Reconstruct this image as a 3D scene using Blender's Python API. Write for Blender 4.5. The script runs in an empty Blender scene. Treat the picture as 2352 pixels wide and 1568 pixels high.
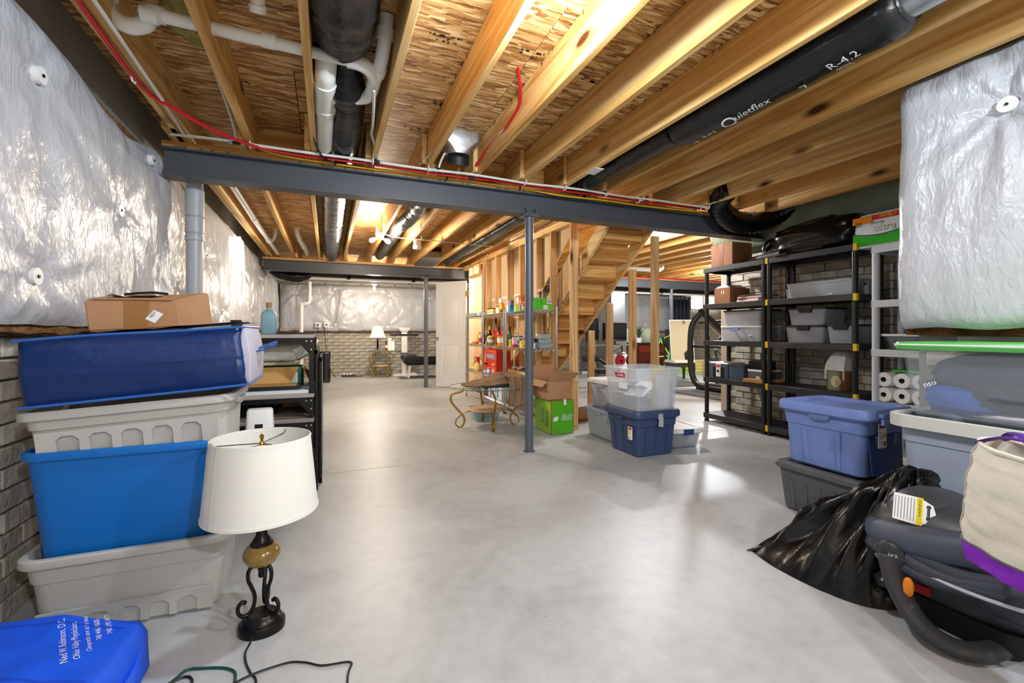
import bpy, bmesh, math, random
from mathutils import Vector, Matrix, noise
R = math.radians
rnd = random.Random(7)
S = bpy.context.scene
COL = S.collection
# ---------------------------------------------------------------- camera, world, exposure
cam = bpy.data.objects.new('camera', bpy.data.cameras.new('camera'))
COL.objects.link(cam)
cam.data.sensor_fit = 'HORIZONTAL'; cam.data.sensor_width = 36
cam.data.lens = 1033 * 36 / 2352
cam.data.shift_y = -23 / 2352
cam.data.clip_start = .02
cam.location = (0, 0, 1.085); cam.rotation_euler = (R(90), 0, R(-22.3))
S.camera = cam
W = bpy.data.worlds.new('world'); S.world = W; W.use_nodes = True
W.node_tree.nodes['Background'].inputs[0].default_value = (.9, .95, 1, 1)
W.node_tree.nodes['Background'].inputs[1].default_value = 1.0
S.view_settings.view_transform = 'Standard'; S.view_settings.look = 'None'
S.view_settings.exposure = -0.30; S.view_settings.gamma = 1
S.view_settings.use_curve_mapping = False
S.cycles.max_bounces = 8; S.cycles.diffuse_bounces = 4; S.cycles.transparent_max_bounces = 16
S.cycles.sample_clamp_indirect = 6
COOL, WARM, NEUT = (.80, .90, 1), (1, .88, .72), (.92, .96, 1)
# (x, y, z, watts, colour): each lamp is modelled as a ceiling bulb, three unseen ones added as fill; the fixture is built with its light in bulb_fixture()
LAMPS = {'front': (.74, 1.50, 2.40, 105, COOL), 'behind': (.9, -1.7, 2.40, 240, COOL), 'side': (1.95, -.35, 2.40, 120, COOL), 'store_fill': (3.86, 4.85, 2.40, 170, NEUT), 'middle': (.64, 6.16, 2.29, 270, WARM),
         'rear': (.95, 10.3, 2.05, 130, WARM), 'far': (7.35, 9.9, 2.12, 260, NEUT), 'closet': (2.9, 7.7, 2.2, 50, WARM),
         'fitness': (7.2, 6.9, 2.3, 260, NEUT)}

# ---------------------------------------------------------------- helpers
def lin(c):
    if isinstance(c, str):
        c = [int(c[i:i + 2], 16) / 255 for i in (0, 2, 4)]
        c = [x / 12.92 if x <= .04045 else ((x + .055) / 1.055) ** 2.4 for x in c]
    return (*c[:3], 1)
MATS = {}
def mat(name, col, rough=.5, metal=0, alpha=1, emit=0, bump=None, vary=None, spec=.5, coat=0, trans=0, ior=1.45, aniso=(1, 1, 1), sub=0):
    if name in MATS: return MATS[name]
    m = bpy.data.materials.new(name); m.use_nodes = True; MATS[name] = m
    N, L = m.node_tree.nodes, m.node_tree.links; b = N['Principled BSDF']; I = b.inputs
    I['Base Color'].default_value = lin(col); I['Roughness'].default_value = rough; I['Metallic'].default_value = metal
    I['Alpha'].default_value = alpha; I['Specular IOR Level'].default_value = spec; I['Coat Weight'].default_value = coat
    I['Coat Roughness'].default_value = .15
    I['Transmission Weight'].default_value = trans; I['IOR'].default_value = ior
    if emit: I['Emission Color'].default_value = lin(col); I['Emission Strength'].default_value = emit
    if bump or vary:
        tc = N.new('ShaderNodeTexCoord'); mp = N.new('ShaderNodeMapping'); mp.inputs['Scale'].default_value = aniso
        L.new(tc.outputs['Object'], mp.inputs[0])
    if bump:
        n = N.new('ShaderNodeTexNoise'); n.inputs['Scale'].default_value = bump[0]; n.inputs['Detail'].default_value = 4
        L.new(mp.outputs[0], n.inputs['Vector'])
        bp = N.new('ShaderNodeBump'); bp.inputs['Strength'].default_value = bump[1]; bp.inputs['Distance'].default_value = bump[2] if len(bump) > 2 else .01
        L.new(n.outputs['Fac'], bp.inputs['Height']); L.new(bp.outputs[0], I['Normal'])
    if vary:
        n2 = N.new('ShaderNodeTexNoise'); n2.inputs['Scale'].default_value = vary[0]; n2.inputs['Detail'].default_value = 6
        L.new(mp.outputs[0], n2.inputs['Vector'])
        mx = N.new('ShaderNodeMix'); mx.data_type = 'RGBA'
        mx.inputs[6].default_value = lin(col); mx.inputs[7].default_value = lin(vary[1])
        rp = N.new('ShaderNodeMapRange'); rp.inputs[1].default_value = .38; rp.inputs[2].default_value = .68
        L.new(n2.outputs['Fac'], rp.inputs[0]); L.new(rp.outputs[0], mx.inputs[0]); L.new(mx.outputs[2], I['Base Color'])
    return m
def ramp(N, stops):
    r = N.new('ShaderNodeValToRGB'); e = r.color_ramp.elements
    while len(e) < len(stops): e.new(.5)
    for x, (p, c) in zip(e, stops): x.position = p; x.color = lin(c)
    return r
def wood(name, dark, mid, light, axis=1, rough=.55, scale=1, knot=True):
    m = bpy.data.materials.new(name); m.use_nodes = True; MATS[name] = m
    N, L = m.node_tree.nodes, m.node_tree.links; b = N['Principled BSDF']
    tc = N.new('ShaderNodeTexCoord'); oi = N.new('ShaderNodeObjectInfo')
    mu = N.new('ShaderNodeVectorMath'); mu.operation = 'MULTIPLY'; mu.inputs[1].default_value = (31, 47, 19)
    L.new(oi.outputs['Random'], mu.inputs[0])
    ad = N.new('ShaderNodeVectorMath'); L.new(tc.outputs['Object'], ad.inputs[0]); L.new(mu.outputs[0], ad.inputs[1])
    sc = [scale] * 3; sc[axis] = scale * .055
    mp = N.new('ShaderNodeMapping'); mp.inputs['Scale'].default_value = sc; L.new(ad.outputs[0], mp.inputs[0])
    n = N.new('ShaderNodeTexNoise'); n.inputs['Scale'].default_value = 5; n.inputs['Detail'].default_value = 3; n.inputs['Distortion'].default_value = .4
    L.new(mp.outputs[0], n.inputs['Vector'])
    k = N.new('ShaderNodeMath'); k.operation = 'MULTIPLY'; k.inputs[1].default_value = 46; L.new(n.outputs['Fac'], k.inputs[0])
    s = N.new('ShaderNodeMath'); s.operation = 'SINE'; L.new(k.outputs[0], s.inputs[0])
    r1 = N.new('ShaderNodeMapRange'); r1.inputs[1].default_value = -1; L.new(s.outputs[0], r1.inputs[0])
    n2 = N.new('ShaderNodeTexNoise'); n2.inputs['Scale'].default_value = 90; n2.inputs['Detail'].default_value = 2; L.new(mp.outputs[0], n2.inputs['Vector'])
    n3 = N.new('ShaderNodeTexNoise'); n3.inputs['Scale'].default_value = 3; L.new(mp.outputs[0], n3.inputs['Vector'])
    a1 = N.new('ShaderNodeMath'); a1.operation = 'MULTIPLY_ADD'; a1.inputs[1].default_value = .30; L.new(r1.outputs[0], a1.inputs[0])
    a2 = N.new('ShaderNodeMath'); a2.operation = 'MULTIPLY_ADD'; a2.inputs[1].default_value = .35; a2.inputs[2].default_value = -.12
    L.new(n2.outputs['Fac'], a2.inputs[0]); L.new(a2.outputs[0], a1.inputs[2])
    a3 = N.new('ShaderNodeMath'); a3.operation = 'MULTIPLY_ADD'; a3.inputs[1].default_value = .75; L.new(n3.outputs['Fac'], a3.inputs[0]); L.new(a1.outputs[0], a3.inputs[2])
    rp = ramp(N, [(.12, dark), (.5, mid), (.86, light)]); L.new(a3.outputs[0], rp.inputs[0])
    out = rp.outputs[0]
    if knot:
        sk = [4.2] * 3; sk[axis] = 1.5
        m2 = N.new('ShaderNodeMapping'); m2.inputs['Scale'].default_value = sk; L.new(ad.outputs[0], m2.inputs[0])
        v = N.new('ShaderNodeTexVoronoi'); v.inputs['Scale'].default_value = 1; L.new(m2.outputs[0], v.inputs['Vector'])
        kr = N.new('ShaderNodeMapRange'); kr.inputs[1].default_value = .07; kr.inputs[2].default_value = .17; kr.inputs[3].default_value = 1; kr.inputs[4].default_value = 0
        L.new(v.outputs['Distance'], kr.inputs[0])
        mx = N.new('ShaderNodeMix'); mx.data_type = 'RGBA'; mx.inputs[7].default_value = lin('4A2410')
        L.new(kr.outputs[0], mx.inputs[0]); L.new(out, mx.inputs[6]); out = mx.outputs[2]
    # boards differ a little from one another
    hs = N.new('ShaderNodeHueSaturation'); vr = N.new('ShaderNodeMapRange'); vr.inputs[3].default_value = .84; vr.inputs[4].default_value = 1.14
    L.new(oi.outputs['Random'], vr.inputs[0]); L.new(vr.outputs[0], hs.inputs['Value']); L.new(out, hs.inputs['Color'])
    L.new(hs.outputs[0], b.inputs['Base Color']); b.inputs['Roughness'].default_value = rough
    b.inputs['Specular IOR Level'].default_value = .3
    return m

class MB:
    def __init__(s): s.v = []; s.f = []; s.m = []
    def add(s, vs, fs, mi=0):
        o = len(s.v); s.v += [tuple(p) for p in vs]; s.f += [[i + o for i in f] for f in fs]; s.m += [mi] * len(fs); return s
    def box(s, x0, y0, z0, x1, y1, z1, mi=0):
        return s.hexa([(x0, y0, z0), (x1, y0, z0), (x1, y1, z0), (x0, y1, z0), (x0, y0, z1), (x1, y0, z1), (x1, y1, z1), (x0, y1, z1)], mi)
    def hexa(s, p, mi=0):
        return s.add(p, [(3, 2, 1, 0), (4, 5, 6, 7), (0, 1, 5, 4), (1, 2, 6, 5), (2, 3, 7, 6), (3, 0, 4, 7)], mi)
    def loft(s, rings, cap=(1, 1), closed=True, mi=0, wrap=False):
        n = len(rings[0]); o = len(s.v); fs = []
        for r in rings: s.v += [tuple(p) for p in r]
        K = len(rings); 
        for k in range(K if wrap else K - 1):
            a, b2 = k * n, ((k + 1) % K) * n
            for i in range(n if closed else n - 1):
                j = (i + 1) % n; fs.append((a + i, a + j, b2 + j, b2 + i))
        if cap[0] and not wrap: fs.append(tuple(range(n - 1, -1, -1)))
        if cap[1] and not wrap: fs.append(tuple((K - 1) * n + i for i in range(n)))
        s.f += [[i + o for i in f] for f in fs]; s.m += [mi] * len(fs); return s
    def tube(s, pts, r, n=8, mi=0, cap=True, wrap=False, flat=1):
        pts = [Vector(p) for p in pts]; K = len(pts); rs = r if isinstance(r, (list, tuple)) else [r] * K
        up = None; rings = []
        for k in range(K):
            if wrap: t = pts[(k + 1) % K] - pts[k - 1]
            else: t = pts[min(k + 1, K - 1)] - pts[max(k - 1, 0)]
            t = t.normalized() if t.length > 1e-9 else Vector((0, 0, 1))
            if up is None:
                up = Vector((0, 0, 1)) if abs(t.z) < .9 else Vector((1, 0, 0))
            x = t.cross(up)
            x = x.normalized() if x.length > 1e-6 else t.orthogonal().normalized()
            up = x.cross(t).normalized()
            rings.append([pts[k] + (x * math.cos(a) + up * math.sin(a) * flat) * rs[k] for a in [2 * math.pi * i / n for i in range(n)]])
        return s.loft(rings, (cap, cap), True, mi, wrap)
    def cyl(s, p0, p1, r0, r1=None, n=14, mi=0): return s.tube([p0, p1], [r0, r0 if r1 is None else r1], n, mi)
    def lathe(s, prof, c=(0, 0, 0), n=20, mi=0, cap=(0, 0), sx=1, sy=1):
        rings = [[(c[0] + r * math.cos(2 * math.pi * i / n) * sx, c[1] + r * math.sin(2 * math.pi * i / n) * sy, c[2] + z) for i in range(n)] for r, z in prof]
        return s.loft(rings, cap, True, mi)
    def rr(s, rings, c=(0, 0), k=4, mi=0, cap=(1, 1), rot=0):
        R_ = []
        for z, hw, hd, r in rings:
            r = min(r, hw * .999, hd * .999); ring = []
            for (sx, sy, a0) in ((1, 1, 0), (-1, 1, 90), (-1, -1, 180), (1, -1, 270)):
                for i in range(k + 1):
                    a = R(a0 + 90 * i / k); x = sx * (hw - r) + r * math.cos(a); y = sy * (hd - r) + r * math.sin(a)
                    ring.append((c[0] + x * math.cos(rot) - y * math.sin(rot), c[1] + x * math.sin(rot) + y * math.cos(rot), z))
            R_.append(ring)
        return s.loft(R_, cap, True, mi)
    def grid(s, fn, nu, nv, mi=0, closed=False):
        o = len(s.v)
        for j in range(nv + 1):
            for i in range(nu + 1): s.v.append(tuple(fn(i / nu, j / nv)))
        for j in range(nv):
            for i in range(nu):
                a = o + j * (nu + 1) + i; s.f.append([a, a + 1, a + nu + 2, a + nu + 1]); s.m.append(mi)
        return s
    def sphere(s, c, r, n=14, m=8, mi=0, sc=(1, 1, 1)):
        return s.loft([[(c[0] + sc[0] * r * math.sin(math.pi * j / m) * math.cos(2 * math.pi * i / n), c[1] + sc[1] * r * math.sin(math.pi * j / m) * math.sin(2 * math.pi * i / n),
                         c[2] - sc[2] * r * math.cos(math.pi * j / m)) for i in range(n)] for j in [.04] + list(range(1, m)) + [m - .04]], (1, 1), True, mi)
    def xf(s, M):
        s.v = [tuple(M @ Vector(p)) for p in s.v]; return s
def smoothpts(p, k=6, closed=False):
    p = [Vector(x) for x in p]; out = []; n = len(p)
    for i in range(n if closed else n - 1):
        a = p[(i - 1) % n] if closed or i else p[0]; b, c = p[i], p[(i + 1) % n]
        d = p[(i + 2) % n] if closed or i + 2 < n else p[-1]
        for j in range(k):
            t = j / k; t2 = t * t; t3 = t2 * t
            out.append(.5 * ((2 * b) + (c - a) * t + (2 * a - 5 * b + 4 * c - d) * t2 + (3 * b - a - 3 * c + d) * t3))
    if not closed: out.append(p[-1])
    return out
POSE = {}
def tag(o, label=None, cat=None, group=None, kind=None):
    if label: o['label'] = label
    if cat: o['category'] = cat
    if group: o['group'] = group
    if kind: o['kind'] = kind
    return o
def thing(name, label, cat, loc=(0, 0, 0), rz=0, group=None, kind=None):
    o = bpy.data.objects.new(name, None); COL.objects.link(o); o.empty_display_size = .05
    o.location = loc; o.rotation_euler = (0, 0, rz)
    POSE[o.name] = Matrix.Translation(Vector(loc)) @ Matrix.Rotation(rz, 4, 'Z')
    return tag(o, label, cat, group, kind)
def mesh(name, mb, mats, bev=0, smooth=38, seg=2):
    me = bpy.data.meshes.new(name); me.from_pydata(mb.v, [], mb.f)
    mats = mats if isinstance(mats, (list, tuple)) else [mats]
    for m in mats: me.materials.append(m)
    if len(mats) > 1: me.polygons.foreach_set('material_index', mb.m)
    bm = bmesh.new(); bm.from_mesh(me); bmesh.ops.recalc_face_normals(bm, faces=bm.faces)
    if bev:
        es = [e for e in bm.edges if len(e.link_faces) == 2 and e.calc_face_angle(0) > .6]
        bmesh.ops.bevel(bm, geom=es, offset=bev, segments=seg, affect='EDGES', clamp_overlap=True)
    bm.to_mesh(me); bm.free()
    if smooth:
        me.polygons.foreach_set('use_smooth', [True] * len(me.polygons)); me.set_sharp_from_angle(angle=R(smooth))
    me.update(); return me
def obj(name, mb, mats, parent=None, bev=0, smooth=38, world=False, label=None, cat=None, group=None, kind=None, loc=None, seg=2):
    if world and parent is not None: mb.xf(POSE[parent.name].inverted())
    me = mb if isinstance(mb, bpy.types.Mesh) else mesh(name, mb, mats, bev, smooth, seg)
    o = bpy.data.objects.new(name, me); COL.objects.link(o)
    if parent is not None: o.parent = parent; POSE[o.name] = POSE[parent.name]
    else: POSE[o.name] = Matrix.Translation(Vector(loc)) if loc else Matrix()
    if loc is not None: o.location = loc
    return tag(o, label, cat, group, kind)
def copy_tree(o, parent=None, loc=None, rz=None, label=None, group=None):
    c = o.copy(); COL.objects.link(c)
    if parent is not None: c.parent = parent
    if loc is not None: c.location = loc
    if rz is not None: c.rotation_euler = (0, 0, rz)
    if label: c['label'] = label
    if group: c['group'] = group
    if c.parent is None: POSE[c.name] = Matrix.Translation(c.location) @ Matrix.Rotation(c.rotation_euler.z, 4, 'Z')
    else: POSE[c.name] = POSE[c.parent.name]
    for ch in list(o.children): copy_tree(ch, c)
    return c
TXT = {}
def text_mb(body, size=1, shear=0, space=1, line=1, align='LEFT'):
    key = (body, shear, space, line, align)
    if key not in TXT:
        cu = bpy.data.curves.new('lettering', 'FONT'); cu.body = body; cu.size = 1; cu.shear = shear; cu.space_character = space; cu.space_line = line
        cu.align_x = align; cu.resolution_u = 3
        o = bpy.data.objects.new('lettering', cu); COL.objects.link(o)
        dg = bpy.context.evaluated_depsgraph_get(); me = bpy.data.meshes.new_from_object(o.evaluated_get(dg))
        TXT[key] = ([tuple(v.co) for v in me.vertices], [list(p.vertices) for p in me.polygons])
        bpy.data.objects.remove(o); bpy.data.curves.remove(cu); bpy.data.meshes.remove(me)
    v, f = TXT[key]; b = MB(); b.add([(x * size, y * size, 0) for x, y, z in v], f); return b
def text(name, body, size, m, parent, origin, ux, uy, world=True, lift=.001, fn=None, **k):
    """flat lettering: origin + x*ux + y*uy; fn(x, y) instead maps the letters onto a curved surface"""
    b = text_mb(body, size, **k)
    if fn: b.v = [tuple(fn(x, y)) for x, y, z in b.v]
    else:
        ux, uy = Vector(ux).normalized(), Vector(uy).normalized(); n = ux.cross(uy); o = Vector(origin)
        b.v = [tuple(o + ux * x + uy * y + n * lift) for x, y, z in b.v]
    if world: b.xf(POSE[parent.name].inverted())
    me = bpy.data.meshes.new(name); me.from_pydata(b.v, [], b.f); me.materials.append(m)
    return obj(name, me, m, parent)
def nz(x, y, z=0, s=1): return noise.noise(Vector((x * s, y * s, z * s)))

# ---------------------------------------------------------------- materials
pine = wood('pine', 'A87436', 'D2A25E', 'EBC98E')
pine_z = wood('pine_upright', 'A0703E', 'CC9C64', 'E6C496', axis=2)
pine_x = wood('pine_across', '965C28', 'C68E4C', 'E6BC78', axis=0)
greywood = wood('grey_board', '5A5048', '8A8078', 'B5ADA3', axis=0, knot=False)
maple = wood('maple_board', 'B98A58', 'D8AC78', 'EBCBA0', axis=0, knot=False)
steel = mat('painted_steel', '4B4E55', .42, .1, bump=(30, .05))
steel_lt = mat('post_paint', '5C626C', .35, .1)
white_pl = mat('white_plastic', 'E8E8E6', .35)
pvc = mat('pvc_white', 'E6E4DE', .32)
pvc_g = mat('pvc_grey', 'AFB3B8', .35)
black = mat('black_plastic', '17181B', .42)
blk_metal = mat('black_metal', '141416', .35, .3)
chrome = mat('chrome', 'D4D6DA', .18, 1)
galv = mat('galvanised', 'B9BEC2', .33, .9, bump=(25, .1))
gold = mat('gold_paint', '9A7A38', .38, .55, bump=(60, .1))
brass = mat('brass', 'C59A3C', .22, 1)
card = mat('cardboard', 'B58A66', .75, bump=(90, .12, .004), vary=(4, 'A87B56'))
card_d = mat('cardboard_dark', '8F5F3C', .75, vary=(4, '7E5232'))
paper = mat('white_paper', 'EFEFEC', .6)
ink = mat('black_ink', '151515', .6)
ink_w = mat('white_ink', 'E4E6EA', .5)
grey_pl = mat('grey_tote_plastic', 'B9B8B3', .42, bump=(120, .04))
blue_pl = mat('blue_tote_plastic', '0B68BC', .38, bump=(120, .04))
peri_pl = mat('periwinkle_plastic', '6F86C4', .45, bump=(120, .05), vary=(5, '6C80B8'))
navy_pl = mat('navy_tote_plastic', '34466B', .42, bump=(120, .05))
dark_pl = mat('dark_grey_plastic', '55565A', .5)
clear_pl = mat('clear_plastic', 'DDE3EA', .22, alpha=.34)
frost_pl = mat('frosted_plastic', 'C9D0DA', .35, alpha=.72)
smoke_pl = mat('shelf_bin_plastic', 'B9BEC6', .25, alpha=.45)
glass = mat('glass', 'DCE8E4', .04, alpha=.16)
bagblk = mat('black_bag_film', '0A0A0C', .27, bump=(20, .2, .015), spec=.45)
ductblk = mat('black_duct_film', '131416', .3, bump=(30, .4, .012), aniso=(1, .6, 1))
ductsil = mat('silver_duct_film', '77797C', .3, .75, bump=(30, .4, .012))
red_t = mat('red_tube', 'C01020', .32); wht_t = mat('white_tube', 'DAD6CE', .35); yel_t = mat('yellow_cable', 'E0A91C', .4)
fabric_w = mat('lampshade_fabric', 'E9E7E0', .8, bump=(200, .05))
def osb_mat():
    m = bpy.data.materials.new('strand_board'); m.use_nodes = True
    N, L = m.node_tree.nodes, m.node_tree.links; b = N['Principled BSDF']
    tc = N.new('ShaderNodeTexCoord'); oi = N.new('ShaderNodeObjectInfo')
    mu = N.new('ShaderNodeVectorMath'); mu.operation = 'SCALE'; mu.inputs[0].default_value = (13, 29, 0); L.new(oi.outputs['Random'], mu.inputs['Scale'])
    ad = N.new('ShaderNodeVectorMath'); L.new(tc.outputs['Object'], ad.inputs[0]); L.new(mu.outputs[0], ad.inputs[1])
    nd = N.new('ShaderNodeTexNoise'); nd.inputs['Scale'].default_value = 5; L.new(ad.outputs[0], nd.inputs['Vector'])
    facs = []
    for ang, s1, s2 in ((12, 9, 62), (-24, 8, 50), (48, 10, 44)):
        mp = N.new('ShaderNodeMapping'); mp.inputs['Rotation'].default_value = (0, 0, R(ang)); mp.inputs['Scale'].default_value = (s1, s2, 1)
        mm = N.new('ShaderNodeVectorMath'); mm.operation = 'MULTIPLY_ADD'; mm.inputs[1].default_value = (.05, .05, 0); L.new(nd.outputs['Color'], mm.inputs[0]); L.new(ad.outputs[0], mm.inputs[2])
        L.new(mm.outputs[0], mp.inputs[0])
        v = N.new('ShaderNodeTexVoronoi'); v.voronoi_dimensions = '2D'; v.inputs['Scale'].default_value = 1; L.new(mp.outputs[0], v.inputs['Vector'])
        sp = N.new('ShaderNodeSeparateColor'); L.new(v.outputs['Color'], sp.inputs[0]); facs.append((sp, v))
    g1 = N.new('ShaderNodeMath'); g1.operation = 'GREATER_THAN'; g1.inputs[1].default_value = .62; L.new(facs[0][0].outputs[1], g1.inputs[0])
    g2 = N.new('ShaderNodeMath'); g2.operation = 'GREATER_THAN'; g2.inputs[1].default_value = .7; L.new(facs[1][0].outputs[1], g2.inputs[0])
    x1 = N.new('ShaderNodeMix'); L.new(g1.outputs[0], x1.inputs[0]); L.new(facs[0][0].outputs[0], x1.inputs[2]); L.new(facs[1][0].outputs[0], x1.inputs[3])
    x2 = N.new('ShaderNodeMix'); L.new(g2.outputs[0], x2.inputs[0]); L.new(x1.outputs[0], x2.inputs[2]); L.new(facs[2][0].outputs[0], x2.inputs[3])
    nf = N.new('ShaderNodeTexNoise'); nf.inputs['Scale'].default_value = 60; L.new(ad.outputs[0], nf.inputs['Vector'])
    a = N.new('ShaderNodeMath'); a.operation = 'MULTIPLY_ADD'; a.inputs[1].default_value = .35; a.inputs[2].default_value = -.15; L.new(nf.outputs['Fac'], a.inputs[0])
    a2 = N.new('ShaderNodeMath'); L.new(a.outputs[0], a2.inputs[0]); L.new(x2.outputs[0], a2.inputs[1])
    rp = ramp(N, [(0, '6E4820'), (.2, '9C6E38'), (.55, 'C0925A'), (.85, 'D8B276'), (1, 'ECCE98')]); L.new(a2.outputs[0], rp.inputs[0])
    L.new(rp.outputs[0], b.inputs['Base Color']); b.inputs['Roughness'].default_value = .6
    bp = N.new('ShaderNodeBump'); bp.inputs['Strength'].default_value = .35; bp.inputs['Distance'].default_value = .004; L.new(a2.outputs[0], bp.inputs['Height']); L.new(bp.outputs[0], b.inputs['Normal'])
    return m
osb = osb_mat()
def concrete_mat():
    m = bpy.data.materials.new('smooth_concrete'); m.use_nodes = True
    N, L = m.node_tree.nodes, m.node_tree.links; b = N['Principled BSDF']
    tc = N.new('ShaderNodeTexCoord')
    n = N.new('ShaderNodeTexNoise'); n.inputs['Scale'].default_value = 1.1; n.inputs['Detail'].default_value = 8; n.inputs['Roughness'].default_value = .62; n.inputs['Distortion'].default_value = .6
    L.new(tc.outputs['Object'], n.inputs['Vector'])
    n2 = N.new('ShaderNodeTexNoise'); n2.inputs['Scale'].default_value = 14; n2.inputs['Detail'].default_value = 6; L.new(tc.outputs['Object'], n2.inputs['Vector'])
    a = N.new('ShaderNodeMath'); a.operation = 'MULTIPLY_ADD'; a.inputs[1].default_value = .3; L.new(n2.outputs['Fac'], a.inputs[0]); L.new(n.outputs['Fac'], a.inputs[2])
    rp = ramp(N, [(.4, '96989A'), (.62, 'ACAFB1'), (.85, 'BDC0C2')]); L.new(a.outputs[0], rp.inputs[0])
    mp = N.new('ShaderNodeMapping'); mp.inputs['Rotation'].default_value = (0, 0, .5); mp.inputs['Scale'].default_value = (26, 70, 1); L.new(tc.outputs['Object'], mp.inputs[0])
    v = N.new('ShaderNodeTexVoronoi'); v.inputs['Scale'].default_value = .55; L.new(mp.outputs[0], v.inputs['Vector'])
    n4 = N.new('ShaderNodeTexNoise'); n4.inputs['Scale'].default_value = 2; L.new(tc.outputs['Object'], n4.inputs['Vector'])
    th = N.new('ShaderNodeMapRange'); th.inputs[1].default_value = .45; th.inputs[2].default_value = .75; th.inputs[3].default_value = 0; th.inputs[4].default_value = .16; L.new(n4.outputs['Fac'], th.inputs[0])
    lt = N.new('ShaderNodeMath'); lt.operation = 'LESS_THAN'; L.new(v.outputs['Distance'], lt.inputs[0]); L.new(th.outputs[0], lt.inputs[1])
    mx = N.new('ShaderNodeMix'); mx.data_type = 'RGBA'; mx.inputs[7].default_value = lin('6E6C66'); L.new(rp.outputs[0], mx.inputs[6])
    f = N.new('ShaderNodeMath'); f.operation = 'MULTIPLY'; f.inputs[1].default_value = .55; L.new(lt.outputs[0], f.inputs[0]); L.new(f.outputs[0], mx.inputs[0])
    L.new(mx.outputs[2], b.inputs['Base Color'])
    rr = N.new('ShaderNodeMapRange'); rr.inputs[3].default_value = .32; rr.inputs[4].default_value = .5; L.new(n.outputs['Fac'], rr.inputs[0]); L.new(rr.outputs[0], b.inputs['Roughness'])
    bp = N.new('ShaderNodeBump'); bp.inputs['Strength'].default_value = .06; bp.inputs['Distance'].default_value = .01; L.new(n2.outputs['Fac'], bp.inputs['Height']); L.new(bp.outputs[0], b.inputs['Normal'])
    return m
conc = concrete_mat()
brickm = mat('cast_brick', 'BDB8AC', .85, bump=(38, .7, .015), vary=(9, 'A39D90'))
mortar = mat('mortar', '8A867C', .9, bump=(60, .4))
darkm = mat('dark_backing', '0F0E0D', .9)  # near-black backing under the slabs and over the subfloor
drywall = mat('tan_drywall', 'D9BE97', .8)
creamw = mat('cream_wall', 'F1DDB8', .7)
def film_mat():
    m = mat('white_film', 'B6B8BE', .25, spec=.7)
    N, L = m.node_tree.nodes, m.node_tree.links; b = N['Principled BSDF']
    tc = N.new('ShaderNodeTexCoord'); mp = N.new('ShaderNodeMapping'); mp.inputs['Scale'].default_value = (1, 1, .45); L.new(tc.outputs['Object'], mp.inputs[0])
    n = N.new('ShaderNodeTexNoise'); n.inputs['Scale'].default_value = 26; n.inputs['Detail'].default_value = 6; n.inputs['Distortion'].default_value = 1.3; L.new(mp.outputs[0], n.inputs['Vector'])
    n2 = N.new('ShaderNodeTexNoise'); n2.inputs['Scale'].default_value = 6; n2.inputs['Detail'].default_value = 4; n2.inputs['Distortion'].default_value = .8; L.new(mp.outputs[0], n2.inputs['Vector'])
    a = N.new('ShaderNodeMath'); a.operation = 'MULTIPLY_ADD'; a.inputs[1].default_value = .4; L.new(n.outputs['Fac'], a.inputs[0]); L.new(n2.outputs['Fac'], a.inputs[2])
    bp = N.new('ShaderNodeBump'); bp.inputs['Strength'].default_value = .5; bp.inputs['Distance'].default_value = .03; L.new(a.outputs[0], bp.inputs['Height']); L.new(bp.outputs[0], b.inputs['Normal'])
    return m
film = film_mat()
fibre = mat('brown_fibre', '8A6236', .95, bump=(40, 1, .03), vary=(14, '5E4020'))
# ---------------------------------------------------------------- the setting
fl = tag(obj('floor', MB().box(-1.4, -3.2, -.12, 13.4, 12.2, -.03), darkm), 'concrete basement floor', kind='structure')
for x0, y0, x1, y1 in ((-1.3, -3.1, 13.3, 3.711), (-1.3, 3.718, 5.2, 12.1), (5.206, 3.718, 13.3, 12.1)):
    obj('slab', MB().box(x0, y0, -.05, x1, y1, 0), conc, fl, bev=.0015, seg=1)
ce = tag(obj('ceiling', MB().box(-1.4, -3.2, 2.63, 13.4, 12.2, 2.66), darkm), 'open joist ceiling under strand board subfloor', kind='structure')
pm = mesh('subfloor_panel', MB().box(0, 0, 0, 2.436, 1.217, .02), osb, .002, 0, 1)
for j in range(13):
    for i in range(7):
        x0 = -1.4 + i * 2.44 - (1.22 if j % 2 else 0)
        if x0 > 13: continue
        obj('subfloor_panel', pm, osb, ce, loc=(x0, -3.2 + j * 1.22, 2.595))
def joist(x, y0, y1, w=.038):
    obj('floor_joist', MB().box(-w, 0, 0, 0, y1 - y0, .235), pine, ce, bev=.003, seg=1, loc=(x, y0, 2.359))
J0 = .337; SP = .4064
for n in range(-3, 11):
    x = J0 + SP * n
    joist(x, -3.15 if x < 2.9 else 1.42, 3.80)
joist(-.84, -3.15, 3.80)                                        # the pair along the left wall
for n in range(-3, 32):
    x = J0 + SP * n - .041
    joist(x, 6.75 if 2.5 < x < 3.2 else 3.42 if x < 4.9 else 4.45, 8.82)
joist(-.885, 3.42, 8.82)
for n in range(-3, 32): joist(J0 + SP * n, 8.5, 11.95)
for n in range(-2, 10):                                         # blocking over the beam
    x = J0 + SP * n
    if n in (-1, 2, 3, 4, 5, 7): obj('blocking', MB().box(x - SP + .002, 3.80, 2.359, x - .08, 3.838, 2.594), pine_x, ce)
stamp = mat('stamp_ink', '3A2A18', .8, alpha=.8)
rs = random.Random(3)
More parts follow.
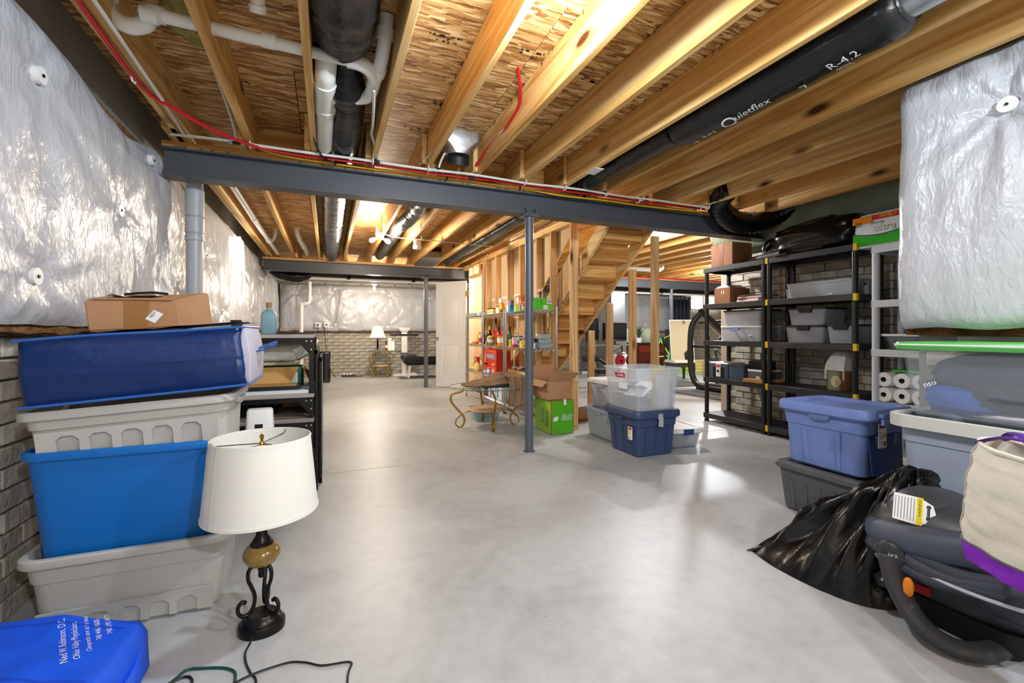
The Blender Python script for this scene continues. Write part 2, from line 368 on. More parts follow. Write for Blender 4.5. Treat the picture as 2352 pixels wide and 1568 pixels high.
for x, y, n in ((-.66, 2.55, 5), (-.62, 3.1, 5), (.02, 2.5, 6), (.5, 1.75, 5), (.47, 2.25, 5), (.5, 3.35, 4), (.62, 2.9, 4), (.95, 2.2, 4), (-.3, 5, 6), (.1, 5.6, 6), (.5, 7, 5), (-.7, 6.8, 6), (-.68, 5.2, 6), (.85, 5.3, 5), (1.35, 2.3, 4)):
    b = MB()
    for k in range(n * 3):                                      # illegible grade stamps, bars and boxes of ink
        u, v = rs.uniform(0, .035 * n), rs.choice((0, .022, .044)); w = rs.uniform(.004, .02)
        b.box(x + u, y + v, 2.5935, x + u + w, y + v + rs.uniform(.006, .018), 2.5945)
    tag(obj('grade_stamp', b, stamp, ce), 'illegible black ink grade stamp', kind='stuff')
b = MB()
for n in range(1, 10):                                          # nail points that missed the joists
    for k in range(14): 
        x = J0 + SP * n - .038 - rs.uniform(.002, .012); y = rs.uniform(1.0, 3.6)
        b.cyl((x, y, 2.594), (x, y, 2.594 - rs.uniform(.012, .03)), .0016, n=4)
obj('nail_point', b, blk_metal, ce, kind='stuff')

BR = [mesh('brick', MB().box(.005, 0, .005, .245, .014 + .004 * k, .077), brickm, .004, 0, 1) for k in range(3)]
def brick_wall(w, origin, ux, nrm, u0, u1, z0, z1, stuff=False):
    """courses of bricks on wall w; each brick a part"""
    b = MB(); o = Vector(origin); ux = Vector(ux); nr = Vector(nrm)
    rot = math.atan2(ux.y, ux.x)
    for j in range(int(z0 / .082), math.ceil(z1 / .082)):
        off = -(.125 if j % 2 else 0); i0 = math.floor((u0 - off) / .25); i = i0
        while off + i * .25 < u1:
            p = o + ux * (off + i * .25) + Vector((0, 0, j * .082))
            if stuff: b.v, b.f, b.m = b.v, b.f, b.m; d = .012 + .006 * rnd.random(); q = [p + ux * a + nr * c + Vector((0, 0, e)) for e in (.005, .077) for a, c in ((.005, 0), (.245, 0), (.245, d), (.005, d))]; b.hexa(q)
            else:
                m = obj('brick', rnd.choice(BR), brickm, w, loc=p); m.rotation_euler = (0, 0, rot + (0 if ux.cross(nr).z > 0 else 0))
                if ux.cross(nr).z < 0: m.scale = (1, -1, 1)
            i += 1
    if stuff: obj('brick_courses', b, brickm, w, kind='stuff', bev=0, smooth=0)
def wall(name, x0, y0, x1, y1, z1=2.6, m=mortar, label=None):
    return tag(obj(name, MB().box(x0, y0, 0, x1, y1, z1), m), label or 'cast brick-face basement wall', kind='structure')
wl = wall('wall_left', -1.4, -3.2, -1.13, 12.2)
brick_wall(wl, (-1.13, 0, 0), (0, 1, 0), (1, 0, 0), 1.0, 3.6, 0, 1.15)
brick_wall(wl, (-1.13, 0, 0), (0, 1, 0), (1, 0, 0), 3.75, 11.8, 0, 1.15, True)
wb = wall('wall_back', -1.4, 11.9, 13.4, 12.2)
brick_wall(wb, (0, 11.9, 0), (1, 0, 0), (0, -1, 0), -.6, 2.6, 0, 1.1)
brick_wall(wb, (0, 11.9, 0), (1, 0, 0), (0, -1, 0), 6.0, 12.8, 0, 1.1, True)
wr = wall('wall_right', 4.85, 1.42, 5.15, 4.42)
brick_wall(wr, (4.85, 0, 0), (0, 1, 0), (-1, 0, 0), 1.75, 4.2, 0, 2.25)
tag(obj('trim_1', MB().box(4.80, 4.34, 0, 4.86, 4.44, 2.35), mat('raw_trim', 'A59A8C', .7)), 'bare vertical trim board at the wall end', kind='structure')
wn = wall('wall_right_near', 2.95, -3.2, 5.15, 1.41)
brick_wall(wn, (2.95, 0, 0), (0, 1, 0), (-1, 0, 0), -.5, 1.2, 0, 1.2, True)
wall('wall_far_right', 13.1, 4.4, 13.4, 12.2, m=creamw, label='pale wall of the far room')
wall('wall_fitness', 5.15, 4.2, 13.4, 4.42, m=creamw, label='pale wall of the far room')
wall('wall_front', -1.4, -3.2, 5.15, -3.0, m=creamw, label='pale wall behind the camera')

# insulation blankets
def blanket(name, label, o, ux, nrm, L, z0, z1, pins, step=.03, sag=None, thick=.05, seed=0, fold=.05):
    o, ux, nr = Vector(o), Vector(ux), Vector(nrm); nu = int(L / step); nv = max(8, int((z1 - z0) / step))
    def fn(a, c):
        u = a * L; top = z1 + (sag(u) if sag else 0); z = z0 + c * (top - z0)
        d = .03 * nz(u * 1.3, z * .8, seed) + .022 * nz(u * 4, z * 1.2, seed + 5) + .012 * abs(nz(u * 9 + z * 3, z * 3, seed + 9))
        for k, (pu, pz) in enumerate(pins):
            du, dz = u - pu, z - pz; r = math.hypot(du, dz)
            if r < 1.0:
                th = math.atan2(dz, du)
                d += fold * math.exp(-r / .33) * (.45 * abs(math.sin(3.5 * th + k * 1.7 + 2 * nz(r * 2, k))) + .3 * abs(math.sin(7 * th + k))) * min(1, r / .08) - .03 * math.exp(-(r / .15) ** 2)
        e = min(c * (z1 - z0), (1 - c) * (z1 - z0)); e2 = min(a * L, (1 - a) * L)
        d -= .05 * math.exp(-e / .03) + .05 * math.exp(-e2 / .03)
        d = max(d, .028 - thick)
        return o + ux * (u + .01 * nz(z * 3, u, 3)) + nr * (thick + d) + Vector((0, 0, z + .012 * nz(u * 5, c * 3, seed)))
    t = thing(name, label, 'insulation')
    b = MB().grid(fn, nu, nv)
    obj('film', b, film, t, smooth=180)
    q = MB()                                                    # fibre batt behind the film
    q.grid(lambda a, c: o + ux * (a * L) + nr * (.012 + .02 * nz(a * L * 6, c)) + Vector((0, 0, z0 - .035 + c * (z1 - .06 - z0) + .02 * nz(a * L * 5, 4))), max(10, int(L / .06)), 2)
    q.grid(lambda a, c: o + ux * (a * L) + nr * (.012 + c * .05) + Vector((0, 0, z0 - .03 + .02 * nz(a * L * 5, 4))), max(10, int(L / .06)), 1)
    obj('batt', q, fibre, t, smooth=180, label='brown fibre batt edge')
    for pu, pz in pins:
        p = o + ux * pu + Vector((0, 0, pz)); b = MB().cyl(p + nr * (thick - .03), p + nr * (thick + .004), .034, n=18)
        w = obj('washer', b, white_pl, t); obj('pin', MB().cyl(p + nr * (thick + .004), p + nr * (thick + .009), .007, n=8), blk_metal, w)
    return t
def sagl(u):
    y = u - 1.0
    return -.03 - .05 * max(0, nz(y * 1.6, 2)) - (.10 * math.exp(-((y - 3.2) / .35) ** 2)) - .12 * math.exp(-((y - 4.6) / .5) ** 2) - (.02 if y < 8.6 else .1)
blanket('insulation_blanket', 'long crinkled white film insulation blanket on the left wall', (-1.10, -1.0, 0), (0, 1, 0), (1, 0, 0), 12.72, 1.11, 2.36,
        [(2.2, 1.95), (3.36, 2.10), (3.33, 1.30), (4.1, 1.75), (4.6, 2.2), (5.1, 1.35), (6.0, 1.8), (6.7, 1.3), (7.9, 1.9), (8.6, 1.35), (9.7, 2.0), (10.3, 1.3), (11.5, 1.9), (12.2, 1.4)], sag=sagl, seed=1)
blanket('insulation_blanket', 'white film insulation blanket with star folds across the back wall', (-1.03, 11.86, 0), (1, 0, 0), (0, -1, 0), 3.9, 1.10, 2.2,
        [(1.13, 2.02), (2.49, 2.0), (.35, 2.0), (2.45, 1.2), (1.2, 1.25), (3.5, 1.95)], seed=4, fold=.09)
blanket('insulation_blanket', 'white film insulation blanket behind the televisions in the far room', (5.6, 11.86, 0), (1, 0, 0), (0, -1, 0), 5.85, 1.10, 2.25,
        [(1.2, 2.0), (2.7, 1.9), (3.9, 1.3)], seed=6, step=.06)
blanket('insulation_blanket', 'thick white film insulation blanket on the near right wall', (2.92, -1.6, 0), (0, 1, 0), (-1, 0, 0), 3.05, 1.10, 2.40,
        [(2.62, 2.10), (1.4, 2.1), (2.0, 1.4)], seed=8, step=.02, thick=.11, fold=.06)
olive = mat('olive_batt', '7C8068', .9, bump=(30, .5, .02), vary=(6, '6A6E58'))
def roll(a, c):
    y = 1.5 + a * 2.85; th = c * 1.45
    return (4.83 - .34 * math.sin(th) - .02 * nz(y * 3, c * 3), y, 2.05 + .36 * (1 - math.cos(th)) + .03 * nz(y * 2.2, c * 2, 4) + (.05 if c > .9 else 0))
t = thing('insulation_batt', 'olive green fabric batt bulging along the top of the right wall', 'insulation')
obj('fabric', MB().grid(roll, 60, 12), olive, t, smooth=180)
obj('backing', MB().box(4.80, 1.5, 2.2, 4.848, 4.34, 2.355), olive, t)

# steel beams and posts
def beam(label, y, x0, x1):
    t = thing('steel_beam', label, 'beam', (x0, y + .07, 2.13))
    b = MB(); b.box(x0, y, 2.13, x1, y + .14, 2.142); b.box(x0, y, 2.31, x1, y + .14, 2.322); b.box(x0, y + .064, 2.142, x1, y + .076, 2.31)
    obj('i_section', b, steel, t, world=True)
    obj('nailer_plate', MB().box(x0, y - .002, 2.322, x1, y + .142, 2.3585), pine_x, t, world=True, bev=.002, seg=1)
    return t
bf = beam('dark grey steel I-beam crossing the near room', 3.64, -1.02, 4.84)
b = MB()
for k in range(60):
    x = rnd.uniform(-.95, 4.5); b.sphere((x, 3.638, 2.324), rnd.uniform(.004, .010), 6, 4, sc=(1.6, .3, .6))
obj('paint_drip', b, steel, bf, world=True, kind='stuff')
beam('slate grey steel I-beam farther back over the white door and far room', 8.65, -1.02, 13.05)
def post(label, x, y):
    t = thing('steel_post', label, 'post', (x, y, 0))
    obj('shaft', MB().cyl((0, 0, .006), (0, 0, 2.12), .0385, n=24), steel_lt, t)
    obj('cap_plate', MB().box(-.07, -.065, 2.118, .07, .065, 2.1295), steel_lt, t)
    for s in (-1, 1):
        obj('saddle_tab', MB().hexa([(s * .04 - .004, -.0605, 2.145), (s * .04 + .004, -.0605, 2.145), (s * .04 + .004, -.008, 2.145), (s * .04 - .004, -.008, 2.145),
                                     (s * .05 - .004, -.0605, 2.19), (s * .05 + .004, -.0605, 2.19), (s * .05 + .004, -.008, 2.19), (s * .05 - .004, -.008, 2.19)]), steel_lt, t)
    obj('base_plate', MB().lathe([(.055, 0), (.052, .006), (.03, .007)], n=16, cap=(1, 1)), steel_lt, t)
    return t
post('grey steel post standing nearest, under the near beam', 1.69, 3.71)
post('grey steel post beside the white door under the far beam', 1.77, 8.72)
post('grey steel post in front of the dark curtain in the far room', 7.8, 8.72)

# stair, stud wall, door
ws = tag(obj('wall_stair', MB().box(2.485, 4.34, 2.284, 2.575, 8.6, 2.3205), pine, bev=.002), 'open stud wall beside the stairs', kind='structure')
obj('top_plate', MB().box(2.485, 4.34, 2.3215, 2.575, 8.6, 2.358), pine, ws, bev=.002)
def stud(p, x, y, z0, z1, w=ws): obj('stud', MB().box(-.0445, -.019, z0, .0445, .019, z1), pine_z, w, bev=.002, seg=1, loc=(x, y, 0))
for y in (4.36, 4.84, 5.25, 5.77, 6.24, 6.77, 7.23, 7.40, 8.22): stud(0, 2.53, y, .04 if 7.4 > y else 0, 2.283)
obj('bottom_plate', MB().box(2.485, 4.33, 0, 2.575, 7.42, .038), pine, ws, bev=.002)
obj('header', MB().box(2.485, 7.42, 2.085, 2.575, 8.2, 2.125), pine, ws)
for y in (7.6, 7.95): stud(0, 2.53, y, 2.125, 2.283)
obj('drywall_panel', MB().hexa([(2.58, 4.40, 2.28), (2.595, 4.40, 2.28), (2.595, 7.42, .0), (2.58, 7.42, 0), (2.58, 4.40, 2.35), (2.595, 4.40, 2.35), (2.595, 7.42, 2.35), (2.58, 7.42, 2.35)]), drywall, ws)
b = MB()
for y0, y1 in ((5.8, 6.22), (6.26, 6.75), (6.79, 7.21)): b.box(2.5785, y0, 1.60, 2.5795, y1, 1.635)
obj('joint_tape', b, paper, ws, kind='stuff')
for s, (a, c) in enumerate(((7.42, 7.455), (8.165, 8.2))): obj('door_jamb', MB().box(2.48, a, 0, 2.58, c, 2.085), mat('primed_wood', 'EADFC8', .5), ws)
obj('closet_panel', MB().box(3.16, 6.9, 0, 3.18, 8.62, 2.355).box(2.6, 8.55, 0, 3.16, 8.57, 2.355).box(2.6, 6.9, 0, 3.16, 6.92, 2.355), creamw, ws, label='lit cream panel inside the doorway')
w2 = tag(thing('wall_stair_right', None, None), 'row of studs on the open side of the stairs', kind='structure')
SLP = -.797
def zs(y): return 2.13 + SLP * (y - 3.87)
for y in (3.885, 4.267, 4.723, 5.149): stud(0, 3.25, y, 0, (2.125 if y < 3.8 else min(2.126, zs(y - .02) - .03)), w2)
st = thing('staircase', 'bare wooden stairs seen from below, climbing toward the near beam', 'stairs', (2.9, 5, 0))
for x in (2.615, 3.165):
    obj('stringer', MB().add([(x + d, y, z) for d in (0, .036) for y, z in ((3.80, zs(3.80)), (6.53, .01), (6.53, .30), (6.2, zs(6.2) + .30), (3.80, 2.35))],
                             [(0, 1, 2, 3, 4), (9, 8, 7, 6, 5), (0, 5, 6, 1), (1, 6, 7, 2), (2, 7, 8, 3), (3, 8, 9, 4), (4, 9, 5, 0)]), pine, st, world=True)
obj('skirt_board', MB().add([(2.598 + d, y, z) for d in (0, .014) for y, z in ((4.38, zs(4.38)), (6.6, zs(6.6)), (6.6, zs(6.6) + .42), (4.38, zs(4.38) + .42))],
                            [(0, 1, 2, 3), (7, 6, 5, 4), (0, 4, 5, 1), (1, 5, 6, 2), (2, 6, 7, 3), (3, 7, 4, 0)]), osb, st, world=True)
run = .239; rise = .1905
for k in range(12):
    y = 6.635 - k * run; z = rise * (k + 1)
    if z > 2.33: break
    obj('tread', MB().box(2.652, y - run - .012, z - .036, 3.164, y + .02, z), pine_x, st, world=True, bev=.003, seg=1)
    obj('riser', MB().box(2.652, y - run - .013, z, 3.164, y - run + .006, min(z + rise - .037, 2.352)), pine_x, st, world=True)
dr = tag(thing('door_1', 'white moulded two-panel interior door standing ajar', None, (2.43, 8.19, 0), math.atan2(8.73 - 8.19, 1.97 - 2.43)), kind='structure')
dw = mat('door_white', 'E6E5E2', .4)
def door_face(y, s):
    b = MB(); Wd, H = .70, 2.03
    def pan(x0, z0, x1, z1, arch):
        n = 12; pts = [(x0, z0), (x1, z0), (x1, z1)]
        if arch: pts += [(x1 - (x1 - x0) * i / n, z1 + .07 * math.sin(math.pi * i / n)) for i in range(1, n)]
        pts += [(x0, z1)]; cx, cz = (x0 + x1) / 2, (z0 + z1) / 2
        rg = [[(cx + (x - cx) * f, y + s * d, cz + (z - cz) * g) for x, z in pts] for f, g, d in ((1, 1, 0), (.95, .975, .007), (.90, .95, .0), (.84, .92, -.0), (.80, .9, .004))]
        b.loft(rg, (0, 1))
    pan(.12, 1.0, Wd - .12, 1.72, True); pan(.12, .2, Wd - .12, .84, False); return b
obj('leaf', MB().box(0, -.0175, .012, .70, .0175, 2.045), dw, dr, bev=.002)
for s in (-1, 1): obj('raised_panel', door_face(s * .0176, s), dw, dr)
kb = obj('knob', MB().lathe([(.024, 0), (.024, .006), (.011, .01), (.011, .03), (.026, .042), (.029, .055), (.02, .066), (.001, .07)], n=18).xf(Matrix.Rotation(R(90), 4, 'X') @ Matrix.Identity(4)).xf(Matrix.Translation((.645, -.018, .95))), chrome, dr)
obj('knob', MB().lathe([(.024, 0), (.024, .006), (.011, .01), (.011, .03), (.026, .042), (.029, .055), (.02, .066), (.001, .07)], n=18).xf(Matrix.Rotation(R(-90), 4, 'X')).xf(Matrix.Translation((.645, .018, .95))), chrome, dr)
for z in (.25, 1.02, 1.80): obj('hinge', MB().box(-.02, -.03, z - .05, .0, .03, z + .05), brass, dr)
# windows
def pane(name, label, pts, n, m):
    t = tag(thing(name, None, None), label, kind='structure'); n = Vector(n)
    obj('pane', MB().add(pts, [tuple(range(len(pts)))]), m, t); return t
sky = mat('daylight_pane', 'FFFFFF', .5, emit=7)
w1 = pane('window_1', 'small bright window glimpsed through the torn left blanket', [(-1.005, 6.25, 2.22), (-1.005, 6.3, 1.98), (-1.005, 6.45, 1.90), (-1.005, 6.6, 1.86), (-1.005, 6.72, 1.72), (-1.005, 6.8, 1.78), (-1.005, 6.78, 2.05), (-1.005, 6.7, 2.24), (-1.005, 6.5, 2.25)], (1, 0, 0), sky)
obj('frame', MB().box(-1.02, 6.42, 1.9, -.995, 6.46, 2.26), white_pl, w1)
w3 = pane('window_2', 'bright basement window at the right of the dark curtain', [(11.35, 11.78, 1.85), (12.7, 11.78, 1.85), (12.7, 11.78, 2.32), (11.35, 11.78, 2.32)], (0, -1, 0), sky)
b = MB()
for x in (11.3, 11.85, 12.7): b.box(x, 11.74, 1.82, x + .05, 11.80, 2.36)
for z in (1.81, 2.32): b.box(11.3, 11.74, z, 12.75, 11.80, z + .04)
obj('frame', b, white_pl, w3)
# ---------------------------------------------------------------- lamps
porc = mat('porcelain', 'F2F0EC', .25)
bulb_m = {k: mat('glow_' + k, LAMPS[k][4], .3, emit=28) for k in LAMPS}
def bulb_fixture(key, label, name='bulb_fixture', twin=False, drop=.0, shown=True):
    x, y, z, w, c = LAMPS[key]; t = thing(name, label, 'lamp', (x, y, z))
    top = 2.594 - z if not drop else drop
    obj('socket', MB().lathe([(.001, .052), (.05, .052), (.055, .072), (.055, .10), (.04, .115), (.001, .116)], n=20), porc, t)
    if top > .12: obj('junction_box', MB().rr([(.1165, .045, .045, .015), (min(.17, top), .045, .045, .015)], k=3), mat('box_plastic', 'DAD8D0', .5), t)
    prof = [(.001, -.062), (.018, -.056), (.028, -.04), (.031, -.022), (.027, -.002), (.016, .02), (.0135, .05)]
    for s in ((-1, 1) if twin else (0,)):
        b = MB().lathe(prof, n=16)
        if s: b.xf(Matrix.Translation((s * .03, 0, .03)) @ Matrix.Rotation(s * R(-62), 4, 'Y') @ Matrix.Translation((0, 0, -.055)))
        o = obj('bulb', b, bulb_m[key], t, smooth=180)
        o.visible_shadow = True
        ld = bpy.data.lights.new('bulb_light', 'POINT'); ld.energy = w / (2 if twin else 1); ld.color = c; ld.shadow_soft_size = .05
        lo = bpy.data.objects.new('bulb_light', ld); COL.objects.link(lo); lo.parent = t; lo.location = (s * .11, 0, -.03 if s else -.10)
    return t
bulb_fixture('front', 'bare lit bulb in a ceiling socket nearest the camera')
bulb_fixture('behind', 'added unseen fill bulb farthest behind the camera')  # added out of view to brighten the front of the room
bulb_fixture('store_fill', 'added fill bulb hidden behind the near beam by the shelving units')  # added where the beam hides it, to brighten the shelf wall
bulb_fixture('side', 'added unseen fill bulb behind the camera on the right')  # extra fill from the right, added out of view
bulb_fixture('middle', 'pair of glaring bulbs on a white socket in the middle room', twin=True)
bulb_fixture('rear', 'bare lit bulb near the back wall', drop=0)
bulb_fixture('far', 'pair of lit bulbs beside the grey duct in the far room', twin=True)
bulb_fixture('closet', 'lit bulb inside the doorway', )
bulb_fixture('fitness', 'lit bulb above the exercise machine')
# ---------------------------------------------------------------- services between and under the joists
def pipe(name, pts, r, m, parent, n=14, k=0, **kw):
    return obj(name, MB().tube(smoothpts(pts, k) if k else pts, r, n), m, parent, world=True, **kw)
def coupling(p0, p1, r, m, parent, name='coupling'): return pipe(name, [p0, p1], r, m, parent, 18)
Y0, Z0 = 2.36, 2.43
t = thing('drain_pipe', 'white plastic drain with a trap, running across the joists to a fat branch pipe', 'pipe', (-.3, Y0, Z0))
pipe('cross_pipe', [(-.66, Y0, Z0 + .01), (.10, Y0, Z0 - .01)], .027, pvc, t)
pipe('trap', [(-.87, 2.42, 2.57), (-.87, 2.42, 2.47), (-.845, 2.42, 2.425), (-.79, 2.42, 2.402), (-.735, 2.42, 2.425), (-.715, 2.40, 2.46), (-.69, 2.37, 2.452), (-.65, Y0, Z0 + .01)], .034, pvc, t, 18, 5)
for x in (-.70, -.25): coupling((x - .03, Y0, Z0 + .004), (x + .03, Y0, Z0 + .003), .033, pvc, t)
coupling((-.87, 2.42, 2.50), (-.87, 2.42, 2.545), .041, pvc, t, 'trap_nut'); coupling((-.72, 2.405, 2.445), (-.712, 2.398, 2.472), .041, pvc, t, 'trap_nut')
pipe('elbow', [(.09, Y0, Z0 - .008), (.15, Y0, Z0 - .012), (.20, 2.39, Z0 - .018), (.225, 2.45, Z0 - .02)], .035, pvc, t, 16, 5)
pipe('riser', [(.262, 2.21, 2.594), (.258, 2.24, 2.52), (.25, 2.33, 2.45), (.237, 2.42, 2.425), (.228, 2.56, 2.415)], .034, pvc, t, 16, 5)
coupling((.259, 2.23, 2.545), (.257, 2.25, 2.50), .041, pvc, t); coupling((.243, 2.38, 2.434), (.236, 2.43, 2.424), .041, pvc, t)
pipe('branch', [(.228, 2.52, 2.415), (.22, 2.62, 2.41), (.19, 2.67, 2.405), (.12, 2.69, 2.40), (0, 2.72, 2.395)], .034, pvc, t, 16, 5)
coupling((.10, 2.695, 2.40), (.13, 2.688, 2.401), .041, pvc, t)
pipe('main_pipe', [(-.005, 2.44, 2.50), (-.008, 2.50, 2.44), (-.012, 2.62, 2.41), (-.02, 3.46, 2.40)], .052, pvc, t, 20, 4)
for y in (2.58, 2.84): coupling((-.012, y, 2.413 if y < 2.7 else 2.404), (-.014, y + .05, 2.41 if y < 2.7 else 2.404), .06, pvc, t)
coupling((-.013, 2.62, 2.408), (-.015, 2.84, 2.405), .057, pvc, t, 'wye')
t = thing('pipe_stub', 'short white pipe stub poking down through the subfloor', 'pipe', (-.28, 2.23, 2.5))
pipe('stub', [(-.28, 2.20, 2.595), (-.28, 2.215, 2.52), (-.28, 2.235, 2.485)], .03, pvc, t); coupling((-.28, 2.222, 2.50), (-.28, 2.24, 2.478), .035, pvc, t, 'stub_cap')
wool = mat('yellow_wool', 'A8A05A', .95, bump=(45, 1, .02), vary=(16, '7E7838'))
for i, (x, y, s, lb) in enumerate(((-.60, 2.55, (.10, .20, .035), 'tuft of yellow mineral wool beside the drain pipe'), (-.78, 2.30, (.07, .16, .03), 'tuft of yellow mineral wool behind the drain trap'))):
    b = MB().sphere((0, 0, 0), 1, 20, 12)
    b.v = [(px * s[0] * (1 + .5 * nz(px * 2, py * 2, pz * 2 + i)), py * s[1] * (1 + .4 * nz(px * 2, py * 3, pz + 7)), pz * s[2] * (1 + .6 * nz(px * 4, py * 4, i))) for px, py, pz in b.v]
    tag(obj('mineral_wool', b, wool, loc=(x, y, 2.565), smooth=180), lb, 'insulation')
def flex(name, label, pts, m, rib=.012, every=.045, cat='duct', bands=(), n=20):
    """flexible duct: pts = (x, y, z, r)"""
    P = smoothpts([Vector(p[:3]) for p in pts], 1); L = [0]
    Q = [(Vector(p[:3]), p[3]) for p in pts]; dense = smoothpts([q[0] for q in Q], 14); rr = []
    for i in range(len(dense)):
        a = i / 14; k = min(int(a), len(Q) - 2); f = a - k; f = f * f * (3 - 2 * f); rr.append(Q[k][1] * (1 - f) + Q[k + 1][1] * f)
    t = thing(name, label, cat, pts[len(pts) // 2][:3]); b = MB(); b.tube(dense, 1.0, n)
    K = len(dense); o = []; s = 0
    for k in range(K):
        if k: s += (dense[k] - dense[k - 1]).length
        for i in range(n):
            v = Vector(b.v[k * n + i]); d = v - dense[k]; a = 2 * math.pi * i / n
            w = 1 + rib * math.sin(s / every * 6.283) * 3 + .05 * nz(s * 9, math.sin(a) * 2, math.cos(a) * 2) + .03 * nz(s * 30, a * 2)
            o.append(tuple(dense[k] + d * rr[k] * w))
    b.v = o; obj('sleeve', b, m, t, world=True, smooth=180)
    for p0, p1, r in bands: pipe('clamp_band', [p0, p1], r, m, t, 20)
    return t
flex('flexible_duct', 'fat black flexible duct pinched over the white drain pipe', [(.06, 1.2, 2.45, .15), (.06, 1.9, 2.45, .145), (.065, 2.2, 2.47, .13), (.075, 2.37, 2.535, .055), (.085, 2.5, 2.52, .07), (.09, 2.68, 2.46, .11), (.105, 2.80, 2.47, .10), (.11, 3.0, 2.475, .105), (.11, 3.6, 2.47, .11), (.11, 3.9, 2.47, .11)], ductblk)
flex('flexible_duct', 'silver and black flexible duct running down the middle room beside the left pipes', [(.07, 4.0, 2.47, .11), (.07, 4.6, 2.46, .12), (.07, 5.6, 2.46, .115), (.07, 6.4, 2.46, .12), (.07, 7.4, 2.45, .115), (.07, 8.55, 2.46, .12)], ductsil, .016)
flex('flexible_duct', 'silver elbow duct above the pair of glaring bulbs', [(.95, 4.75, 2.50, .08), (.93, 5.2, 2.46, .09), (.87, 5.55, 2.42, .095), (.86, 5.75, 2.43, .085), (.87, 6.2, 2.47, .075), (.88, 7.2, 2.47, .08), (.88, 8.55, 2.47, .08)], ductsil, .02)
flex('flexible_duct', 'ribbed dark duct tucked beside the open stud wall', [(2.12, 4.0, 2.48, .095), (2.12, 5.0, 2.46, .10), (2.12, 6.0, 2.45, .10), (2.12, 7.2, 2.46, .10), (2.11, 8.5, 2.46, .10)], mat('grey_duct_film', '3A3C3E', .3, .5, bump=(30, .4, .012)), .02, .035)
DX, DZ, DR = 2.15, 2.425, .128
t = flex('flexible_duct', 'black flexible duct with white printed lettering between the right joists', [(DX, 1.06, DZ, .10), (DX, 1.12, DZ, DR * 1.05), (DX, 1.3, DZ, DR), (DX, 1.8, DZ, DR), (DX, 2.25, DZ, DR * .98), (DX, 2.34, DZ + .01, .085), (DX, 2.42, DZ + .015, .10), (DX, 2.9, DZ + .02, .10), (DX, 3.4, DZ + .02, .10), (DX, 3.85, DZ + .03, .10)], ductblk, .002, .05)
pipe('metal_collar', [(DX, .1, DZ), (DX, 1.10, DZ)], .085, galv, t, 24, label='bright metal pipe end')
pipe('cable_tie', [(DX + .115 * math.sin(a), 1.115, DZ - .115 * math.cos(a)) for a in [R(x) for x in range(-120, 121, 15)]], .006, white_pl, t, 6, label='white cable tie')
def on_duct(y0, th0, r=DR * 1.09): return lambda x, y: (DX - r * math.sin(R(th0) + y / r), y0 - x, DZ - r * math.cos(R(th0) + y / r))
for s_, sz, y0, th, kw in (('R-4.2', .045, 2.13, -8, {}), ('Q', .13, 1.99, -14, dict(shear=.3)), ('uietflex', .075, 1.885, 0, dict(shear=.35)), ('7', .07, 2.22, -22, {}), ('7', .075, 1.52, -20, {}), ('R-4.2', .062, 1.36, 4, {}), ('ASTM\nC-518', .026, 1.35, -10, {})):
    text('lettering', s_, sz, ink_w, t, 0, 0, 0, fn=on_duct(y0, th), **kw)
obj('tag', MB().box(1.925, 2.98, 2.352, 2.0, 3.12, 2.357), paper, t, world=True, label='white paper tag')
flex('flexible_duct', 'black duct bend sagging over the near beam at the right', [(3.60, 3.20, 2.47, .10), (3.66, 3.42, 2.40, .105), (3.84, 3.50, 2.29, .11), (4.10, 3.52, 2.245, .11), (4.35, 3.50, 2.27, .105), (4.52, 3.35, 2.36, .095), (4.6, 3.1, 2.46, .08)], bagblk, .012, .06)
t = thing('duct_boot', 'rounded bright metal duct boot with a black ring above the near beam', 'duct', (.90, 3.42, 2.4))
obj('boot', MB().rr([(2.594, .15, .10, .03), (2.53, .15, .10, .03), (2.47, .10, .09, .05), (2.43, .09, .085, .08)], (.93, 3.36), 5), galv, t, world=True)
pipe('ring', [(.93, 3.36, 2.43), (.93, 3.38, 2.375)], .088, black, t, 20)
t = thing('duct_boot', 'flat grey metal duct dropping onto the far beam', 'duct', (1.72, 8.3, 2.35))
obj('boot', MB().hexa([(1.53, 7.9, 2.36), (1.88, 7.9, 2.36), (1.88, 8.645, 2.33), (1.53, 8.645, 2.33), (1.53, 7.9, 2.50), (1.88, 7.9, 2.50), (1.88, 8.645, 2.50), (1.53, 8.645, 2.50)]), galv, t, world=True)
t = thing('trunk_duct', 'long dark sheet metal trunk duct hung beyond the far beam', 'duct', (1, 9.5, 2.2))
dkm = mat('dark_sheet_metal', '4A4744', .35, .6)
obj('trunk', MB().box(-.55, 9.3, 2.12, 3.4, 9.75, 2.33), dkm, t, world=True)
for y in (9.29, 9.75): obj('edge_seam', MB().box(-.95, y, 2.07, 3.42, y + .012, 2.122), white_pl, t, world=True)
for x in (.35, 1.6): obj('hanger_strap', MB().box(x, 9.27, 2.09, x + .06, 9.77, 2.359), blk_metal, t, world=True)
t = thing('trunk_duct', 'dark sheet metal trunk duct hung beyond the far beam in the far room', 'duct', (8, 9.5, 2.2))
obj('trunk', MB().box(6.2, 9.3, 2.08, 12, 9.75, 2.33), dkm, t, world=True)
obj('edge_seam', MB().box(6.2, 9.29, 2.04, 12, 9.302, 2.08), white_pl, t, world=True)
flex('flexible_duct', 'black bagged duct end hanging under the far beam at the left', [(-.95, 9.2, 2.2, .06), (-.8, 9.2, 2.14, .10), (-.55, 9.2, 2.10, .11), (-.4, 9.22, 2.12, .09), (-.28, 9.25, 2.2, .06)], bagblk)
foil = mat('foil_batt', 'C9C6C0', .3, .7, bump=(24, 1, .04))
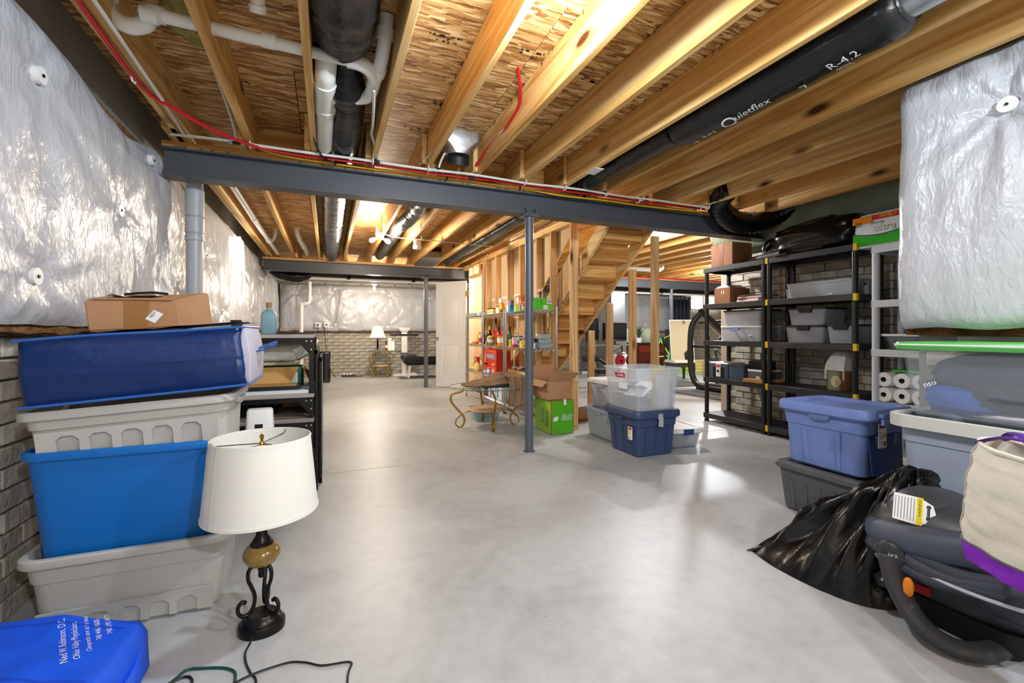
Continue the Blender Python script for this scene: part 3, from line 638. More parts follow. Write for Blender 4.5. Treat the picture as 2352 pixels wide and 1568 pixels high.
for i in range(8):
    x0 = -.85 + i * .4064
    tag(obj('foil_batt', MB().grid(lambda a, c: (x0 + .02 + a * .34, 11.60 - .10 * math.sin(3.14 * c) + .03 * nz(a * 5, c * 5, i), 2.22 + c * .16 + .02 * nz(a * 4, i)), 10, 6), foil, smooth=180), ('leftmost', 'second from left', 'third from left', 'fourth from left', 'fourth from right', 'third from right', 'second from right', 'rightmost')[i] + ' crumpled foil batt between joist ends above the back wall', 'insulation', 'foil batts above the back wall')
# tubes and cables along the near beam
def clip(x, y, z, parent, m=None): obj('clip', MB().tube([(x, y - .03, z + .012), (x, y - .032, z - .012), (x, y - .02, z - .022), (x, y + .012, z - .02), (x, y + .018, z + .008)], .005, 6), m or white_pl, parent, world=True)
xs = [-.93 + i * .28 for i in range(19)]
t = thing('water_tube', 'white water tube with black tees stapled under the joists at the near beam', 'tube', (1.5, 3.47, 2.34))
pipe('run', [(x, 3.47 + .006 * math.sin(x * 5), 2.343 + .004 * math.sin(x * 7)) for x in xs] + [(4.2, 3.42, 2.348)], .0095, wht_t, t, 8, 3)
for x in (-.56, .335, .80, 2.33):
    tee = obj('tee', MB().cyl((x - .024, 3.47, 2.343), (x + .024, 3.47, 2.343), .0115).cyl((x, 3.47, 2.343), (x, 3.45, 2.365), .0105), black, t, world=True)
    for s in (-1, 1): obj('crimp_ring', MB().cyl((x + s * .024, 3.47, 2.343), (x + s * .045, 3.47, 2.343), .014), pvc_g, tee, world=True)
for x in (-.48, .31, .72, 1.54, 1.92, 2.35, 2.75, 3.56): clip(x, 3.47, 2.343, t)
for pts in ([(-.56, 3.45, 2.36), (-.565, 3.38, 2.42), (-.575, 3.1, 2.5), (-.58, 2.6, 2.56)], [(.335, 3.45, 2.36), (.32, 3.30, 2.37), (.27, 3.1, 2.38), (.262, 2.95, 2.37), (.245, 2.7, 2.36), (.23, 2.5, 2.37)], [(.80, 3.45, 2.36), (.81, 3.42, 2.40), (.83, 3.38, 2.45)], [(2.33, 3.45, 2.36), (2.35, 3.40, 2.38), (2.40, 3.25, 2.42)],
            [(-.82, -.6, 2.345), (-.82, 1.8, 2.345), (-.83, 2.7, 2.346), (-.84, 3.2, 2.345), (-.85, 3.44, 2.344)]):
    pipe('branch', pts, .0085, wht_t, t, 8, 5)
t = thing('water_tube', 'red water tube following the left joist, then the near beam', 'tube', (1.5, 3.53, 2.34))
pipe('run', [(-.875, -.4, 2.345), (-.875, 1.0, 2.345), (-.875, 2.0, 2.345), (-.885, 2.84, 2.342), (-.80, 3.05, 2.338), (-.66, 3.28, 2.334), (-.45, 3.46, 2.331), (-.2, 3.52, 2.335)] + [(x, 3.525, 2.337 + .004 * math.sin(x * 6)) for x in xs[3:]] + [(4.1, 3.47, 2.345)], .0105, red_t, t, 8, 4)
pipe('branch', [(1.085, 3.525, 2.34), (1.09, 3.42, 2.40), (1.115, 3.2, 2.46), (1.118, 2.95, 2.47), (1.105, 2.80, 2.45), (1.10, 2.55, 2.50), (1.0, 2.35, 2.58)], .0095, red_t, t, 8, 5)
obj('tee', MB().cyl((1.06, 3.525, 2.338), (1.11, 3.525, 2.338), .013), black, t, world=True)
for x, y, z in ((-.89, 2.78, 2.342), (3.50, 3.52, 2.336), (2.74, 3.52, 2.334), (1.118, 2.93, 2.47), (4.05, 3.48, 2.34)): clip(x, y, z, t)
t = thing('power_cable', 'yellow power cable sagging along the top of the near beam', 'cable', (1.5, 3.58, 2.34))
pipe('run', [(-.45, 3.50, 2.346), (-.3, 3.56, 2.33), (.2, 3.60, 2.332), (.9, 3.60, 2.336), (1.6, 3.60, 2.332), (1.95, 3.60, 2.315), (2.4, 3.60, 2.322), (2.9, 3.60, 2.318), (3.6, 3.58, 2.33)], .0075, yel_t, t, 8, 6)
for x in (.05, .9, 1.55, 2.2): obj('staple', MB().box(x - .004, 3.586, 2.318, x + .004, 3.614, 2.35), blk_metal, t, world=True)
t = thing('power_cable', 'pale cable clipped to the side of a joist left of the nearest bulb', 'cable', (.70, 2.5, 2.5))
pipe('run', [(.714, 1.1, 2.50), (.713, 1.8, 2.49), (.713, 2.4, 2.475), (.713, 2.9, 2.46), (.712, 3.2, 2.42), (.70, 3.36, 2.40), (.66, 3.5, 2.38)], .006, wht_t, t, 6, 5)
t = thing('power_cable', 'black cable hanging beside a joist next to the fat black duct', 'cable', (-.1, 2.5, 2.4))
pipe('run', [(-.105, 1.5, 2.38), (-.10, 2.2, 2.38), (-.10, 2.6, 2.39), (-.085, 3.0, 2.37), (-.08, 3.3, 2.36), (-.03, 3.48, 2.33), (.06, 3.56, 2.32)], .006, black, t, 6, 5)
t = thing('power_cable', 'white cable strung across the joists from the pair of bulbs', 'cable', (1.1, 6.16, 2.4))
pipe('run', [(.70, 6.16, 2.375), (.9, 6.2, 2.352), (1.2, 6.22, 2.352), (1.6, 6.25, 2.352), (2.0, 6.3, 2.352), (2.3, 6.3, 2.353)], .006, wht_t, t, 6, 5)
t = thing('power_cable', 'dark cable along the top of the open stud wall', 'cable', (2.44, 6, 2.36))
pipe('run', [(2.43, 4.1, 2.40), (2.44, 5.0, 2.37), (2.43, 5.6, 2.365), (2.44, 6.4, 2.375), (2.42, 7.4, 2.37), (2.40, 8.4, 2.39)], .009, black, t, 6, 5)
t = thing('power_cable', 'white cable running down a stud beside the lit doorway', 'cable', (2.47, 7.3, 1.5))
pipe('run', [(2.47, 7.1, 2.37), (2.472, 7.25, 2.25), (2.474, 7.32, 1.9), (2.474, 7.32, .7)], .008, wht_t, t, 6, 5)
t = thing('smoke_alarm', 'white ceiling box hanging by its wires right of the pair of bulbs', 'alarm', (1.13, 6.16, 2.25))
obj('box', MB().rr([(0, .045, .045, .02), (.07, .045, .045, .02)]), porc, t); obj('puck', MB().lathe([(.001, -.045), (.05, -.045), (.058, -.02), (.058, 0), (.001, 0)], n=20), porc, t)
for s in (-1, 1): obj('wire', MB().tube(smoothpts([(s * .03, 0, .07), (s * .06, 0, .12), (s * .01, .01, .16), (-.02, 0, .108)], 5), .004, 6), wht_t, t)
# pipes of the middle and back rooms
t = thing('standpipe', 'grey upright standpipe against the left blanket under the near beam', 'pipe', (-.90, 3.93, 0))
obj('pipe', MB().cyl((0, 0, 0), (0, 0, 2.36), .053, n=24), pvc_g, t)
for z0, z1 in ((1.92, 2.12), (1.80, 1.915), (1.745, 1.79)): obj('coupling', MB().lathe([(.054, z0), (.06, z0 + .004), (.06, z1 - .004), (.054, z1)], n=24), pvc_g, t)
t = thing('drain_pipe', 'white pipe running along the left joist in the middle room', 'pipe', (-.8, 6, 2.4))
pipe('pipe', [(-.80, 3.9, 2.42), (-.80, 6.0, 2.41), (-.79, 7.4, 2.405), (-.78, 8.55, 2.41)], .032, pvc, t, 14, 3); coupling((-.80, 6.0, 2.41), (-.80, 6.1, 2.41), .038, pvc, t); coupling((-.79, 7.3, 2.405), (-.79, 7.45, 2.405), .04, pvc, t)
pipe('riser', [(-.70, 7.35, 2.594), (-.72, 7.4, 2.48), (-.78, 7.5, 2.41)], .03, pvc, t, 14, 4)
obj('foam_collar', MB().sphere((-.70, 7.35, 2.59), .07, 12, 8, sc=(1, 1, .35)), mat('cream_foam', 'D8BE8C', .9, bump=(40, .8, .02)), t, world=True, smooth=180)
t = thing('drain_pipe', 'short white pipe dropping from the subfloor to the far beam', 'pipe', (-.35, 7.9, 2.5))
pipe('pipe', [(-.42, 7.2, 2.594), (-.41, 7.3, 2.52), (-.38, 7.6, 2.46), (-.34, 8.0, 2.44), (-.33, 8.6, 2.43)], .035, pvc, t, 14, 4); coupling((-.355, 7.85, 2.445), (-.345, 7.98, 2.44), .042, pvc, t)
obj('foam_collar', MB().sphere((-.42, 7.2, 2.59), .08, 12, 8, sc=(1, 1, .3)), MATS['cream_foam'], t, world=True, smooth=180)
t = thing('drain_pipe', 'white pipe with an offset bend standing before the back wall', 'pipe', (-.55, 11.2, 0))
pipe('pipe', [(-.38, 11.2, 2.40), (-.38, 11.2, 1.86), (-.385, 11.2, 1.78), (-.42, 11.2, 1.73), (-.50, 11.2, 1.715), (-.545, 11.2, 1.67), (-.55, 11.2, 1.6), (-.55, 11.2, .05)], .043, pvc, t, 16, 4)
obj('base_fitting', MB().cyl((-.55, 11.2, 0), (-.55, 11.2, .08), .052), pvc, t, world=True)
for z in (1.58, 1.82): coupling((-.55 if z < 1.7 else -.38, 11.2, z), (-.55 if z < 1.7 else -.38, 11.2, z + .06), .05, pvc, t)
t = thing('water_tube', 'red tube along the far beam in the far room', 'tube', (8, 8.5, 2.35))
pipe('run', [(3.3 + i * .8, 8.52, 2.345) for i in range(12)], .014, red_t, t, 8, 3)
t = thing('drain_pipe', 'white pipe hung under the joists behind the stair studs', 'pipe', (5.6, 7.2, 2.3))
pipe('pipe', [(4.6, 7.4, 2.32), (5.9, 7.2, 2.31), (6.15, 7.2, 2.33), (6.2, 7.2, 2.40), (6.2, 7.2, 2.55)], .045, pvc, t, 14, 4)
obj('cleanout', MB().lathe([(.001, 2.30), (.06, 2.30), (.06, 2.34), (.001, 2.34)], (7.1, 7.0, 0)), pvc, thing('drain_fitting', 'white pipe cap under the joists of the far room', 'pipe', (7.1, 7, 2.3)), world=True)
# ---------------------------------------------------------------- left foreground
def tilt(t, ry=0, rx=0, rz=0):
    t.rotation_euler = (rx, ry, rz); POSE[t.name] = Matrix.Translation(t.location) @ t.rotation_euler.to_matrix().to_4x4(); return t
def tote(name, label, cat, loc, rz, Wd, D, H, m, taper=.86, rim=.018, rimh=.03, r=.05, wall_t=.006, lid=None, lidh=.03, group=None, ribs=(0, 0), step=None, grip=True, world=None):
    """storage tote, base centre at loc, rim outside Wd x D"""
    t = thing(name, label, cat, loc, rz, group); w, d = Wd / 2, D / 2; bw, bd = (w - rim) * taper, (d - rim) * taper
    def at(z): f = z / H; return bw + (w - rim - bw) * f, bd + (d - rim - bd) * f
    rg = [(0, bw - .012, bd - .012, r), (.012, bw, bd, r)]
    if step: a = at(step); rg += [(step, a[0] - .006, a[1] - .006, r), (step + .004, a[0], a[1], r)]
    a = at(H - rimh); rg += [(H - rimh, a[0], a[1], r), (H - rimh, w - .002, d - .002, r + rim), (H - rimh + .006, w, d, r + rim), (H - .004, w - .002, d - .002, r + rim), (H, w - .006, d - .006, r + rim), (H, w - rim - wall_t, d - rim - wall_t, r), (H - rimh, a[0] - wall_t, a[1] - wall_t, r), (.018, bw - wall_t, bd - wall_t, r)]
    obj('body', MB().rr(rg, k=5), m, t)
    if ribs[0] or ribs[1]:
        for ax, cnt in ((0, ribs[0]), (1, ribs[1])):
            for i in range(cnt):
                u = (i + .5) / cnt * 2 - 1
                for s in (-1, 1):
                    z0, z1 = .015, (step or H * .72) - .005; a0, a1 = at(z0), at(z1)
                    if ax == 0: q = [(u * a0[0] * .86 + e, s * (a0[1] + k), z0) for e, k in ((-.011, -.002), (.011, -.002), (.009, .005), (-.009, .005))] + [(u * a1[0] * .86 + e, s * (a1[1] + k), z1) for e, k in ((-.011, -.008), (.011, -.008), (.009, .005), (-.009, .005))]
                    else: q = [(s * (a0[0] + k), u * a0[1] * .86 + e, z0) for e, k in ((-.011, -.002), (.011, -.002), (.009, .005), (-.009, .005))] + [(s * (a1[0] + k), u * a1[1] * .86 + e, z1) for e, k in ((-.011, -.008), (.011, -.008), (.009, .005), (-.009, .005))]
                    obj('rib', MB().hexa(q), m, t)
    if lid:
        lw, ld = w + .006, d + .006
        obj('lid', MB().rr([(H - rimh * .7, lw, ld, r + rim), (H + lidh * .5, lw, ld, r + rim), (H + lidh, lw - .008, ld - .008, r + rim), (H + lidh, lw - .04, ld - .04, r), (H + lidh * .45, lw - .05, ld - .05, r), (H + lidh * .45, .01, .01, .009)], k=5), lid, t)
    if grip:
        for s in (-1, 1): obj('handle', MB().rr([(H - .062, .035, .012, .008), (H - .05, .055, .018, .012), (H - rimh - .001, .06, .022, .012)], (0, 0), 3).xf(Matrix.Translation((s * (w - rim), 0, 0)) @ Matrix.Rotation(R(90), 4, 'Z')), m, t)
    return t
g1 = tote('storage_tote', 'open grey tote at the bottom of the left stack, on the floor', 'tote', (-.675, 2.26, 0), 0, .65, .44, .295, grey_pl, .88, step=.20, r=.055)
def arches(t, w, y, z0, z1, n, dx, ztop, k=.0):
    b = MB(); F = lambda z: y - k * (z - z0)                       # raised grid that leaves recessed arches between its bars
    def plate(p): b.add([(x, F(z) + .004, z) for x, z in p] + [(x, F(z) - .006, z) for x, z in p], [tuple(range(len(p)))[::-1], tuple(len(p) + i for i in range(len(p)))] + [(i, (i + 1) % len(p), len(p) + (i + 1) % len(p), len(p) + i) for i in range(len(p))])
    pw_ = w / n; a = pw_ * .36; x0 = -w / 2 + dx
    plate([(x0 - .04, z1), (x0 + w + .04, z1), (x0 + w + .04, ztop), (x0 - .04, ztop)])
    for i in range(n + 1):
        xl = x0 - .04 if i == 0 else x0 + pw_ * (i - .5) + a; xr = x0 + w + .04 if i == n else x0 + pw_ * (i + .5) - a
        plate([(xl, z0), (xr, z0), (xr, z1 - .016), (xr + (.016 if i < n else 0), z1), (xl - (.016 if i else 0), z1), (xl, z1 - .016)])
    obj('moulded_grid', b, grey_pl, t, smooth=0)
arches(g1, .44, -.184, .012, .075, 5, 0, .10, .10)
tote('storage_tote', 'open bright blue tote nested in the bottom grey tote of the left stack', 'tote', (-.70, 2.27, .022), 0, .60, .43, .64, blue_pl, .80, rim=.016, rimh=.028, r=.06, grip=False)
g3 = tilt(tote('storage_tote', 'grey tote tilted on top of the blue tote in the left stack', 'tote', (-.66, 2.27, .545), 0, .665, .43, .275, grey_pl, .90, step=.205, r=.05), -R(3.4))
arches(g3, .46, -.190, .10, .182, 5, .0, .20, .07)
navy_v = mat('navy_vinyl', '0F2C66', .34, bump=(7, .35, .03)); lav = mat('lavender_mesh', 'B9B6C6', .7, bump=(300, .3))
pipe_b = mat('blue_piping', '2A62B4', .45)
t = tilt(thing('folding_mat', 'folded navy vinyl mat lying on the upper grey tote under the cardboard box', 'mat', (-.635, 2.26, .842)), -R(4.4))
def matv(L, D, H, c, s=0):
    b = MB().rr([(0, L - .01, D - .01, .02), (.012, L, D, .025), (.06, L + .004, D + .006, .03), (H * .5, L + .006, D + .012, .03), (H - .05, L + .002, D + .006, .03), (H - .012, L, D, .025), (H, L - .012, D - .012, .02)], k=6)
    return b
bb = bmesh.new(); me0 = mesh('m', matv(.335, .20, .240, 0), navy_v, 0, 0); bb.from_mesh(me0); bmesh.ops.subdivide_edges(bb, edges=[e for e in bb.edges if e.calc_length() > .05], cuts=24)
b = MB(); b.v = [tuple(v.co) for v in bb.verts]; b.f = [[v.index for v in f.verts] for f in bb.faces]; b.m = [0] * len(b.f); bb.free()
b.v = [(x, y - (.012 * max(0, nz(x * 9 + z * 4, z * 5, 2)) * (1 + 1.5 * max(0, x / .3)) if y < -.15 else 0), z + (.012 * nz(x * 3, y * 3, 8) if z > .2 else 0)) for x, y, z in b.v]
obj('cover', b, navy_v, t, smooth=60)
obj('end_panel', MB().rr([(.012, .185, .006, .005), (.04, .195, .012, .006), (.12, .198, .02, .006), (.20, .195, .012, .006), (.232, .185, .006, .005)], k=3).xf(Matrix.Translation((.342, 0, 0)) @ Matrix.Rotation(R(90), 4, 'Z')), lav, t, label='pale end panel')
for z in (.006, .236): obj('piping', MB().tube(smoothpts([(-.338, -.212, z), (-.1, -.216, z + .004 * (z > .1)), (.1, -.216, z), (.338, -.21, z)], 5) + [(.345, -.19, z), (.35, .18, z)], .005, 6), pipe_b, t)
obj('flap', MB().grid(lambda a, c: (-.33 + a * .67, -.195 + c * .38, .245 + .008 * nz(a * 8, c * 4) + .012 * a), 24, 6), navy_v, t, smooth=180)
obj('handle', MB().tube([(.36, -.02, .13), (.40, -.03, .135), (.43, -.03, .15), (.425, .02, .16), (.39, .06, .15), (.36, .06, .14)], .018, 6, flat=.25), pipe_b, t, label='blue strap handle')
t = thing('cardboard_box', 'taped cardboard box with a white sticker on top of the navy mat', 'box', (-.7, 2.35, 1.1))
q = [(-.845, 2.20, 1.083), (-.56, 2.20, 1.103), (-.50, 2.50, 1.112), (-.80, 2.52, 1.092), (-.86, 2.20, 1.205), (-.572, 2.20, 1.207), (-.518, 2.50, 1.268), (-.82, 2.52, 1.24)]
obj('body', MB().hexa(q), card, t, world=True, bev=.006)
obj('tape_strip', MB().hexa([(-.735, 2.1985, 1.092), (-.66, 2.1985, 1.098), (-.66, 2.1995, 1.098), (-.735, 2.1995, 1.092), (-.735, 2.1985, 1.204), (-.655, 2.1985, 1.205), (-.655, 2.1995, 1.205), (-.735, 2.1995, 1.204)]), mat('packing_tape', '96693A', .25), t, world=True)
obj('flap', MB().hexa([(-.845, 2.20, 1.208), (-.58, 2.20, 1.2105), (-.60, 2.33, 1.232), (-.84, 2.34, 1.225), (-.845, 2.20, 1.212), (-.58, 2.20, 1.2145), (-.60, 2.33, 1.236), (-.84, 2.34, 1.229)]), card, t, world=True)
obj('packing_sheet', MB().grid(lambda a, c: (-.80 + a * .16, 2.22 + c * .14, 1.225 + .012 * nz(a * 4, c * 4) + .008 * a), 8, 6), paper, t, world=True)
obj('torn_edge', MB().tube([(-.78, 2.335, 1.238), (-.74, 2.35, 1.246), (-.68, 2.34, 1.25), (-.63, 2.33, 1.244)], .006, 6), black, t, world=True)
lb = obj('sticker', MB().hexa([(-.668, 2.198, 1.135), (-.637, 2.198, 1.118), (-.637, 2.1985, 1.118), (-.668, 2.1985, 1.135), (-.64, 2.198, 1.172), (-.609, 2.198, 1.155), (-.609, 2.1985, 1.155), (-.64, 2.1985, 1.172)]), paper, t, world=True)
text('lettering', 'PRICE $ 1 1', .0085, ink, lb, (-.650, 2.1975, 1.138), (.62, 0, .78), (-.78, 0, .62))
text('lettering', 'assembled on box\n\n1 carton', .005, ink, lb, (-.655, 2.1975, 1.145), (.62, 0, .78), (-.78, 0, .62), line=1.1)

lx, ly = -.222, 1.865
t = thing('table_lamp', 'unlit table lamp with a white drum shade and amber ball, standing on the floor', 'lamp', (lx, ly, 0))
dk = mat('dark_bronze', '171412', .3, .4)
obj('base', MB().lathe([(.001, 0), (.086, 0), (.088, .004), (.088, .028), (.084, .034), (.078, .036), (.072, .05), (.062, .056), (.058, .062), (.001, .06)], n=36, sy=.85), dk, t)
for a in (200, 320, 80):
    ca, sa = math.cos(R(a)), math.sin(R(a))
    pr = [(.058, .115), (.070, .122), (.084, .112), (.086, .09), (.072, .072), (.048, .072), (.030, .095), (.026, .13), (.038, .165), (.050, .195), (.048, .225), (.030, .242), (.014, .246)]
    obj('scroll_leg', MB().tube(smoothpts([(ca * r_, sa * r_, z) for r_, z in pr], 4), .0075, 10), dk, t)
obj('rod', MB().lathe([(.001, .192), (.012, .192), (.014, .2), (.012, .214), (.015, .218), (.015, .245)], n=14), dk, t)
obj('ball', MB().lathe([(.001, .236), (.03, .236), (.055, .246), (.070, .268), (.071, .282), (.06, .302), (.036, .316), (.001, .318)], n=32), mat('amber_glaze', '9A7A34', .22, coat=.5, vary=(12, '6E5420')), t, smooth=180)
obj('neck', MB().lathe([(.001, .308), (.045, .310), (.043, .318), (.036, .322), (.034, .330), (.022, .345), (.019, .372), (.022, .376), (.019, .380), (.021, .384), (.021, .42), (.012, .43), (.001, .43)], n=24), dk, t)
sh = obj('lamp_shade', MB().lathe([(.214, .432), (.185, .702), (.183, .702), (.212, .432)], n=64).lathe([(.216, .431), (.216, .441), (.2135, .441)], n=64).lathe([(.1835, .688), (.187, .688), (.1865, .70), (.183, .70)], n=64), fabric_w, t)
obj('seam', MB().tube([(-.158, -.1465, .432), (-.136, -.127, .698)], .0016, 4), mat('seam_beige', 'C6C2AE', .8), sh)
for a in (185, 305, 65): obj('spider_wire', MB().tube([(.18 * math.cos(R(a)), .18 * math.sin(R(a)), .694), (.168 * math.cos(R(a)), .168 * math.sin(R(a)), .682), (0, 0, .678)], .0018, 5), blk_metal, sh)
obj('harp', MB().tube(smoothpts([(.012, 0, .44), (.055, 0, .50), (.058, 0, .58), (.03, 0, .66), (0, 0, .672), (-.03, 0, .66), (-.058, 0, .58), (-.055, 0, .50), (-.012, 0, .44)], 4), .002, 6), brass, t)
obj('finial', MB().lathe([(.001, .676), (.011, .676), (.009, .682), (.005, .688), (.006, .694), (.009, .70), (.008, .708), (.001, .712)], n=14), brass, t)
obj('bulb_socket', MB().cyl((0, 0, .43), (0, 0, .50), .017), brass, t)
for o in [t] + list(t.children): pass
for o in t.children:
    o.scale = (.88, .88, 1)
obj('cord', MB().tube([Vector(p) - Vector((lx, ly, 0)) for p in smoothpts([(-.242, 1.797, .020), (-.248, 1.785, .006), (-.256, 1.74, .0045), (-.246, 1.686, .0045), (-.225, 1.63, .0045), (-.204, 1.583, .0045), (-.20, 1.45, .0045), (-.26, 1.40, .0045), (-.33, 1.5, .0045), (-.26, 1.60, .0075), (-.133, 1.635, .005), (-.069, 1.616, .005), (-.016, 1.58, .0045), (.068, 1.562, .0045), (.062, 1.52, .0045), (.056, 1.46, .0045), (.05, 1.2, .0045)], 6)], .0034, 6, flat=.9), black, t)
t = thing('extension_cord', 'dark green cord looping on the floor beside the blue bag', 'cord', (-.35, 1.7, 0))
obj('cord', MB().tube(smoothpts([(-.60, 1.45, .005), (-.444, 1.684, .0045), (-.415, 1.722, .0045), (-.37, 1.712, .0045), (-.327, 1.697, .0045), (-.29, 1.675, .0045), (-.268, 1.64, .0045), (-.268, 1.55, .0045), (-.30, 1.3, .0045)], 6), .0042, 6), mat('green_cord', '0E4A40', .45), t, world=True)
t = thing('extension_cord', 'black cord arching beside the green cord on the floor', 'cord', (-.45, 1.6, 0))
obj('cord', MB().tube(smoothpts([(-.52, 1.58, .004), (-.46, 1.66, .004), (-.425, 1.69, .004), (-.395, 1.68, .004), (-.385, 1.62, .004), (-.40, 1.4, .004)], 6), .004, 6), black, t, world=True)
# blue cloth bag
bagm = mat('royal_blue_cloth', '0F55E4', .6, bump=(300, .15))
t = thing('cloth_bag', 'royal blue cloth bag with white lettering on the floor in the left corner', 'bag', (-.78, 1.62, 0))
def bagf(a, c):
    u = a * 2 - 1; v = c * 2 - 1
    x = -.78 + u * .245; y = 1.625 + v * .215 + .05 * u * (-1)
    e = max(abs(u), abs(v)); z = .205 + .012 * nz(x * 9, y * 9) - .05 * max(0, (u - .1)) - .03 * max(0, -v - .3)
    k = (1 - min(1, (1 - e) / .12)) ; z = z * (1 - k ** 3) + (.004) * k ** 3 if e > .88 else z
    return (x + (u / max(e, .01)) * .012 * math.sin(max(0, 1 - (z / .2)) * 3) * (e > .88), y, max(z, .003))
obj('cloth', MB().grid(bagf, 44, 44), bagm, t, world=True, smooth=60)
for y in (-.085, .155): obj('seam', MB().tube([(x, 1.625 + y - .2 * (x + .78), .2085 + .012 * nz(x * 9, (1.625 + y - .2 * (x + .78)) * 9) - .205 * max(0, (x + .78) - .0245) + (0 if y > 0 else -.03 * max(0, .1)) + .0012) for x in [-1.0 + i * .02 for i in range(22)]], .0012, 4), mat('dark_blue_seam', '0B3AA8', .7), t, world=True)
obj('side_fold', MB().tube(smoothpts([(-.54, 1.74, .10), (-.525, 1.62, .085), (-.52, 1.50, .10), (-.53, 1.40, .07)], 6), [.004 + .012 * math.sin(3.14 * i / 18) for i in range(19)], 8), bagm, t, world=True)
def bz(x, y): return .2062 + .012 * nz(x * 9, y * 9) - .204 * max(0, (x + .78) - .0245)
def on_bag(px, py): return lambda x, y: (px - .40 * x - .90 * y, py + .90 * x - .40 * y, bz(px - .40 * x - .90 * y, py + .90 * x - .40 * y) + .0016)
for i, (s_, sz, dx) in enumerate((('Ned W. Robinson, D.C.', .0235, 0), ('Ohio Valley Physicians', .0215, .004), ('Chiropractic care at its best', .0165, .03), ('740 446 4600', .019, .085), ('740 395 8070', .019, .105))):
    k = i * .0255; text('lettering', s_, sz, ink_w, t, 0, 0, 0, fn=on_bag(-.652 + .9 * k - .4 * dx, 1.585 + .4 * k + .9 * dx))

# metal rack with grey boards by the left wall
t = thing('storage_rack', 'black steel rack with weathered grey boards behind the stacked totes', 'shelf', (-.45, 3.28, 0))
RX0, RX1, RY0, RY1 = -.80, -.085, 3.28, 4.12
for x in (RX0, RX1 - .03):
    for y in (RY0, RY1 - .03): obj('post', MB().box(x, y, 0, x + .03, y + .03, 1.062), blk_metal, t, world=True, bev=.002)
for zt in (1.066, .672, .508, .12):
    sb = obj('shelf_board', MB().box(RX0 - .002, RY0 - .003, zt - .024, RX1 + .002, RY1 + .003, zt), greywood, t, world=True, bev=.002)
    for y in (RY0 - .002, RY1 - .024): obj('rail', MB().box(RX0, y, zt - .056, RX1, y + .026, zt - .0245), blk_metal, t, world=True)
    for s in (-1, 1):
        x = RX1 if s > 0 else RX0
        obj('gusset', MB().add([(x - s * a, RY0 - .006 + d, zt - .03 - c) for d in (0, .004) for a, c in ((0, 0), (.09, 0), (.09, .025), (.03, .10), (0, .10))], [(0, 1, 2, 3, 4), (9, 8, 7, 6, 5), (0, 5, 6, 1), (1, 6, 7, 2), (2, 7, 8, 3), (3, 8, 9, 4), (4, 9, 5, 0)]), blk_metal, t, world=True)
b = MB()
for zt in (1.066, .672, .508):
    for x, c in ((-.10, .045), (-.13, .045), (-.10, .10)): b.cyl((x, RY0 - .009, zt - c), (x, RY0 - .006, zt - c), .005, n=8)
obj('bolt', b, chrome, t, world=True, kind='stuff')
for i, (x, y0, y1, z, m_) in enumerate(((-.070, 3.34, 4.2, .96, blk_metal), (-.045, 3.5, 4.25, .90, white_pl))):
    q = thing('picture_frame', ('black framed picture leaning against the side of the steel rack', 'white backed picture leaning outermost against the side of the steel rack')[i], 'picture', (x, 3.7, 0))
    obj('frame', MB().box(x - .008, y0, .002, x + .008, y0 + .03, z).box(x - .008, y1 - .03, .002, x + .008, y1, z).box(x - .008, y0, z - .03, x + .008, y1, z).box(x - .008, y0, .002, x + .008, y1, .03), blk_metal, q, world=True)
    obj('backing', MB().box(x - .004, y0 + .03, .03, x + .004, y1 - .03, z - .03), m_, q, world=True)
t = thing('bottle', 'frosted blue glass bottle with a cork on top of the steel rack', 'bottle', (-.365, 3.42, 1.0665))
obj('glass_body', MB().rr([(0, .038, .038, .012), (.006, .044, .044, .014), (.12, .045, .045, .016), (.14, .042, .042, .022), (.155, .032, .032, .028), (.163, .017, .017, .0165), (.178, .016, .016, .0155)], k=5), mat('frosted_blue_glass', '7FA3B0', .4, spec=.4), t, smooth=50)
obj('cork', MB().lathe([(.001, .172), (.015, .172), (.018, .21), (.017, .212), (.001, .212)], n=16), mat('cork', 'A87844', .9, bump=(90, .5)), t)
t = thing('tablet', 'thin black slab lying at the right end of the steel rack top', 'slab', (-.2, 3.4, 1.067)); obj('slab', MB().rr([(0, .11, .07, .01), (.012, .11, .07, .01)]), black, t); obj('screen', MB().box(-.10, -.06, .0125, .10, .06, .0132), mat('dark_screen', '20242A', .1), t)
def pillow(sx, sy, sz, seed, amp=.06, n=36, m=22):
    b = MB().sphere((0, 0, 0), 1, n, m); o = []
    for x, y, z in b.v:
        f = 1 + amp * nz(x * 3, y * 3, z * 3 + seed) + amp * .6 * nz(x * 8, y * 8, z * 8 + seed)
        p = lambda v, e: math.copysign(abs(v) ** e, v)
        o.append((p(x, .62) * sx * f, p(y, .62) * sy * f, p(z, .8) * sz * f))
    b.v = o; return b
whbag = mat('white_bag_film', 'E8E8E6', .3, bump=(18, .5, .03))
t = thing('plastic_bag', 'puffy white plastic bag on top of the green box in the steel rack', 'bag', (-.36, 3.70, .935))
obj('bag', pillow(.22, .15, .075, 3), whbag, t, smooth=180); obj('knot', MB().sphere((.215, -.02, -.01), .022, 8, 6), mat('lime_tie', '9BD53A', .4), t)
for x, s in ((-.11, .03), (-.05, .026), (0, .03), (.05, .024)): obj('print_mark', MB().tube(smoothpts([(x - .02, -.135, .028), (x - .005, -.137, .045), (x + .005, -.137, .03), (x + .02, -.135, .04)], 4), .002, 4), ink, t)
t = thing('cardboard_box', 'green carton with drooping tan flaps in the steel rack', 'box', (-.36, 3.72, .673))
grn = mat('green_carton', '15705A', .6); tanb = mat('tan_flap', 'D2A25C', .7)
obj('body', MB().rr([(0, .19, .13, .004), (.155, .19, .13, .004), (.155, .185, .125, .003), (.02, .185, .125, .003)], k=1), grn, t)
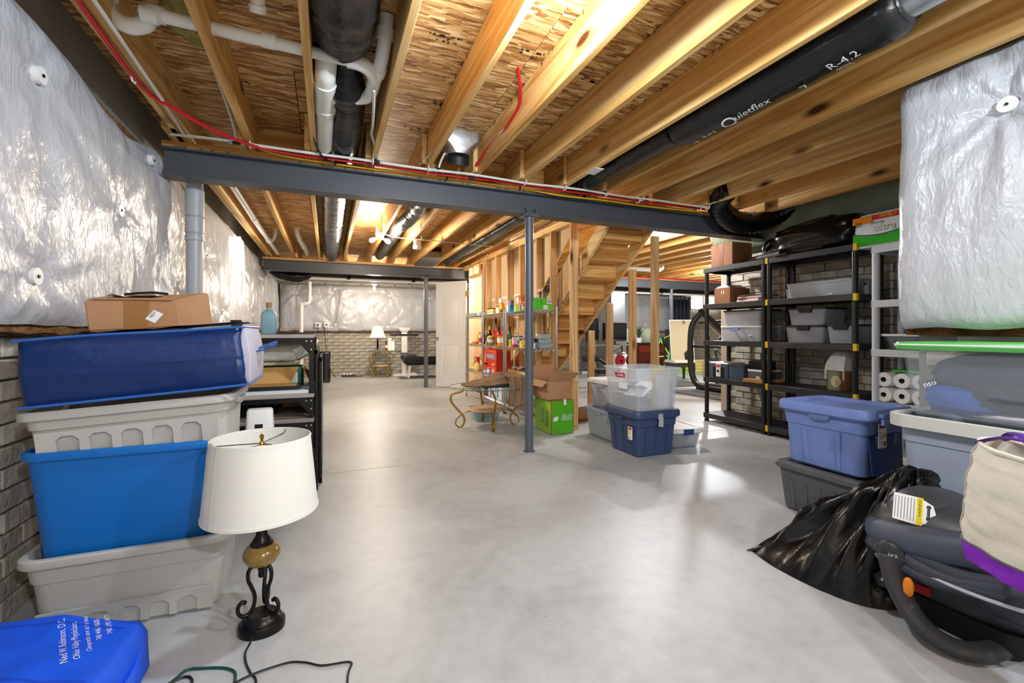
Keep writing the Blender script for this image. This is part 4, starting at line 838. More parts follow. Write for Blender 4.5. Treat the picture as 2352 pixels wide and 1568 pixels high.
obj('front_flap', MB().hexa([(-.19, -.20, .03), (.11, -.20, .03), (.11, -.196, .03), (-.19, -.196, .03), (-.19, -.133, .158), (.17, -.133, .158), (.17, -.128, .158), (-.19, -.128, .158)]), tanb, t)
obj('side_flap', MB().hexa([(.25, -.135, .02), (.255, .10, .05), (.26, .10, .05), (.255, -.135, .02), (.19, -.131, .158), (.19, .11, .158), (.194, .11, .158), (.194, -.131, .158)]), tanb, t)
obj('white_label', MB().box(-.07, -.1325, .04, .16, -.131, .12), paper, t)
for i, (x0, x1, y0, y1, z, m_, lb) in enumerate(((-.62, -.105, 3.29, 3.56, .673, mat('pale_frame', 'D9DBDD', .4), 'large white-edged picture frame lying flat in the steel rack'), (-.52, -.17, 3.31, 3.53, .699, black, 'smaller picture lying face down on the white-edged frame'))):
    q = thing('picture_frame', lb, 'picture', ((x0 + x1) / 2, (y0 + y1) / 2, z))
    obj('frame', MB().box(x0, y0, z, x1, y1, z + .024), m_, q, world=True, bev=.003)
    obj('backing', MB().box(x0 + .025, y0 + .025, z + .0243, x1 - .025, y1 - .025, z + .0255), tanb if i else mat('sky_print', '6FA3CC', .5, vary=(8, 'C7D9E4')), q, world=True)
t = thing('plastic_bag', 'shiny black bag on the lower board of the steel rack', 'bag', (-.46, 3.55, .575)); obj('bag', pillow(.16, .16, .066, 9, .1), bagblk, t, smooth=180); obj('knot', MB().sphere((.12, -.1, .02), .03, 8, 6), bagblk, t)
t = thing('cardboard_sheet', 'tan cardboard sheet standing at the back of the lower rack board', 'cardboard', (-.22, 3.9, .51)); obj('sheet', MB().box(-.16, -.005, 0, .12, .005, .125), card, t); obj('crease', MB().box(-.02, -.0056, 0, -.017, -.005, .125), card_d, t)
t = thing('paper_bag', 'crumpled white paper bag squeezed between the grey tote and the rack', 'bag', (-.36, 2.95, .44)); obj('paper', MB().rr([(0, .06, .05, .02), (.09, .07, .05, .02), (.19, .065, .04, .02), (.20, .06, .035, .02)], k=4), paper, t); obj('print', MB().box(-.02, -.0512, .04, .02, -.0505, .12), black, t)
t = thing('stool', 'low black stool hidden behind the stacked totes', 'stool', (-.36, 2.95, 0)); obj('seat', MB().box(-.09, -.08, .41, .09, .08, .439), black, t)
for x in (-.07, .07):
    for y in (-.06, .06): obj('leg', MB().box(x - .012, y - .012, 0, x + .012, y + .012, .409), black, t)
t = thing('wood_board', 'dark board leaning against the wall behind the steel rack', 'board', (-.62, 4.3, 0)); obj('board', MB().hexa([(-.02, .16, 0), (.06, .16, 0), (.06, .18, 0), (-.02, .18, 0), (-.12, .0, 1.18), (-.04, .0, 1.18), (-.04, .02, 1.18), (-.12, .02, 1.18)]), mat('dark_walnut', '3E2A20', .5), t); obj('edge_strip', MB().box(-.03, .181, 0, .07, .19, .02), black, t)

# ---------------------------------------------------------------- back room
t = thing('air_conditioner', 'black upright portable unit before the back wall', 'appliance', (-.09, 10.42, 0))
obj('cabinet', MB().rr([(.03, .15, .14, .04), (.64, .15, .14, .04), (.66, .14, .13, .04)], k=5), mat('gloss_black', '0C0B0B', .18), t)
for x in (-.11, .11): obj('foot', MB().box(x - .02, -.12, 0, x + .02, .12, .03), black, t)
obj('door_curve', MB().rr([(.05, .07, .012, .01), (.62, .07, .012, .01)], (0, 0)).xf(Matrix.Translation((.04, -.138, 0))), MATS['gloss_black'], t); obj('badge', MB().box(-.04, -.1425, .54, -.01, -.140, .56), white_pl, t)
def scroll_table(name, label, loc, H, Rt, rz, m_top, shelf_m, n=4, Rl=.40, thick=.010, double=True):
    t = thing(name, label, 'table', loc, rz)
    obj('glass_top', MB().lathe([(.001, H - thick), (Rt - .004, H - thick), (Rt, H - thick / 2), (Rt - .004, H), (.001, H)], n=64), m_top, t)
    obj('top_edge', MB().tube([(Rt * math.cos(a), Rt * math.sin(a), H - thick / 2) for a in [i * math.pi / 32 for i in range(64)]], thick * .45, 6, wrap=True), mat('glass_edge', '5F7A72', .15), t)
    for k in range(n):
        a = 2 * math.pi * k / n; ca, sa = math.cos(a), math.sin(a)
        pr = [(.62, .985), (.62, .94), (.68, .89), (.86, .85), (.93, .80), (.94, .70), (.88, .58), (.76, .44), (.66, .33), (.60, .22), (.60, .12), (.66, .03), (.70, .008)]
        P = lambda L, w=0: smoothpts([(ca * r_ * Rl - sa * w * (1 - z), sa * r_ * Rl + ca * w * (1 - z), z * (H - thick)) for r_, z in L], 4)
        lg = obj('leg', MB().tube(P(pr), .0125, 8, flat=.7), gold, t)
        obj('leg_loop', MB().tube(P([(.70, .30), (.78, .22), (.82, .14), (.80, .06), (.71, .008)]), .010, 8, flat=.7), gold, lg)
        obj('brace', MB().tube(P([(.70, .31), (.58, .37), (.46, .40), (.3, .405), (.2, .405)]), .008, 8), gold, lg)
    obj('lower_shelf', MB().lathe([(.001, .41 * H), (.19 * Rl / .4, .41 * H), (.20 * Rl / .4, .425 * H), (.19 * Rl / .4, .445 * H), (.001, .445 * H)], n=40), shelf_m, t)
    return t
scroll_table('side_table', 'gold side table with a round glass top before the back wall', (1.19, 11.12, 0), .63, .31, .5, glass, maple, 4, .36)
t = thing('table_lamp', 'small lamp with a cream bell shade on the gold side table', 'lamp', (1.10, 11.08, .6315))
obj('base', MB().lathe([(.001, 0), (.07, 0), (.07, .012), (.02, .03), (.001, .03)], n=20), chrome, t); obj('stem', MB().lathe([(.015, .03), (.022, .08), (.026, .16), (.020, .26), (.012, .30)], n=16), dk, t)
obj('lamp_shade', MB().lathe([(.20, .31), (.165, .37), (.13, .46), (.11, .58), (.107, .58), (.16, .37), (.197, .31)], n=28), mat('cream_shade', 'EFE6D2', .8), t)
t = thing('soap_bottle', 'amber pump bottle on the gold side table', 'bottle', (1.30, 11.10, .6315)); obj('body', MB().lathe([(.001, 0), (.03, 0), (.032, .07), (.030, .12), (.012, .15), (.012, .16), (.001, .16)], n=16), mat('amber_soap', '8A3A10', .2), t); obj('label_band', MB().lathe([(.033, .06), (.033, .13)], n=16), paper, t); obj('pump', MB().cyl((0, 0, .16), (0, 0, .22), .014).box(-.008, -.04, .215, .008, .01, .23), black, t)
for i, (x, h) in enumerate(((1.385, .30), (1.465, .22))):
    t = thing('paper_cups', ('tall column of stacked white cups on the gold side table', 'shorter column of stacked white cups at the edge of the gold table')[i], 'cups', (x, 11.12, .6315)); b = MB()
    obj('cup', MB().lathe([(.001, 0), (.046, 0), (.040, h), (.001, h)], n=18), paper, t); obj('rim', MB().lathe([(.047, 0), (.050, .006), (.047, .012)], n=18), paper, t)
t = thing('massage_table', 'black padded bench behind the far post', 'bench', (2.1, 10.7, 0))
lth = mat('black_leather', '121214', .35, bump=(60, .1))
obj('pad', MB().rr([(.34, .44, .24, .03), (.36, .45, .25, .04), (.47, .45, .25, .05), (.49, .43, .23, .05)], k=5), lth, t)
obj('head_pad', MB().rr([(.46, .19, .19, .05), (.52, .18, .18, .06), (.54, .12, .12, .06)], (-.32, 0), 5), lth, t); obj('frame', MB().box(-.4, -.2, .30, .4, .2, .339), blk_metal, t)
for x in (-.34, .34):
    for s in (-1, 1): obj('leg', MB().hexa([(x - .05, s * .16 - .02, 0), (x - .01, s * .16 - .02, 0), (x - .01, s * .16 + .02, 0), (x - .05, s * .16 + .02, 0), (x - .02, s * .16 - .02, .299), (x + .03, s * .16 - .02, .299), (x + .03, s * .16 + .02, .299), (x - .02, s * .16 + .02, .299)]), white_pl, t)
t = thing('exercise_column', 'white exercise column with a black crossbar behind the padded bench', 'machine', (1.78, 11.45, 0))
obj('column', MB().rr([(.04, .07, .05, .015), (1.08, .07, .05, .015)]), white_pl, t); obj('grip_band', MB().rr([(.38, .075, .055, .015), (.56, .075, .055, .015)]), dark_pl, t)
obj('crossbar', MB().cyl((-.36, -.06, 1.0), (.34, -.06, 1.0), .022), black, t); obj('top_tray', MB().rr([(1.081, .09, .07, .03), (1.16, .16, .10, .04), (1.18, .16, .10, .04)]), white_pl, t); obj('foot_plate', MB().rr([(0, .30, .2, .03), (.04, .28, .18, .03)]), white_pl, t)
t = thing('floor_mat', 'pale grey mat under the black padded bench', 'mat', (2.05, 10.62, 0)); obj('mat', MB().rr([(0.0005, .55, .36, .02), (.008, .55, .36, .02)]), mat('grey_mat', 'A6A7A4', .8), t); obj('border', MB().rr([(.0081, .52, .33, .02), (.0095, .52, .33, .02)]), mat('dark_mat', '5C5C5C', .85), t)
t = thing('power_strip', 'black power strip with white plugs on the floor at the back wall', 'power strip', (.47, 11.55, 0)); obj('body', MB().rr([(0, .16, .04, .01), (.04, .15, .035, .01)]), black, t)
for x in (-.1, -.03, .04): obj('plug', MB().rr([(.041, .025, .025, .008), (.085, .02, .02, .008)], (x, 0)), white_pl, t)
obj('cord', MB().tube(smoothpts([(.15, 0, .01), (.35, -.05, .006), (.2, -.18, .006), (-.1, -.14, .006), (-.3, -.05, .006), (-.45, .1, .3), (-.52, .11, .9), (-.55, .14, 1.2)], 6), .007, 6), black, t)
for i, (x, lb) in enumerate(((-.21, 'left white wall outlet low on the back blanket'), (-.02, 'right white wall outlet with two black plugs on the back blanket'))):
    t = thing('wall_outlet', lb, 'outlet', (x, 11.755, 1.24)); obj('plate', MB().box(-.06, -.01, -.06, .06, .005, .06), white_pl, t); obj('plug', MB().cyl((0, -.01, .01), (0, -.05, .01), .02, n=8), black, t)
t = thing('power_cable', 'black cable hanging from the left outlet beside a white tag', 'cable', (-.21, 11.70, 1.2)); pipe('cord', [(-.21, 11.70, 1.24), (-.22, 11.70, 1.1), (-.30, 11.72, .9), (-.42, 11.74, .6), (-.6, 11.7, .4)], .007, black, t, 6, 5); obj('tag', MB().hexa([(-.42, 11.68, .78), (-.27, 11.68, .70), (-.27, 11.70, .70), (-.42, 11.70, .78), (-.34, 11.68, .96), (-.19, 11.68, .88), (-.19, 11.70, .88), (-.34, 11.70, .96)]), paper, t, world=True)
t = thing('power_cable', 'thin dark cable drooping down the back blanket', 'cable', (.3, 11.74, 1.6)); pipe('cord', [(.29, 11.70, 2.1), (.27, 11.71, 1.8), (.20, 11.70, 1.4), (.12, 11.72, 1.15)], .005, black, t, 6, 5)
# ---------------------------------------------------------------- middle: wire racks and groceries
WX0, WX1 = 2.165, 2.475
WZ = (1.335, .885, .46, .14)
def wire_rack(label, y0, y1):
    t = thing('wire_rack', label, 'shelf', (WX0, y0, 0), group='chrome wire racks along the stud wall')
    for x in (WX0, WX1):
        for y in (y0, y1):
            p = obj('post', MB().cyl((x, y, .03), (x, y, 1.375), .0125, n=10), chrome, t, world=True)
            obj('foot', MB().cyl((x, y, 0), (x, y, .03), .011, n=8), black, p, world=True); obj('cap', MB().sphere((x, y, 1.375), .013, 8, 5), chrome, p, world=True)
    for z in WZ:
        fr = MB()
        for (xa, ya, xb, yb) in ((WX0, y0, WX0, y1), (WX1, y0, WX1, y1), (WX0, y0, WX1, y0), (WX0, y1, WX1, y1)):
            for dz in (-.004, -.034): fr.cyl((xa, ya, z + dz), (xb, yb, z + dz), .0035, n=5)
            n = max(4, int(math.hypot(xb - xa, yb - ya) / .028))
            pts = [(xa + (xb - xa) * i / n, ya + (yb - ya) * i / n, z - .006 - (.026 if i % 2 else 0)) for i in range(n + 1)]
            fr.tube(pts, .0026, 4)
        s = obj('shelf_frame', fr, chrome, t, world=True)
        dk_ = MB(); m = int((y1 - y0) / .022)
        for i in range(1, m): dk_.cyl((WX0, y0 + (y1 - y0) * i / m, z - .004), (WX1, y0 + (y1 - y0) * i / m, z - .004), .002, n=4)
        for x in (WX0 + .1, WX0 + .21): dk_.cyl((x, y0, z - .009), (x, y1, z - .009), .003, n=4)
        obj('wire_deck', dk_, chrome, s, world=True, kind='stuff')
    return t
wire_rack('chrome wire rack nearest the grey post, right of the other two', 4.66, 5.50)
wire_rack('middle chrome wire rack holding the oil bottles', 5.56, 6.42)
wire_rack('chrome wire rack farthest back beside the white door', 6.45, 7.30)
CM = {}
def cm(hexc, rough=.5, **k):
    if (hexc, rough) not in CM: CM[(hexc, rough)] = mat('colour_%d' % len(CM), hexc, rough, **k)
    return CM[(hexc, rough)]
def pack(name, label, cat, x, y, z, w, d, h, c, bands=(), rz=0, group=None, round_=.003, mark=None):
    """carton: d along x (faces -x), w along y; bands = (part, colour, z0, z1, y0, y1) as fractions on the -x face"""
    t = thing(name, label, cat, (x, y, z + .0005), rz, group)
    obj('carton', MB().rr([(0, d / 2, w / 2, round_), (h, d / 2, w / 2, round_)], k=1), cm(c), t)
    for pn, bc, z0, z1, ya, yb in bands:
        b = MB().box(-d / 2 - .0015, -w / 2 + ya * w, h * z0, -d / 2 - .0003, -w / 2 + yb * w, h * z1)
        b.box(-d / 2 + d * .04, -w / 2 - .0015, h * z0, d / 2 - d * .04, -w / 2 - .0003, h * z1) if ya == 0 else None
        obj(pn, b, cm(bc), t)
    return t
def oval(t, x, y, z, ry, rz_, c, name='emblem'): obj(name, MB().loft([[(x - .0022 + e, y + ry * math.cos(i * .5236), z + rz_ * math.sin(i * .5236)) for i in range(12)] for e in (0, .001)]), cm(c), t)
def round_thing(name, label, cat, x, y, z, prof, c, lid=None, band=None, group=None, rough=.3, n=16, **k):
    """jar, can or bottle: prof = body; lid = (r, z0, z1, colour); band = (r, z0, z1, colour)"""
    t = thing(name, label, cat, (x, y, z + .0005), 0, group)
    obj('body', MB().lathe([(.001, 0)] + list(prof) + [(.001, prof[-1][1])], n=n), cm(c, rough, **k), t)
    if lid: obj('lid', MB().lathe([(.001, lid[1]), (lid[0], lid[1]), (lid[0], lid[2]), (.001, lid[2])], n=n), cm(lid[3]), t)
    if band: obj('label_band', MB().lathe([(band[0], band[1]), (band[0], band[2])], n=n), cm(band[3]), t)
    return t
z = WZ[0]
t = thing('foil_tray', 'flat pale tray lying at the left end of the top wire shelf', 'tray', (2.3, 7.05, z)); obj('tray', MB().rr([(.0, .13, .22, .02), (.03, .15, .25, .02), (.03, .145, .245, .02), (.004, .12, .21, .02)]), cm('BFD0D2', .3), t); obj('rim', MB().rr([(.028, .152, .252, .02), (.034, .152, .252, .02)], cap=(0, 0)), cm('D8E0E0'), t)
t = thing('magazine', 'dark magazine lying on the pale tray', 'magazine', (2.28, 7.12, z + .035)); obj('pages', MB().rr([(0, .10, .14, .004), (.012, .10, .14, .004)], rot=.2), cm('2A2018'), t); obj('cover_picture', MB().rr([(.0121, .09, .05, .004), (.013, .09, .05, .004)], (0, -.07), rot=.2), cm('C98A30'), t)
t = thing('magazine', 'blue and white magazine lying beside the dark magazine', 'magazine', (2.26, 6.68, z)); obj('pages', MB().rr([(0, .09, .13, .004), (.05, .09, .13, .004)], rot=-.1), cm('B7BFCC'), t); obj('cover_picture', MB().rr([(.0501, .07, .05, .004), (.051, .07, .05, .004)], (0, -.06), rot=-.1), cm('3D7FA8'), t)
for i, y in enumerate((6.33, 6.19)): round_thing('jar', ('left white jar with a black lid on the top wire shelf', 'right white jar with a black lid on the top wire shelf')[i], 'jar', 2.25, y, z, [(.05, 0), (.052, .01), (.052, .075)], 'E9E2CE', (.053, .075, .09, '1A1A1A'), (.0525, .02, .06, 'E7C96A'))
t = pack('snack_box', 'yellow snack carton with a dark top band on the top wire shelf', 'box', 2.26, 5.97, z, .16, .07, .135, 'E9A92E', [('top_band', '4A2B20', .72, .92, .1, .9), ('picture', 'F0D9C8', .08, .6, .15, .9)])
t = round_thing('bottle', 'orange bottle with a white cap tipped over beside the yellow carton', 'bottle', 2.24, 5.80, z + .05, [(.035, 0), (.036, .09), (.02, .105)], 'F2A51E', (.028, .105, .17, 'F4F2EE')); tilt(t, 0, R(-28))
pack('carton', 'white and blue carton under the pink magazine carton', 'box', 2.26, 5.53, z, .13, .10, .09, 'EAF0F4', [('side_panel', '2E86B8', 0, 1, 0, .45)])
pack('carton', 'pink, navy and white carton stacked on the white and blue carton', 'box', 2.26, 5.51, z + .0905, .13, .09, .07, '5E7FA8', [('picture', 'C0307A', .2, 1, .25, .7), ('side_panel', 'F0B9C8', .0, 1, .75, 1)])
pack('carton', 'tall pale blue carton left of the orange carton', 'box', 2.30, 5.37, z, .06, .09, .165, 'BBD6EC', [('stripe', 'DCEAF4', 0, .4, 0, 1)])
pack('carton', 'lime green carton with a white emblem under the orange carton', 'box', 2.25, 5.16, z, .20, .13, .07, '6FB52A', [('side_panel', 'BFE05A', 0, 1, .72, 1)]); oval(bpy.data.objects['carton.004'] if 'carton.004' in bpy.data.objects else t, -.065, -.01, .03, .04, .02, 'E8F0E0') if False else None
q = pack('carton', 'orange carton with a white egg-shaped emblem on the lime carton', 'box', 2.25, 5.14, z + .0705, .23, .13, .125, 'D9701E', [('side_panel', 'F0B428', 0, 1, .76, 1), ('picture', '8A4A1E', .55, .95, .02, .35)]); oval(q, -.065, 0, .065, .038, .045, 'E9EEF2')
round_thing('bottle', 'pink and white bottle in front of the teal bottle on the top wire shelf', 'bottle', 2.20, 4.98, z, [(.03, 0), (.031, .06), (.02, .085), (.012, .09)], 'EE8F8A', (.014, .09, .11, 'F2E4E2'), (.032, .02, .055, 'F6DCDA'))
round_thing('bottle', 'teal bottle standing between the pink bottle and the lime packs', 'bottle', 2.22, 4.88, z, [(.035, 0), (.036, .075), (.02, .09)], '3F8F8C', (.02, .09, .10, '2A6A6C'))
round_thing('bottle', 'orange syrup bottle with a white cap on the top wire shelf', 'bottle', 2.31, 5.02, z, [(.045, 0), (.047, .09), (.032, .13), (.018, .165), (.014, .17)], 'E08A10', (.018, .17, .205, 'F6F4F0'), (.048, .03, .085, 'C8501A'))
pack('carton', 'bright green carton half behind the grey post', 'box', 2.24, 4.76, z, .10, .12, .14, '53C72E', [('label', 'B8F0A0', .5, .95, .1, .6)])
q = pack('carton', 'lime carton with a white emblem right of the grey post', 'box', 2.385, 4.79, z, .12, .15, .068, '63C81C'); obj('emblem', MB().box(-.05, -.0615, .008, .01, -.0603, .058), cm('E6E9E2'), q)
q = pack('carton', 'lime carton with a white barcode label, topmost right of the grey post', 'box', 2.39, 4.80, z + .0688, .11, .13, .068, '63C81C'); obj('emblem', MB().box(0, -.0565, .006, .063, -.0553, .062), cm('E6E9E2'), q); obj('barcode', MB().box(.01, -.0575, .02, .025, -.0566, .05).box(.038, -.0575, .02, .055, -.0566, .05), cm('7080A8'), q)
t = thing('spray_bottle', 'white spray bottle with a black trigger behind the lime cartons', 'bottle', (2.40, 4.98, z + .0005)); obj('body', MB().lathe([(.001, 0), (.035, 0), (.036, .15), (.016, .19), (.014, .20)], n=14), paper, t); obj('trigger', MB().box(-.012, -.05, .20, .012, .025, .235).box(-.008, -.045, .165, .008, -.03, .205), black, t)
z = WZ[1]
pack('snack_box', 'small red and orange packet on the farthest second wire shelf', 'box', 2.25, 6.98, z, .20, .10, .035, 'D8503A', [('label', 'B8B4A8', .1, .9, .4, .7)], round_=.01)
round_thing('bottle', 'lime yellow squeeze bottle on the farthest rack', 'bottle', 2.30, 7.05, z, [(.03, 0), (.032, .12), (.015, .17)], 'C9C82A', (.016, .17, .19, 'E8D83A'))
round_thing('bottle', 'dark sauce bottle behind the striped bottle on the farthest rack', 'bottle', 2.33, 6.88, z, [(.028, 0), (.03, .12), (.013, .16), (.012, .19)], '2A1C12', (.014, .19, .20, '1A1A1A'))
round_thing('bottle', 'red and white striped bottle at the near end of the farthest rack', 'bottle', 2.22, 6.72, z, [(.026, 0), (.028, .11), (.014, .15), (.012, .17)], 'E7D8C8', (.013, .17, .185, 'D06A4A'), (.0285, .03, .10, 'C84048'))
for i, (y, x, h, c, cp, lb) in enumerate(((6.34, 2.24, .27, '17120E', 'E8B83A', 'black wine bottle with a yellow collar on the middle wire rack'), (6.22, 2.34, .26, '2A3410', '141414', 'dark green oil bottle left of two like it on the middle wire rack'), (6.08, 2.36, .26, '2F3A12', '141414', 'dark green oil bottle between two like it on the middle wire rack'), (5.86, 2.37, .26, '36421A', '141414', 'dark green oil bottle nearest the rack post on the middle wire rack'))):
    round_thing('bottle', lb, 'bottle', x, y, z, [(.036, 0), (.038, .01), (.038, h * .55), (.030, h * .66), (.015, h * .76), (.013, h * .98)], c, (.0155, h * .82, h + .01, cp), (.0385, h * .15, h * .45, 'E6E8E2' if i in (0,) else '4A5A22'), rough=.12)
for i, y in enumerate((6.55, 6.38, 6.27, 6.16)): round_thing('jar', 'jar with a round red cap at the back of the middle wire rack' if 0 else ('first', 'second', 'third', 'fourth')[i] + ' red-capped jar from the left, at the back of the middle wire rack', 'jar', 2.44, y + .16, z, [(.03, 0), (.031, .15), (.026, .17)], 'C86A3A', (.032, .17, .215, 'E0301E'), group='red-capped jars')
round_thing('jar', 'pickle jar with a yellow lid at the front of the middle wire rack', 'jar', 2.205, 6.17, z, [(.044, 0), (.047, .01), (.047, .10), (.040, .118)], '8C7A1C', (.043, .118, .138, 'E2C21E'), (.0478, .04, .085, 'B9C4DC'))
round_thing('tub', 'orange and white tub with a red lid on the middle wire rack', 'tub', 2.22, 5.83, z, [(.046, 0), (.048, .12), (.046, .14)], 'E88A2A', (.049, .14, .168, 'D8201C'), (.0487, .045, .11, 'F3E9DE'))
for i, (y, zz, c) in enumerate(((5.62, .075, '2E2A2A'), (5.52, .075, '8C9096'), (5.42, .075, '1C1C1E'), (5.33, .075, 'A8AAAE'), (5.55, 0, '4A2A22'), (5.44, 0, '3A2E2A'))): round_thing('food_can', ('dark can at the left of the upper can row on the second wire shelf', 'grey can second in the upper can row', 'black can third in the upper can row', 'light grey can last in the upper can row', 'left brown can under the upper can row', 'right brown can under the upper can row')[i], 'can', 2.36 if not zz else 2.38, y, z + zz, [(.038, 0), (.038, .072)], c, (.0385, .066, .073, 'C9CCD0'), (.0386, .012, .05, 'D8D2C8'), group='food cans on the second wire shelf')
round_thing('food_can', 'yellow can with green marks in front of the blue carton', 'can', 2.21, 5.42, z, [(.032, 0), (.032, .095)], 'E4D43A', (.0325, .09, .096, 'D8DCC8'), (.0326, .03, .08, 'B8C83A'))
pack('carton', 'pale pink upright carton beside the yellow can', 'box', 2.22, 5.32, z, .05, .06, .12, 'F0C4CC', [('stripe', 'D83048', 0, .3, 0, 1)])
pack('carton', 'long slate blue carton under the black lid carton', 'box', 2.32, 5.0, z, .42, .14, .075, '5F86A4', [('side_panel', '8FB0C4', .1, .9, .82, .98)])
q = pack('carton', 'long black carton with white script on the slate blue carton', 'box', 2.32, 5.0, z + .0755, .42, .14, .04, '14161E'); text('lettering', 'Square Form', .045, ink_w, q, (2.2485, 5.17, z + .085), (0, -1, 0), (0, 0, 1))
q = pack('carton', 'yellow carton lettered fresh in front of the slate blue carton', 'box', 2.205, 4.92, z, .30, .05, .085, 'D8C81C', [('side_panel', 'F0E090', 0, 1, .86, 1)])
text('lettering', 'GLAD', .034, cm('C8201C'), q, (2.179, 5.02, z + .05), (0, -1, 0), (0, 0, 1)); text('lettering', 'FRESH', .04, cm('3A3A18'), q, (2.179, 4.97, z + .015), (0, -1, 0), (0, 0, 1))
round_thing('jar', 'small white tub standing right of the yellow carton', 'tub', 2.20, 4.73, z, [(.03, 0), (.032, .055)], 'F2F0EC', (.033, .055, .062, 'FFFFFF'))
gl = mat('pale_glassware', 'B9CCCC', .12, alpha=.6)
for i in range(3):
    t = thing('glass_container', ('bottom', 'middle', 'top')[i] + ' glass container of the three stacked right of the grey post', 'container', (2.37, 4.79, z + .001 + .056 * i), 0, 'glass containers stacked on the second wire shelf')
    obj('dish', MB().rr([(0, .08 - .008 * i, .07, .02), (.04, .088 - .008 * i, .08, .025), (.044, .088 - .008 * i, .08, .025), (.044, .08 - .008 * i, .07, .02), (.006, .07 - .008 * i, .06, .018)]), gl, t); obj('lid', MB().rr([(.0445, .09 - .008 * i, .082, .025), (.053, .088 - .008 * i, .08, .025)]), gl, t)
z = WZ[2]
pack('carton', 'red carton at the far end of the third wire shelf', 'box', 2.32, 7.16, z, .14, .08, .20, 'C41A22', [('label', 'E8D0C8', .7, .9, .2, .6)])
round_thing('jar', 'yellow jar with a pale lid on the farthest third wire shelf', 'jar', 2.22, 7.08, z, [(.038, 0), (.04, .09), (.03, .11)], 'E4C21E', (.032, .11, .14, 'E9E29A'), (.0407, .02, .06, 'F2EBD0'))
round_thing('bottle', 'squat pale yellow bottle on the farthest third wire shelf', 'bottle', 2.21, 6.85, z, [(.05, 0), (.056, .05), (.045, .10), (.02, .125)], 'E8CC6A', (.02, .125, .14, 'D8D2B8'), (.0565, .03, .07, 'F0E49A'))
pack('carton', 'tan cereal carton with a white badge behind the yellow bottles', 'box', 2.33, 6.92, z, .16, .06, .25, 'D89038', [('label', 'EDEBE6', .35, .62, .2, .8)])
q = pack('carton', 'large red carton with a grey name panel on the middle wire rack', 'box', 2.31, 6.18, z, .46, .22, .36, 'D02A16', [('name_panel', '7E8084', .62, .84, .10, .86), ('lid_band', 'E8452A', .9, 1, 0, 1)]); text('lettering', 'KitchenAid', .062, cm('E6E6E6'), q, (2.1975, 6.355, z + .245), (0, -1, 0), (0, 0, 1))
pack('carton', 'orange panelled carton left of the large red carton', 'box', 2.34, 6.60, z, .20, .12, .33, 'E4622A', [('side_panel', 'E9B48A', .35, .9, .2, .8)])
round_thing('bottle', 'small red bottle with a black cap before the large red carton', 'bottle', 2.19, 6.36, z + .0, [(.034, 0), (.036, .06), (.034, .07), (.034, .12), (.02, .135)], 'DC4426', (.026, .135, .16, '1A1A1A'), (.0367, .01, .055, 'BFC0C4'))
round_thing('food_can', 'blue and white can before the large red carton', 'can', 2.185, 6.22, z, [(.03, 0), (.03, .095)], '7FAFD0', (.0305, .09, .096, 'D9DADC'), (.0306, .03, .07, 'E8F0F4'))
round_thing('tub', 'orange tub with a pale lid before the large red carton', 'tub', 2.22, 6.05, z, [(.045, 0), (.05, .15)], 'E06A42', (.052, .15, .16, 'E9C8B4'), (.0503, .03, .09, 'E9A48A'))
# basket
t = thing('wicker_basket', 'wicker basket with a tall hoop handle on the nearest third wire shelf', 'basket', (2.32, 5.36, z)); wk = mat('wicker', 'B98446', .7, bump=(80, .5))
b = MB()
for i in range(7): b.tube([(.115 * (1 + .04 * i) * math.cos(a), .20 * (1 + .04 * i) * math.sin(a), .014 + i * .018 + .004 * math.sin(a * 12 + i * 3.14)) for a in [k * math.pi / 24 for k in range(48)]], .010, 6, wrap=True)
obj('weave', b, wk, t); obj('bottom', MB().lathe([(.001, .002), (.115, .002), (.115, .01), (.001, .01)], n=24, sy=1.75), wk, t)
obj('handle', MB().tube(smoothpts([(0, -.22, .11), (0, -.21, .25), (0, -.13, .36), (0, 0, .395), (0, .13, .36), (0, .21, .25), (0, .22, .11)], 6), .012, 8), mat('pale_wicker', 'D8B076', .7, bump=(80, .5)), t)
for i, (dx, dy, c) in enumerate(((-.05, -.09, '6A3A1E'), (.04, .02, '4A2A1A'), (-.05, .08, '8A5A2A'))): round_thing('jar', ('brown jar in the near end of the wicker basket', 'dark jar in the middle of the wicker basket', 'amber jar in the far end of the wicker basket')[i], 'jar', 2.32 + dx, 5.36 + dy, z + .011, [(.036, 0), (.038, .12), (.03, .135)], c, (.034, .135, .155, 'A8AAAC'), (.0387, .03, .10, 'E6D88A'), group='jars in the wicker basket')
pack('carton', 'yellow and white carton right of the wicker basket', 'box', 2.26, 4.97, z, .30, .16, .115, 'E6E6E4', [('side_panel', 'E8B81C', 0, .98, .42, 1)])
t = thing('folded_paper', 'crumpled grey and white papers at the near end of the third wire shelf', 'paper', (2.33, 4.76, z + .001)); obj('sheets', MB().grid(lambda a, c: (-.12 + .24 * a, -.08 + .16 * c, .02 + .03 * abs(nz(a * 4, c * 4)) + .04 * a * c), 14, 12), cm('C9CCD0'), t); obj('bag_print', MB().grid(lambda a, c: (-.08 + .12 * a, -.05 + .08 * c, .062 + .02 * abs(nz(a * 4, c * 4))), 8, 6), cm('E6D83A'), t)
z = WZ[3]
q = pack('carton', 'white and blue laundry carton on the bottom wire shelf', 'box', 2.30, 6.12, z, .26, .22, .22, 'E9EDF2', [('side_panel', '5A6FA8', 0, 1, .5, .75)]); text('lettering', 'PRINTER', .05, cm('5A6FA8'), q, (2.1865, 6.03, z + .015), (0, 0, 1), (0, 1, 0))
q = pack('carton', 'second white carton with a blue stripe left of the laundry carton', 'box', 2.30, 5.83, z, .24, .22, .22, 'E6EAF0', [('side_panel', '4F9AC8', .1, .9, .5, .8)]); text('lettering', 'Ink', .06, cm('5A6FA8'), q, (2.1865, 5.92, z + .1), (0, 0, 1), (0, 1, 0))
